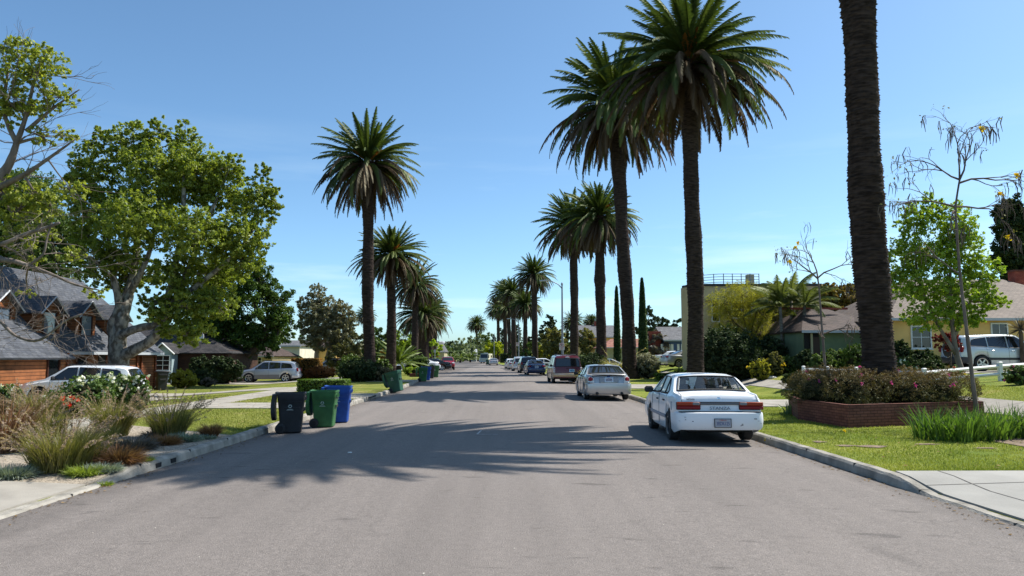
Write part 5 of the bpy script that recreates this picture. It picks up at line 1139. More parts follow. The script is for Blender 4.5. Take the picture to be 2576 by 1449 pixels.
# cream camper van seen from the front
def camper():
    top=[(-3.0,.6),(-2.99,2.2),(-2.9,2.55),(2.2,2.6),(2.5,2.5),(2.85,1.35),(3.0,1.2),(3.05,.6)]; belt=[(-3.0,.55),(-2.95,1.3),(2.6,1.3),(2.9,1.15),(3.05,.55)]
    return dict(W=2.2,H=2.6,top=top,belt=belt,tum=.06,rock=.35,ax=(-1.6,1.7),rw=.38,front=(2.53,2.83),endr=.15,endc=.03,spokes=6,rr=.6,win=[[(-2.2,1.5),(-2.2,2.1),(-1.0,2.1),(-1.0,1.5)],[(1.3,1.42),(1.3,2.15),(2.3,2.15),(2.5,1.42)]],mirror=(2.6,1.6))
M_cream=mat('cream_paint',(.55,.52,.38),.5); sp=camper(); sp['parts']=[('roof_vent',(0,.3,2.68),(.7,.7,.18),M_clear,.03),('headlight',(.75,3.0,.85),(.2,.1,.16),M_clear,.03)]; sp['bumpers']=[(1,.4,.58,.1,M_chrome,.2,'bumper')]
build_car(sp,'camper_van','cream box-shaped camper van facing the viewer far down the street','camper van',(-4.35,197,gz(-4.35,197)),PI+HD-.25,M_cream,M_steel,detail=1)
# red pickup facing us
def pickup():
    top=[(-2.6,.7),(-2.59,1.0),(-2.5,1.02),(-.75,1.03),(-.7,1.10),(-.52,1.62),(-.4,1.70),(.3,1.72),(.5,1.68),(1.12,1.20),(1.25,1.13),(2.2,1.04),(2.5,.92),(2.56,.6)]; belt=[(-2.6,.6),(-2.5,.99),(1.1,1.04),(1.3,1.0),(2.3,.88),(2.56,.55)]
    return dict(W=1.85,H=1.72,top=top,belt=belt,tum=.2,rock=.34,ax=(-1.6,1.62),rw=.37,rear=(-.68,-.55),front=(.54,1.1),endr=.4,endc=.12,spokes=6,rr=.66,win=[[(-.4,1.10),(-.4,1.58),(.2,1.62),(.2,1.08)],[(.27,1.08),(.27,1.62),(.42,1.6),(.98,1.12),(.98,1.08)]],doors=[(.24,0)],handles=[.4],mirror=(.95,1.2))
M_rred=paint('red_paint',(.30,.012,.018),.2,.2); sp=pickup(); sp['parts']=[('headlight',(.70,2.50,.93),(.34,.16,.16),M_clear,.04,.1,-.3),('grille',(0,2.56,.86),(.80,.06,.20),M_trim,.04),('grille_frame',(0,2.545,.86),(.90,.05,.27),M_rred,.05)]
sp['bumpers']=[(1,.45,.74,.07,M_rred,.5,'bumper'),(-1,.5,.7,.06,M_chrome,.3,'bumper')]; sp['mirror_m']=M_rred
e_,c_=build_car(sp,'pickup_truck','red pickup truck parked facing the viewer at the left kerb','pickup',(-7.45,101,gz(-5,100)),PI+HD+.03,M_rred,M_alloy,detail=1)
rbox('license_plate',(0,2.66,.60),(.31,.02,.16),M_plate,e_,.005)
build_car(suv_parts(suv(1.85,1.75,4.6),M_black,4.6,H=1.75),'parked_suv','dark vehicle parked right behind the red pickup','car',(-8.2,110,gz(-6.,110)),PI+HD,M_black,M_alloy,detail=1)
# driveways
def dcar(sp,nm,lb,x,Y,rz,m,rim=None,sc_=1.,dz=.02,detail=1):
    b=at(x,Y); b.z+=dz; return build_car(sp,nm,lb,'car',b,rz,m,rim or M_alloy,'cars standing on driveways',detail=detail,sc_=sc_)
dcar(simple_parts(modern(1.8,1.45),M_wht2),'driveway_car','white sedan tail showing beside the left row palms',1052,86,PI*.62,M_wht2)
dcar(simple_parts(modern(1.8,1.42),M_black),'driveway_car','dark low car beside the white tail in the left driveway',1082,88,PI*.55,M_black)
dcar(simple_parts(modern(1.8,1.45),M_wht2),'driveway_car','white sedan half hidden behind the maroon minivan',1367,88,-PI/2,M_wht2)
dcar(simple_parts(modern(1.8,1.45),M_dsilver),'driveway_car','silver sedan with red tail light behind the tallest palm trunk',1738,62,-PI*.46,M_silver,detail=2)
sp=sedan_old(); sp['parts']=[('taillight',(.61,-2.17,.77),(.4,.06,.12),M_tail,.012)]; sp['bumpers']=[(-1,.30,.62,.1,M_wht2,.6,'bumper'),(1,.28,.6,.1,M_wht2,.5,'bumper')]
dcar(sp,'driveway_car','white older sedan in front of the blue house windows',1703,68.5,-PI*.5,M_wht2)
dcar(simple_parts(modern(1.8,1.45),M_wht2),'driveway_car','pale car glimpsed behind the pampas grass',1530,72,-PI*.5,M_wht2)
M_pearl=paint('pearl_white',(.80,.82,.86),0,.2)
sp=suv_parts(suv(1.84,1.62,4.55),M_pearl,4.55,H=1.62); sp['mirror_m']=M_trim
dcar(sp,'driveway_car','white crossover in front of the cedar house',216,32.6,PI*.53,M_pearl,detail=2,sc_=1.02)
M_slv2=paint('blue_silver_paint',(.42,.45,.50),.5,.28); sp=suv_parts(suv(1.85,1.67,4.57),M_slv2,4.57,rack=True,H=1.67); sp['low_z']=.50; sp['low_m']=mat('grey_cladding',(.16,.16,.16),.6); sp['bm']=M_slv2
dcar(sp,'driveway_car','silver crossover parked under the leaning dark evergreen',680,59,PI*.535,M_slv2,detail=2)
dcar(suv_parts(suv(1.85,1.75,4.6),M_dsilver,4.6,H=1.75),'driveway_car','shaded grey car behind the orange hedges',838,79,PI*.5,M_dsilver)
# compact white suv with spare wheel, right
sp=suv(1.78,1.68,4.4,.30); sp['ax']=(-1.28,1.36); sp['top']=[(-2.2,.66),(-2.19,.8),(-2.16,1.02),(-2.02,1.55),(-1.9,1.62)]+[p for p in sp['top'] if p[0]>-1.6]; sp['rear']=(-2.14,-2.04)
M_grn=paint('greenish_white',(.52,.56,.57),.3,.3); sp=suv_parts(sp,M_grn,4.4,rack=False,H=1.68); sp['bm']=mat('dark_bumper',(.03,.03,.035),.6); sp['bumpers']=[(-1,.36,.64,.08,sp['bm'],.45,'bumper'),(1,.34,.62,.06,sp['bm'],.45,'bumper')]
sp['parts'].append(('side_moulding',(.893,.1,.56),(.03,2.2,.10),M_trim,.01))
e_,_=dcar(sp,'driveway_car','white compact off-roader with covered spare wheel before the tan house',2510,34,-PI*.5,M_grn,detail=2)
M=Matrix.Rotation(PI/2,4,'X'); q=MB(); q.lathe([(.0,0),(.30,0),(.35,.03),(.36,.1),(.35,.17),(.30,.19),(0,.19)],28,0,M); o=q.build('spare_wheel_cover',M_trim,e_,smooth=True,sharp=50); o.location=(0,-2.16,.98)
q=MB(); q.lathe([(.362,.02),(.375,.05),(.375,.15),(.362,.17)],28,0,M,closed=True); r_=q.build('cover_rim',M_chrome,o,smooth=True)
lettering('cover_lettering','CRV',.16,(0,-.193,.0),(PI/2,0,0),mat('letter_white',(.7,.7,.7),.5),o,width=.36)
# ================================================================ houses
M_cedar=plankmat('cedar_boards',(.17,.058,.02),(.24,.088,.032),.15,bricks=4.2,gap=.09,dark=.3,var=.35)
M_cedard=plankmat('cedar_dark',(.15,.045,.02),(.19,.06,.025),.15,bricks=4.2,gap=.09,dark=.3)
M_shing=plankmat('grey_shingles',(.058,.064,.078),(.095,.10,.112),.19,bricks=.32,gap=.06,dark=.5,var=.3)
M_dshing=plankmat('dark_shingles',(.03,.03,.033),(.06,.055,.055),.19,bricks=.32,gap=.08,dark=.4)
M_bshing=plankmat('brown_shingles',(.05,.034,.028),(.085,.058,.048),.16,bricks=.30,gap=.08,dark=.45,var=.3)
M_tshing=plankmat('taupe_shingles',(.13,.10,.08),(.18,.14,.112),.16,bricks=.30,gap=.06,dark=.5,var=.2)
M_gshing=plankmat('plain_grey_shingles',(.10,.10,.105),(.14,.14,.145),.17,bricks=.3,gap=.05,dark=.6)
M_brick=plankmat('red_brick',(.135,.045,.032),(.19,.07,.048),.068,bricks=.21,gap=.14,dark=.55,var=.3)
M_brick2=plankmat('chimney_brick',(.30,.06,.04),(.38,.10,.06),.075,bricks=.22,gap=.12,dark=.6)
M_fascia=mat('white_fascia',(.40,.42,.45),.6); M_wt=mat('white_trim',(.70,.70,.68),.6,.06,5)
def stucco(n,c): return mat(n,c,.92,.10,1.2,bump=.5,bscale=45,spec=.15)
M_yel=stucco('yellow_stucco',(.54,.43,.25)); M_sage=stucco('sage_stucco',(.17,.215,.125)); M_tan=stucco('tan_stucco',(.78,.50,.18)); M_blue=stucco('blue_wall',(.085,.13,.27)); M_pblue=stucco('pale_blue_wall',(.33,.42,.44)); M_crm=stucco('cream_wall',(.60,.56,.46))
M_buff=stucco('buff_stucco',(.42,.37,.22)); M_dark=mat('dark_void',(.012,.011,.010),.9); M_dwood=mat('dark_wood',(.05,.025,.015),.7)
def quadroof(mb,a,b,c,d,t=.09,mi=0):
    """slab of roofing between four corners"""
    vs=[Vector(p) for p in(a,b,c,d)]; n=(vs[1]-vs[0]).cross(vs[3]-vs[0]).normalized(); 
    if n.z<0: n=-n
    lo=[v-n*t for v in vs]; V=vs+lo; mb.add(V,[(0,1,2,3),(7,6,5,4),(0,4,5,1),(1,5,6,2),(2,6,7,3),(3,7,4,0)],mi)
def window(parent,c,w,h,ax='y',sgn=-1,frame=M_wt,d=.07,bars=(1,1),glass=None,name='window',sill=True):
    """window standing proud of a wall; ax = axis of the wall normal"""
    q=MB(); f=.07
    def B(u,z,du,dz,off,t,mi):
        if ax=='y': q.box((c[0]+u,c[1]+sgn*off,c[2]+z),(du,t,dz),mi)
        else: q.box((c[0]+sgn*off,c[1]+u,c[2]+z),(t,du,dz),mi)
    B(0,h/2+f/2,w+2*f,f,d/2,d,0);B(0,-h/2-f/2,w+2*f,f,d/2,d,0);B(-w/2-f/2,0,f,h,d/2,d,0);B(w/2+f/2,0,f,h,d/2,d,0)
    for i in range(bars[0]): B(-w/2+w*(i+1)/(bars[0]+1),0,.03,h,d*.4,.03,0)
    for i in range(bars[1]): B(0,-h/2+h*(i+1)/(bars[1]+1),w,.03,d*.4+.002,.03,0)
    if sill: B(0,-h/2-f-.025,w+.24,.05,d*.75,d*1.5,0)
    o=q.build(name,frame,parent); q=MB(); g=MB()
    if ax=='y': g.box((c[0],c[1]+sgn*.012,c[2]),(w,.02,h))
    else: g.box((c[0]+sgn*.012,c[1],c[2]),(.02,w,h))
    g.build('pane',glass or M_glass,o); return o
def B(parent,name,c,d,m,uv=True,**k): q=MB(); q.box(c,d,0,**k); return q.build(name,m,parent,uv=uv)
# ---- cedar house (front wall faces the street, +x)
h=empty('cedar_house',(-22.2,48,-.27),0,'cedar-clad house with steep grey shingle roof and gabled dormers','house')
WL=24; EH=2.62; RX=-4.2; RZ=EH+4.15
q=MB(); q.box((-4.2,-WL/2,EH/2),(8.4,WL,EH),0); q.build('wall',M_cedar,h,uv=True)
q=MB(); quadroof(q,(.35,.35,EH-.32),(RX,-1.3,RZ),(RX,-WL,RZ),(.35,-WL,EH-.32)); quadroof(q,(.35,.35,EH-.32),(-8.8,.35,EH-.32),(RX,-1.3,RZ),(RX,-1.3,RZ)); quadroof(q,(-8.8,.35,EH-.32),(-8.8,-WL,EH-.32),(RX,-WL,RZ),(RX,-1.3,RZ)); q.build('roof',M_shing,h,uv=True)
B(h,'gutter',(.40,-WL/2+.2,EH-.42),(.12,WL,.15),M_fascia)
B(h,'corner_board',(.03,-.06,EH/2-.1),(.10,.14,EH-.1),M_cedard); B(h,'corner_board',(.05,-6.0,EH/2-.1),(.10,.10,EH-.2),M_cedard)
for y0,y1,z1,m_,nm in((-1.95,-.25,2.05,M_cedar,'garage_door'),(-4.1,-2.6,2.05,M_cedar,'garage_door')):
    q=MB(); q.box((.02,(y0+y1)/2,z1/2),(.04,y1-y0,z1),0); o=q.build(nm,m_,h,uv=True)
    B(h,'door_frame',(.06,(y0+y1)/2,z1+.05),(.14,y1-y0+.2,.11),M_cedard); 
    for yy in(y0-.05,y1+.05): B(h,'door_frame',(.06,yy,z1/2),(.14,.10,z1),M_cedard)
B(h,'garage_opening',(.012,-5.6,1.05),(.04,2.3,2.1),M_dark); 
for yy,ww,hh,zz in((-8.4,.8,1.1,1.35),(-10.6,1.0,1.9,1.0),(-12.8,.9,1.9,1.0)): window(h,(0,yy,zz),ww,hh,'x',1,M_cedard,bars=(0,1),sill=False)
for i,yc in enumerate((-3.8,-7.15,-10.45,-14.0)):
    w_=1.9; x0=-.55; zb_=EH+.45; ze=zb_+1.2; zr=ze+.72; q=MB()
    q.add([(x0,yc-w_/2,zb_),(x0,yc+w_/2,zb_),(x0,yc+w_/2,ze),(x0,yc,zr),(x0,yc-w_/2,ze)],[(0,1,2,3,4)]); xb=-(ze-EH)-.3
    for s_ in(-1,1): q.add([(x0,yc+s_*w_/2,zb_-.3),(xb,yc+s_*w_/2,ze-.1),(xb,yc+s_*w_/2,ze),(x0,yc+s_*w_/2,ze)],[(0,1,2,3) if s_>0 else (3,2,1,0)])
    d=q.build('dormer',M_cedar,h,uv=True); r=MB(); xr=-(zr-EH)-.3
    for s_ in(-1,1): quadroof(r,(x0+.3,yc,zr+.08),(xr,yc,zr+.08),(xb,yc+s_*(w_/2+.2),ze-.12),(x0+.3,yc+s_*(w_/2+.2),ze-.12),.07)
    r.build('dormer_roof',M_shing,d,uv=True)
    f=MB(); 
    for s_ in(-1,1): f.tube([(x0+.31,yc,zr+.03),(x0+.31,yc+s_*(w_/2+.2),ze-.17)],.045,4)
    f.build('dormer_fascia',M_fascia,d)
    window(d,(x0,yc,zb_+.62),1.0,1.05,'x',1,M_cedard,bars=(0,0),sill=False,glass=mat('sky_glass',(.10,.13,.17),.05,spec=1.))
q=MB(); q.box((1.0,-18.2,EH/2-.31),(2.0,10.2,EH-.62),0); q.build('wing_wall',M_cedar,h,uv=True)
q=MB(); quadroof(q,(2.35,-13.0,EH-.66),(-2.0,-13.0,EH+2.0),(-2.0,-24,EH+2.0),(2.35,-24,EH-.66)); q.add([(2.0,-13.12,EH-.5),(-1.9,-13.12,EH+1.85),(-1.9,-13.12,EH-.5)],[(0,1,2)]); q.build('wing_roof',M_shing,h,uv=True)
B(h,'corner_board',(2.03,-13.15,1.1),(.10,.12,2.2),M_cedard)
window(h,(2.0,-14.2,1.1),.8,1.9,'x',1,M_cedard,bars=(0,0),sill=False)
# ---- small house with dark roof and pale blue gabled bay
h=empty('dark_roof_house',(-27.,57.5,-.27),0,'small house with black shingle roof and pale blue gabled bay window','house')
q=MB(); q.box((.6,3.6,1.25),(10.6,7,2.5),0); q.build('wall',plankmat('shaded_brick',(.06,.03,.022),(.09,.045,.03),.068,bricks=.21,gap=.14,dark=.55,var=.3),h,uv=True)  # brick colour darkened to carry the tree shade on this wall
q=MB(); quadroof(q,(-5,-.3,2.3),(6.3,-.3,2.3),(1.6,3.6,4.3),(-5,3.6,4.3)); quadroof(q,(6.3,-.3,2.3),(6.3,7.4,2.3),(1.6,3.6,4.3),(1.6,3.6,4.3)); q.build('roof',M_dshing,h,uv=True)
q=MB(); q.box((1.45,-.5,1.15),(1.3,1.0,2.3),0); q.add([(.7,-1.0,2.3),(2.2,-1.0,2.3),(1.45,-1.0,2.95)],[(0,1,2)]); b_=q.build('bay',M_pblue,h)
q=MB(); 
for s_ in(-1,1): quadroof(q,(1.45,-1.25,3.08),(1.45,1.2,3.08),(1.45+s_*.95,1.2,2.25),(1.45+s_*.95,-1.25,2.25),.06)
q.build('bay_roof',M_dshing,b_,uv=True); q=MB()
for s_ in(-1,1): q.tube([(1.45,-1.27,3.03),(1.45+s_*.95,-1.27,2.2)],.055,4)
q.build('bay_fascia',M_wt,b_)
window(b_,(1.45,-1.0,1.55),.95,1.05,'y',-1,M_wt,bars=(1,2))
B(h,'chimney',(1.2,6.0,4.2),(.9,.6,2.0),M_brick2)
q=MB(); q.lathe([(0,0),(.28,.05),(.46,.16),(.45,.19),(.26,.09),(0,.05)],24,0,Matrix.Rotation(R(75),4,'X')); d=q.build('satellite_dish',mat('dish_white',(.62,.62,.60),.5),None,smooth=True); d.location=(P(478,848,56).x,57.6,P(478,848,56).z); tag(d,'round white satellite dish above the black shingle roof','dish')
q=MB(); q.tube([(0,.1,0),(0,.3,-.5),(.0,.35,-.9)],.025,6); q.build('dish_arm',M_trim,d)
def box_house(name,label,x0,x1,Y,yr,ye,wm,rm,depth=9,hip=2.5,wins=(),chim=None,zb=None,ridge_end=None):
    """plain house facing the camera: photo columns x0..x1, roof ridge at yr, eaves at ye"""
    A=P(x0,ye,Y); D=P(x1,ye,Y); zr=P(x0,yr,Y+depth*.45).z; g=min(gz(A.x,Y),gz(D.x,Y)) if zb is None else zb; W=D.x-A.x; ze=A.z-g; zr-=g
    h=empty(name,((A.x+D.x)/2,Y,g),0,label,'house'); q=MB(); q.box((0,depth/2,ze/2),(W-.5,depth-.4,ze),0); q.build('wall',wm,h,uv=True); y=-.25; q=MB(); m=depth/2
    a=(-W/2,y,ze-.1);b=(W/2,y,ze-.1);c=(W/2,depth+.2,ze-.1);d=(-W/2,depth+.2,ze-.1); r0=(-W/2+hip,m,zr); r1=(W/2-hip,m,zr)
    quadroof(q,a,b,r1,r0);quadroof(q,b,c,r1,r1);quadroof(q,c,d,r0,r1);quadroof(q,d,a,r0,r0); q.build('roof',rm,h,uv=True)
    if hip<.5:
        q=MB(); 
        for s_ in(-1,1): q.add([(s_*(W/2-.25),.2,ze-.05),(s_*(W/2-.25),depth-.2,ze-.05),(s_*(W/2-.25),m,zr-.1)],[(0,1,2) if s_>0 else (2,1,0)])
        q.build('gable',wm,h,uv=True)
    B(h,'fascia',(0,y-.03,ze-.14),(W,.05,.14),M_fascia)
    for (xa,xb,ya,yb) in wins:
        p=P(xa,ya,Y);r=P(xb,yb,Y); window(h,((p.x+r.x)/2-h.location.x,.2,(p.z+r.z)/2-g),r.x-p.x,p.z-r.z)
    if chim: p=P(chim[0],chim[1],Y+depth*.5); B(h,'chimney',(p.x-h.location.x,depth*.5,p.z-g-1.2),(chim[2]*pxm(Y),.8,2.4),M_brick2)
    return h
box_house('grey_roof_house','pale grey shingle roof behind the black-roofed house',440,560,76,838,878,M_crm,M_shing,hip=2)
box_house('shaded_house','yellowish house shaded beneath the dark evergreen',562,690,70,868,893,M_yel,M_bshing,hip=1.5,wins=[(640,655,900,915)])
box_house('white_bungalow','white-walled bungalow with dark roof left of the eucalyptus',700,758,95,856,868,M_crm,M_gshing,hip=.1)
box_house('brown_roof_house','low brown-roofed house behind the eucalyptus trunks',748,850,105,856,872,M_tan,M_bshing,hip=2)
box_house('grey_gable_house','grey-roofed house at the far left behind the stout palm',1066,1120,165,861,884,M_buff,M_gshing,hip=1,depth=10)
box_house('white_far_building','flat white building far beyond the end of the street',1098,1118,420,858,864,M_crm,M_fascia,hip=.3)
box_house('white_gable_house','white gabled house at the end of the street',1182,1200,262,878,892,stucco('dull_white',(.40,.39,.37)),M_fascia,hip=.1,depth=6)
box_house('grey_brown_house','large tan house with dull brown roof behind the knotted palm',1458,1562,112,818,846,M_tan,M_gshing,hip=.2,depth=12,chim=(1499,808,9))
box_house('red_roof_house','low house with terracotta roof beyond the cypress columns',1512,1672,98,852,872,M_buff,plankmat('terracotta',(.25,.10,.07),(.32,.15,.10),.2,bricks=.3),hip=2)
h=box_house('blue_house','blue house with white shutters and grey shingle roof',1668,1790,75,822,853,M_blue,M_gshing,hip=.1,depth=8,wins=[(1671,1686,868,888),(1740,1752,868,888)])
for xx in(1666,1692,1707,1717): p=P(xx,878,75); B(h,'shutter',(p.x-h.location.x,.12,p.z-h.location.z),(.24,.06,1.0),M_wt)
p=P(1712,870,75); B(h,'porch_post',(p.x-h.location.x,-.9,1.2),(.16,.16,2.7),M_wt); p=P(1652,860,75); B(h,'brick_gable',(p.x-h.location.x,1.5,1.7),(1.2,1.5,3.4),M_brick2)
# ---- curved yellow two-storey house
g0=1.0; h=empty('yellow_house',(12.5,52,g0-.4),0,'yellow stucco two-storey house with curved corner and roof terrace railing','house'); H=P(1800,724,52).z-g0+.4
def X52(x): return P(x,800,52).x-12.5
pl=[(X52(1739),.0)]+[(X52(1739)+1.2*math.sin(a),.9-.9*math.cos(a)+0.) for a in np.linspace(0,.01,2)]
xa,xb=X52(1739),X52(1742)
plan=[(xa,0.)]; cx_=X52(1775); 
for a in np.linspace(PI,1.5*PI,9): plan.append((X52(1782)+1.6*math.cos(a)-.2,.2+1.6*math.sin(a)+.2))
plan+= [(X52(2045),-1.4),(X52(2045),9),(xa+4.2,9),(xa,1.9)]
q=MB(); q.prism(plan,H,0); q.build('wall',M_yel,h,smooth=True,sharp=35)
q=MB(); cp=[(x+(.06 if x>0 else -.06),y-.06) for x,y in plan]; q.prism(cp,.16,0,Matrix.Translation((0,0,H+.004))); q.build('coping',mat('dark_coping',(.03,.025,.022),.6),h,smooth=True,sharp=35)
B(h,'side_wing',(xa-.16,.9,(H-.6)/2),(.30,1.0,H-.6),M_buff); B(h,'wing_coping',(xa-.17,.9,H-.54),(.36,1.1,.12),MATS['dark_coping'])
q=MB(); rp=[(x,y+.12) for x,y in plan[1:11]]
rp=[(lerp(X52(1768),X52(1900),t),-1.0+.9*(1-min(1,t*3))**2) for t in np.linspace(0,1,13)]
for zz in(.25,.5,.75,1.0)[:4]: q.tube([(x,y,H+.12+zz*.75) for x,y in rp],.02,5)
for i in range(0,13,2): q.tube([(rp[i][0],rp[i][1],H+.1),(rp[i][0],rp[i][1],H+.9)],.03,5)
q.build('railing',mat('railing_grey',(.16,.18,.20),.4,metal=.6),h)
B(h,'window_canopy',(X52(1781),-1.45,P(0,756,52).z-g0+.4),(1.1,.5,.14),M_buff); window(h,(X52(1786),-1.38,P(0,782,52).z-g0+.4),.42,1.5,'y',-1,M_wt,bars=(0,2),sill=False)
for xx in(1945,1955): B(h,'column',(X52(xx),-2.0,1.2),(.22,.22,2.4),M_yel)
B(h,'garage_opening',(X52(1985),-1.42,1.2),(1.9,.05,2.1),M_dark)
for xx,zz in((1850,780),(1980,800)): window(h,(X52(xx),-1.4,P(0,zz,52).z-g0+.4),1.3,1.1,'y',-1,M_wt)
B(h,'chimney',(X52(1925),3,H+.6),(.5,.5,1.3),M_yel)
# ---- sage house with brown roof
h=box_house('sage_house','sage green house with brown shingle hip roof left of the nearest palm',2012,2262,41,775,828,M_sage,M_bshing,hip=2.1,depth=9)
X=lambda x,Y=41: P(x,800,Y).x-h.location.x
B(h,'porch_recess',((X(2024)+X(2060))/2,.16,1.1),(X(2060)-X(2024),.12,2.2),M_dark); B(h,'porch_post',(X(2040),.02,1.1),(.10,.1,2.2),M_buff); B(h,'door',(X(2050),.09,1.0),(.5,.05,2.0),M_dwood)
B(h,'ridge_tiles',(0,4.5,P(0,775,45).z-h.location.z+.04),(4.,.25,.12),plankmat('terracotta2',(.30,.07,.05),(.36,.10,.07),.1))
# ---- tan house
h=box_house('tan_house','tan stucco house with taupe shingle roof behind the white off-roader',2228,2900,39,700,797,M_tan,M_tshing,hip=4.2,depth=11,wins=[(2500,2540,815,866),(2298,2346,822,874)])
p=P(2549,702,45); B(h,'chimney',(p.x-h.location.x,5.6,p.z-h.location.z-.9),(.78,.6,2.6),M_brick2); B(h,'chimney_cap',(p.x-h.location.x,5.6,p.z-h.location.z+.44),(.9,.7,.10),M_brick)
# ================================================================ street furniture
def lamp(x,Y,lb,hd=8.9):
    b=at(x,Y); H=P(x,716,66).z-b.z if Y==66 else 7.6; e=empty('street_lamp',b,0,lb,'street lamp','grey street lamps on the right'); M_p=mat('lamp_pole',(.24,.26,.29),.5,.1,3,metal=.3)
    q=MB(); q.lathe([(.18,-.05),(.18,.12),(.12,.2),(.11,.3)],12); q.tube([(0,0,.2),(0,0,H*.5),(0,0,H)],[.11,.09,.065],12); q.lathe([(.09,H-.05),(.1,H+.08),(.03,H+.2),(0,H+.2)],10); q.build('pole',M_p,e,smooth=True,sharp=40)
    q=MB(); q.tube([(0,0,H-.35),(-.35,-.05,H+.02),(-.9,-.1,H+.28),(-1.35,-.12,H+.36)],[.045,.042,.038,.035],8); q.build('arm',M_p,e,smooth=True)
    q=MB(); q.add([(-1.3,-.05,H+.42),(-1.3,-.19,H+.42),(-1.9,-.24,H+.40),(-2.0,-.12,H+.36),(-1.9,0,H+.40),(-1.3,-.05,H+.32),(-1.3,-.19,H+.32),(-1.9,-.26,H+.27),(-2.02,-.12,H+.29),(-1.9,.02,H+.27)],[(0,4,3,2,1),(5,6,7,8,9),(0,1,6,5),(1,2,7,6),(2,3,8,7),(3,4,9,8),(4,0,5,9)]); q.build('lamp_head',mat('lamp_head',(.45,.47,.48),.4),e); return e
l1=lamp(1415,66,'near grey street lamp with curved arm left of the knotted palm'); lamp(1305,124,'second street lamp before the thick palm trunk'); lamp(1243,198,'farthest street lamp beside the round lime tree')
def psign(x,y,Y,lb,e_=None):
    p=P(x,y,Y); q=MB(); q.box((0,0,0),(.46,.02,.62),0,ch=.008); s=q.build('parking_sign',mat('sign_white',(.62,.62,.62),.4),None); s.location=(p.x,Y-.14,p.z); tag(s,lb,'sign','parking signs on lamp posts')
    lettering('letter','P',.34,(0,-.013,.09),(PI/2,0,0),M_trim,s,ext=.002); q=MB(); M=Matrix.Rotation(PI/2,4,'X'); q.lathe([(.165,-.004),(.20,-.004),(.20,.004),(.165,.004)],28,0,M,closed=True); q.box((0,0,0),(.36,.008,.035),0,ry=R(45)); o=q.build('ring',mat('sign_red',(.5,.02,.02),.4),s); o.location=(0,-.018,.09)
    q=MB(); q.box((0,-.013,-.19),(.30,.006,.03)); q.box((0,-.013,-.24),(.22,.006,.02)); q.build('lines',mat('sign_red2',(.5,.02,.02),.4),s)
psign(1413,872,66,'white no-parking sign fixed to the near lamp pole'); psign(1302,866,124,'small far sign fixed to the second lamp pole')
b=at(1094,100); e=empty('sign_post',b,0,'thin grey sign post near the red pickup','sign post'); q=MB(); q.tube([(0,0,-.1),(0,0,2.6)],.03,6); q.build('post',M_fascia,e); q=MB(); q.box((0,-.04,2.4),(.3,.02,.4)); q.build('plate',M_fascia,e)
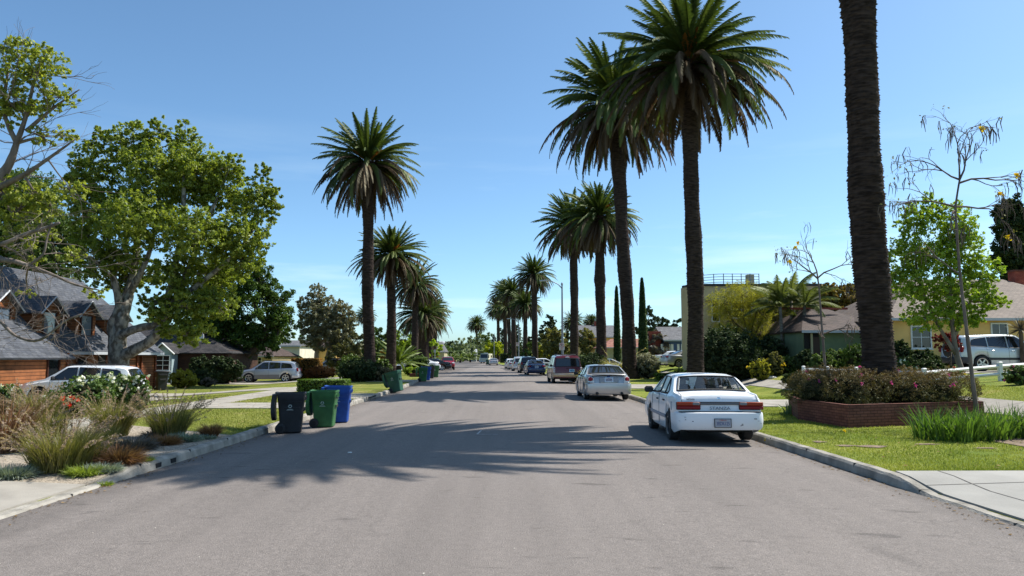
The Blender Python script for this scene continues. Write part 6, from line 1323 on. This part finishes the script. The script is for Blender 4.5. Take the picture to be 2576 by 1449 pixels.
# ---- bins
def bin_(x,Y,col,colname,lb,lid='open',rz=0.,tilt=0.,s=1.,g='wheeled bins set out along the left kerb',mark=True,X_=None,z=None,rims=None):
    X=P(x,1000,Y).x if X_ is None else X_; b=Vector((X,Y,gz(X,Y) if z is None else z)); e=empty('wheeled_bin',b,rz,lb,'bin',g,s,rot=(0,tilt,rz)); m=mat('bin_'+colname,col,.5,.22,3.5,spec=.35,bump=.25,bscale=30,detail=10)
    def ring(w,d,z,r=.07):
        p=[]
        for sx,sy,a0 in((1,-1,-PI/2),(1,1,0),(-1,1,PI/2),(-1,-1,PI)):
            for k in range(4): a=a0+PI/2*k/3; p.append((sx*(w/2-r)+r*math.cos(a),sy*(d/2-r)+r*math.sin(a),z))
        return p
    L=[(.50,.46,.02),(.53,.49,.04),(.60,.55,.55),(.655,.60,.82),(.66,.605,.825),(.685,.625,.98),(.685,.625,1.0)]
    q=MB(); V=[]; 
    for w,d,z in L: V+=ring(w,d,z)
    L2=[(.66,.60,1.0),(.64,.58,.9),(.5,.45,.1)]
    for w,d,z in L2: V+=ring(w,d,z)
    k=16; n=len(L)+len(L2); q.add(V,[(i*k+j,i*k+(j+1)%k,(i+1)*k+(j+1)%k,(i+1)*k+j) for i in range(n-1) for j in range(k)]+[tuple(range(k-1,-1,-1)),tuple(range((n-1)*k,n*k))]); q.build('body',m,e,smooth=True,sharp=32)
    q=MB(); R1=ring(.72,.66,.985);R2=ring(.72,.66,1.03);R3=ring(.66,.60,1.03);R4=ring(.66,.60,.985); q.add(R1+R2+R3+R4,[(i*k+j,i*k+(j+1)%k,((i+1)%4)*k+(j+1)%k,((i+1)%4)*k+j) for i in range(4) for j in range(k)]); q.build('rim',m,e,smooth=True,sharp=32)
    q=MB(); q.box((.31,0,.60),(.05,.34,.10),0,ch=.01); q.box((.335,0,.60),(.02,.30,.06),1,ch=.004); q.box((.345,0,.885),(.04,.42,.10),0,ch=.01); 
    for yy in(-.15,-.05,.05,.15): q.box((.368,yy,.90),(.012,.02,.09),0)
    q.build('lift_pocket',[m,M_under],e)
    q=MB(); q.box((.02,-.285,.66),(.42,.03,.035),0,ch=.01); q.box((.02,-.30,.80),(.50,.025,.02),0,ch=.005); q.build('side_ribs',m,e)
    q=MB(); q.tube([(-.34,-.24,1.02),(-.39,-.2,1.03),(-.39,.2,1.03),(-.34,.24,1.02)],.018,6); q.build('handle',m,e,smooth=True)
    for sy in(-1,1):
        q=MB(); M=Matrix.Translation((-.25,sy*.27,.13))@Matrix.Rotation(PI/2,4,'X'); q.lathe([(0,-.035),(.11,-.035),(.13,-.02),(.13,.02),(.11,.035),(0,.035)],18,0,M); q.lathe([(.0,-.037),(.07,-.037),(.07,.037),(0,.037)],12,1,M); q.build('wheel',[M_tyre,M_under],e,smooth=True,sharp=40)
    lidm=m
    if lid=='open':
        q=MB(); V=[];rows_=[]
        for t in np.linspace(0,1,7):
            zc=.99-.66*t; xo=-.385-.03*math.sin(PI*t); ww=.30*(1 if t<.75 else (1-.5*((t-.75)/.25)**2))
            rows_.append([(xo-.08,-ww,zc),(xo-.10,0,zc),(xo-.08,ww,zc),(xo+.02,ww,zc),(xo+.015,0,zc),(xo+.02,-ww,zc)])
        for r_ in rows_: V+=r_
        q.add(V,[(i*6+j,i*6+(j+1)%6,(i+1)*6+(j+1)%6,(i+1)*6+j) for i in range(6) for j in range(6)]+[(5,4,3,2,1,0),tuple(range(36,42))]); q.build('lid',m,e,smooth=True,sharp=50)
    else:
        q=MB(); q.box((.0,0,1.06),(.76,.68,.05),0,ch=.02); q.box((.0,0,1.095),(.60,.52,.04),0,ch=.018,taper=.9); q.build('lid',m,e,smooth=True,sharp=50)
    if mark:
        wm=mat('bin_mark',(.5,.55,.5),.5); q=MB(); 
        for a in range(3):
            A=PI/2+2*PI*a/3; A2=A+2*PI/3; q.tube([(.045*math.cos(A+.25)-.02,-.298,.79-.1+.045*math.sin(A+.25)),(.045*math.cos(A2-.25)-.02,-.298,.69+.045*math.sin(A2-.25))],.009,4)
        o=q.build('mark',wm,e); q=MB(); q.box((-.02,-.297,.615),(.13,.004,.008)); q.box((-.02,-.297,.595),(.17,.004,.006)); q.build('mark_lines',wm,e)
    return e
GREEN=(.035,.125,.04); DG=(.018,.075,.045); BLK=(.022,.022,.024); BLU=(.008,.055,.26)
e=bin_(734,17.95,BLK,'black','scuffed black bin with lid hanging open, nearest on the left kerb',rz=.22,s=.92); q=MB(); q.box((.346,.02,.76),(.006,.10,.022)); q.box((.342,.0,.72),(.006,.20,.028)); q.build('stencil',MATS['bin_mark'],e)
bin_(818,19.3,GREEN,'green','bright green bin standing between the black and the blue one',rz=.05,s=.90)
bin_(853,20.6,BLU,'blue','deep blue bin with open lid behind the green one',rz=.12,s=.96)
bin_(990,37.6,DG,'dark_green','dark green bin tipped over leaning off the kerb with its lid hanging open',tilt=-.26,rz=-.2,s=1.02,z=-.02,X_=P(1000,980,37.6).x)
bin_(1063,54.5,GREEN,'green','green bin in front of the far left group, blue bin behind it',rz=.1)
bin_(1072,57,BLU,'blue','mostly hidden blue bin of the far left group',rz=.1)
bin_(1082,62,BLK,'black','black bin in the middle of the far left group',rz=.1)
bin_(1094,65,GREEN,'green2' if 0 else 'green','last green bin of the far left group',rz=.1)
bin_(404,45.5,BLK,'black','black bin with closed lid beside the cedar garage door','closed',rz=-.9,g='bins away from the left kerb',s=1.05)
bin_(1275,149,BLU,'navyb','blue bin at the right kerb beyond the row of parked cars','closed',g='bins away from the left kerb',X_=P(1275,905,149).x)
bin_(1226,165,DG,'dark_green','dark green bin in front of the cream camper, left one','closed',g='bins away from the left kerb')
bin_(1232,163,DG,'dark_green','dark green bin in front of the cream camper, right one','closed',g='bins away from the left kerb')
# ---- white fence
e=empty('white_fence',(14.7,26,0),0,'white painted two-rail fence around the tan house garden','fence')
pts=[(14.55,36),(14.6,33.4),(14.65,30.8),(14.7,28.4),(14.75,26),(17.5,26.1),(20.2,26.2),(22.9,26.3),(25.6,26.4)]
for i,(X,Y) in enumerate(pts):
    z=gz(X,Y); q=MB(); q.box((X-14.7,Y-26,z+.31),(.13,.13,.66),0,ch=.01); q.box((X-14.7,Y-26,z+.655),(.16,.16,.05),0,ch=.015,taper=.7); q.build('post',M_wt,e)
for i in range(len(pts)-1):
    (a,b),(c,d)=pts[i],pts[i+1]
    for hz in(.24,.52):
        q=MB(); p=Vector((a-14.7,b-26,gz(a,b)+hz)); r=Vector((c-14.7,d-26,gz(c,d)+hz)); t=(r-p).normalized(); p+=t*.07; r-=t*.07; q.tube([p,r],[.055,.055],4); q.build('rail',M_wt,e)
# ---- lantern
b=at(2085,28.5); e=empty('garden_lantern',b,0,'white garden lantern on a short brick pier','lantern'); B(e,'pier',(0,0,.25),(.34,.34,.56),M_brick)
q=MB(); q.lathe([(.03,.53),(.03,.6),(.07,.62),(.07,.64)],8); q.lathe([(.16,.88),(.05,.98),(.02,1.03),(0,1.03)],6); q.lathe([(.10,.62),(.10,.65)],6); 
for a in range(6): q.tube([(.09*math.cos(a*PI/3),.09*math.sin(a*PI/3),.64),(.12*math.cos(a*PI/3),.12*math.sin(a*PI/3),.89)],.009,4)
q.build('frame',M_wt,e); q=MB(); q.lathe([(.08,.65),(.105,.88)],6); q.build('lens',mat('lantern_glass',(.5,.5,.48),.2),e)
# ---- brick planters
def planter(pts,h,lb,name='brick_planter',z0=KH-.03):
    c=(sum(p[0] for p in pts)/len(pts),sum(p[1] for p in pts)/len(pts)); e=empty(name,(c[0],c[1],z0),0,lb,'planter','brick planters around palm trunks'); n=len(pts); t=.12; L=[(x-c[0],y-c[1]) for x,y in pts]
    inn=[]
    for i in range(n):
        a,b,d=Vector(L[i-1]),Vector(L[i]),Vector(L[(i+1)%n]); n1=(b-a).normalized(); n2=(d-b).normalized(); k=(Vector((-n1.y,n1.x))+Vector((-n2.y,n2.x))).normalized(); cs=max(.4,k.dot(Vector((-n1.y,n1.x)))); inn.append(tuple(b+k*t/cs))
    q=MB(); V=[(x,y,0) for x,y in L]+[(x,y,h) for x,y in L]+[(x,y,h) for x,y in inn]+[(x,y,0) for x,y in inn]; q.add(V,[(a*n+i,a*n+(i+1)%n,(a+1)*n+(i+1)%n,(a+1)*n+i) for a in range(3) for i in range(n)]); q.build('wall',M_brick,e,uv=True)
    q=MB(); q.add([(x,y,h-.08) for x,y in inn],[tuple(range(n))]); q.build('soil',M_dirt,e); return e
pp=[G(2003,1055),G(2127,1075),G(2466,1064)]
big=[(7.85,19.9),(8.08,17.5),(12.2,18.9),(12.45,21.7),(10.6,23.1),(8.6,22.5)]
planter(big,.56,'large red brick planter around the nearest palm')
a=G(1572,951);b=G(1660,949); wv=(b.x-a.x); pl2=planter([(a.x-1.3,a.y),(b.x,a.y),(b.x,a.y+3.2),(a.x-1.3,a.y+3.2)],.48,'small red brick planter with a pale plaque around the second palm')
B(pl2,'plaque',(.55,-1.615,.30),(.30,.02,.09),mat('plaque_pale',(.42,.40,.36),.7))
o=planter([G(1030,948).xy[:],(G(1030,948).x+1.1,G(1030,948).y),(G(1030,948).x+1.1,G(1030,948).y+1),(G(1030,948).x,G(1030,948).y+1)],.3,'little low planter box by the date palm')
for i in range(3):
    e=empty('flower_bed',(lerp(a.x-1.0,b.x-.3,i/2),a.y+.45,KH+.4),0,'pale yellow flowering mat spilling over the small brick planter','flowers','yellow flowers in the small planter'); n=1700
    c,rn,_=blob((0,0,.08),(.75,.40,.16),n,k=50,tight=.2); v,f,r=leaves(c,.09,rn,up=1,asp=.8); npmesh('flowers',v,f,lm('yflow'),e,rnd=r); c,rn,_=blob((0,0,.03),(.75,.38,.1),600,k=20,tight=.3); v,f,r=leaves(c,.1,rn); npmesh('foliage',v,f,lm('mid'),e,rnd=r)
# ================================================================ planter shrubs and foreground planting
def heath(cx,cy,rx,ry,rz_,n,lb,nf,s=.055):
    e=empty('flowering_shrub',(cx,cy,KH+.50),0,lb,'bush','heathy shrubs in the large planter'); parts=[]
    for i in range(7):
        a=2*PI*i/7; c0=(rx*.5*math.cos(a),ry*.5*math.sin(a),rz_*random.uniform(.30,.5)); c,rn,_=blob(c0,(rx*.55,ry*.55,rz_*.56),n//8,k=n//8//30,tight=.26,shell=.75); c[:,2]=np.maximum(c[:,2],-.12)
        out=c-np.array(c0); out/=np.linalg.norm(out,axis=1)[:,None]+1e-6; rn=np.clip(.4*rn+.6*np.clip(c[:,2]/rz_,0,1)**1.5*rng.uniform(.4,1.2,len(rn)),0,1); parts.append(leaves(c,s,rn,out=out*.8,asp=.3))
    v,f,r,_=cat(*parts); npmesh('foliage',v,f,lm('purple'),e,rnd=r); v,f,r=core((0,0,rz_*.25),(rx*.6,ry*.6,rz_*.42),noise=.5); npmesh('shade_core',v,f,mat('shrub_inner_shade',(.022,.024,.012),1.),e,rnd=r*.2,smooth=True)  # core colour carries the shade inside the shrub
    sp=[]
    for i in range(nf): a=random.uniform(PI,2*PI); u=random.uniform(.3,.9); sp.append((rx*u*math.cos(a),ry*u*math.sin(a),rz_*(1.0-.55*u*u)))
    single_flowers(e,sp,lm('pink'),.075); return e
x0,y0=big[0]; x1,y1=big[1]; x2,y2=big[2]
heath(x0+1.05,y0-.15,1.35,1.15,.78,30000,'broad heathy shrub filling the left half of the large planter',6)
heath(x2-1.15,y2+.55,1.30,1.05,.76,28000,'heathy shrub filling the right half of the large planter',5)
heath(x2-1.6,y2+2.4,1.3,.9,.92,14000,'taller pink-flowered shrub at the back of the large planter',9)
heath(x0+1.3,y0+1.6,1.1,.8,.82,12000,'shrub behind the left half of the large planter',3)
# iris
for i,(x,y) in enumerate([(2330,1092),(2375,1096),(2420,1098),(2465,1096),(2510,1094),(2555,1090),(2600,1092),(2350,1080),(2440,1078),(2530,1076)]):
    p=G(x,y+12); tuft('iris_clump',['leftmost iris clump with pale blades','second iris clump from the left in the front row','third iris clump in the front row','fourth iris clump in front of the young tree','fifth iris clump in the front row','iris clump at the right frame edge','iris clump cut by the frame','back-row iris clump on the left','back-row iris clump behind the young tree foot','back-row iris clump on the right'][i],'iris',x,0,84,.70,.034,leafmat('iris_blade',(.03,.075,.012),(.13,.22,.035),.4,.1),el=(55,88),dr=(.1,.7),r=.26,group='sword-leaved irises before the large planter',seg=3,pxy=p)
p=G(1985,1042); tuft('iris_clump','small grey-green iris at the left foot of the large planter','iris',0,0,26,.42,.05,leafmat('iris_pale',(.10,.16,.08),(.24,.32,.17),.4,.12),el=(45,85),dr=(.2,.8),r=.1,seg=3,pxy=p)
e=empty('yucca',at(2572,33),0,'dark spiky yucca at the right edge before the tan house','yucca'); b0=np.tile([[0,0,1.9]],(90,1)); v,f,r=blades(b0,rng.uniform(0,2*PI,90),rng.uniform(-.6,1.4,90),.62,.05,droop=.15,seg=2); npmesh('blades',v,f,leafmat('yucca_blade',(.05,.04,.035),(.14,.10,.08),.25,.1),e,rnd=r); q=MB(); q.tube([(0,0,-.05),(0,0,1.9)],[.1,.08],8); q.build('trunk',M_brown,e)
# left bed
MF=leafmat('fountain_blade',(.09,.10,.025),(.27,.235,.09),.45,.05); MF2=leafmat('fountain_red',(.16,.07,.045),(.34,.17,.10),.4,.05); MP=leafmat('purple_plume',(.20,.14,.115),(.42,.32,.27),.45,.02); ML=leafmat('low_lime',(.14,.20,.03),(.32,.38,.08),.45,.05)
def L(x,y,n,h,lb,m=MF,pl=True,w=1.15,r=.24,np_=46,sp=(64,90),dr=(.2,.95),g='fountain grasses in the left gravel bed'):
    p=G(x,y); k=p.y/F; hh=h*k*.98; 
    return tuft('fountain_grass',lb,'ornamental grass',x,0,n,hh*.86,.008+.0003*p.y,m,el=sp,dr=dr,r=r*w,plume=((int(np_*1.15),hh*1.12,MP,.04) if pl else None),group=g,seg=5,pxy=p)
L(150,1182,1500,138,'largest fountain grass, nearest to the driveway apron',w=1.5,np_=60); L(205,1170,500,110,'shorter olive tuft beside the largest fountain grass',pl=False,w=1.2)
L(284,1098,1000,118,'tall purple-plumed grass in front of the white roses',np_=48); L(426,1102,1000,112,'rightmost fountain grass with upright plumes by the lawn',np_=52)
L(92,1062,900,95,'pale fountain grass at the back left of the bed'); L(6,1140,900,175,'reddish grass cut by the left frame edge',m=MF2,np_=30,w=1.2)
L(120,1100,600,90,'fountain grass behind the largest one',np_=26)
L(240,1120,500,70,'grass tuft under the tall purple-plumed one',pl=False,w=1.5)
G6='low mounds in the left gravel bed'
def mound(x,y,w,h,m,lb,n=1500,s=.035,el=(20,85),g=G6):
    p=G(x,y); k=p.y/F; W=w*k; hh=h*k; e=empty('low_plant',p,0,lb,'plant',g); a=rng.uniform(0,2*PI,n); rr=W*.42*np.sqrt(rng.random(n)); base=np.stack([rr*np.cos(a),rr*np.sin(a)*.7,np.zeros(n)],1); v,f,q=blades(base,a,np.radians(rng.uniform(el[0],el[1],n)),hh*rng.uniform(.6,1.15,n),.008+.0004*p.y,droop=rng.uniform(.3,1.5,n),seg=3); npmesh('foliage',v,f,m,e,rnd=q)
MLAV=lm('lav'); MFE=lm('fesc'); MRU=leafmat('rust_grass',(.17,.08,.04),(.34,.19,.11),.4,.04)
mound(336,1133,86,40,MLAV,'round grey-lavender mound on the gravel'); mound(300,1168,80,52,MRU,'rusty brown grass mound nearest the kerb'); mound(412,1120,60,30,MRU,'small brown mound below the rightmost grass')
mound(22,1202,120,34,MFE,'blue-grey fescue mound at the apron edge',1800); mound(258,1186,90,24,MFE,'blue-grey fescue by the kerb ramp',1200); mound(463,1112,70,26,MFE,'fescue mound between kerb and rightmost grass'); mound(520,1106,40,14,MFE,'tiny fescue at the bed tip',500)
mound(530,1102,34,38,MRU,'dead brown upright tuft standing on the lawn edge',600,el=(55,89)); mound(505,1100,30,16,MRU,'small flat brown tuft left of the dead one',300); mound(385,1104,44,26,MLAV,'small mauve mound behind the brown ones',700)
mound(210,1196,80,30,ML,'lime-green low tuft behind the fescue',900); mound(360,1160,50,14,ML,'lime sprig at the kerb edge',400); mound(175,1045,120,30,ML,'lime-green edging beneath the white roses',1500); mound(70,1190,60,16,MRU,'dry stubble on the gravel near the apron',300)
mound(265,1216,36,12,ML,'weed growing in the kerb gutter',250)
def rose(x,Y,w_,h_,lb,nf,n=4200): 
    e=shrub('rose_bush',lb,x,Y,w_,h_,n,.085,'rose','rose bush','white rose bushes before the cedar house',bumps=6); k=pxm(Y); W=w_*k; Hh=h_*k; sp=[]
    for i in range(nf): a=random.uniform(PI*.95,2.05*PI); u=random.uniform(.2,1); sp.append((W*.47*u*math.cos(a),W*.38*u*math.sin(a),Hh*random.uniform(.45,1.02)))
    single_flowers(e,sp,lm('white'),.12); return e
rose(225,22,150,92,'white rose bush directly below the white crossover front doors',22); rose(348,22.5,66,96,'white rose bush at the tail of the white crossover',18); rose(30,24,70,80,'white rose bush at the far left edge of the bed',12); rose(285,23.5,110,92,'white rose bush below the crossover rear wheel',14); rose(150,24,90,56,'low rose bush with few blooms left of the others',6)
e=shrub('rose_bush','small red-flowered rose in front of the white roses',197,20.5,50,54,900,.07,'rose','rose bush'); single_flowers(e,[(random.uniform(-.25,.25),-.2,random.uniform(.25,.6)) for _ in range(7)],lm('fred'),.09)
for (nm,cols) in (('rose_bush',1),): pass
# stones, marks
p=G(1941,952); q=MB(); q.lathe([(0,-.02),(.22,0),(.25,.08),(.16,.17),(0,.2)],9); o=q.build('stone',mat('pale_stone',(.5,.47,.43),.8,.2,8,bump=.6),None,smooth=True); o.location=(p.x,p.y,p.z-.02); o.scale=(1.3,.9,.8); tag(o,'pale stone lying on the lawn edge before the yellow house','stone')
q=MB(); 
def seg(a,b,w_=.05):
    A=G(*a);B_=G(*b); d=(B_-A).normalized(); n=Vector((-d.y,d.x,0))*w_/2; z=Vector((0,0,.006)); q.add([A-n+z,B_-n+z,B_+n+z,A+n+z],[(0,1,2,3)])
seg((1211,1083),(1200,1093),.04); seg((1201,1093),(1252,1093),.05); seg((1211,1083),(1250,1082),.03); seg((1222,1087),(1232,1087),.04)
o=q.build('road_marking',mat('chalk_mark',(.42,.41,.39),.8,.3,30)); tag(o,kind='structure')
for pface in o.data.polygons:
    if pface.normal.z<0: pface.flip()
random.seed(5)
for i,(x,y) in enumerate([(880,1140),(716,1028)]):
    p=G(x,y); q=MB(); q.box((0,0,.012),(.07,.05,.02),0,rz=i,ch=.006); o=q.build('paper_scrap',M_wt); o.location=p; tag(o,['white paper scrap lying on the road','white paper scrap lying on the left lawn'][i],'litter')

# ---- leaf litter and grit gathered in the gutters and on the lawns
def litter(name,lb,n,fn,s,m):
    c=np.array([fn() for _ in range(n)]); v,f,r=leaves(c,s,up=3.5,asp=.6,sv=.6); o=npmesh(name,v,f,m,rnd=r); tag(o,lb,'leaf litter',kind='stuff')
def gut(side):
    def f():
        Y=1+60*random.random()**1.7; e=KR if side>0 else KL; q=side*(e-abs(random.gauss(0,.16))-.01); X=S(Y)+q; return (X,Y,gz(X,Y)+.008)
    return f
ML_=leafmat('dry_leaf',(.09,.055,.025),(.28,.19,.09),.2,.03,tcol=(1.1,.9,.6))
litter('leaf_litter','dry leaves and grit lying in the right gutter',900,gut(1),.04,ML_)
litter('leaf_litter','dry leaves and grit lying in the left gutter',1200,gut(-1),.04,ML_)
def lawnspot(side):
    def f():
        Y=11+22*random.random()**1.4; q=side*random.uniform(5.9,12); X=S(Y)+q; return (X,Y,gz(X,Y)+.035)
    return f
litter('leaf_litter','dry leaves scattered over the right lawn',260,lawnspot(1),.05,ML_)
litter('leaf_litter','dry leaves and twigs scattered over the left lawn and bed',500,lawnspot(-1),.05,ML_)
def roadspot():
    Y=3+40*random.random()**1.3; q=random.uniform(-5.2,5.2); return (q,Y,gz(q,Y)+.006)
litter('road_grit','small pale stones and leaf bits scattered on the asphalt',420,roadspot,.022,leafmat('grit',(.25,.22,.19),(.5,.47,.42),.1,.02))
for i,(x,y) in enumerate([(2692,1382),(2680,1345),(2440,1392)]):
    p=G(x*2576/3264,y*2576/3264); e=empty('dandelion',p,0,['lone yellow flower in the lawn below the planter corner','yellow flower in the lawn nearest the planter brick','yellow flower at the kerb edge behind the white sedan'][i],'flower'); q=MB(); q.tube([(0,0,0),(0,.005,.06)],.003,4); q.build('stem',lm('mid'),e); single_flowers(e,[(0,0,.07)],lm('fyel'),.06)

for i,(c,rx,ry) in enumerate(PATCH):
    q=MB(); V=[(c.x+rx*.9*math.cos(a)*(1+.25*math.sin(3*a+i)),c.y+ry*.9*math.sin(a)*(1+.2*math.cos(4*a+i)),gz(c.x,c.y)+.010) for a in np.linspace(0,2*PI,18)[:-1]]; q.add(V,[tuple(range(17))]); o=q.build('bare_patch',M_dirt); tag(o,kind='structure')
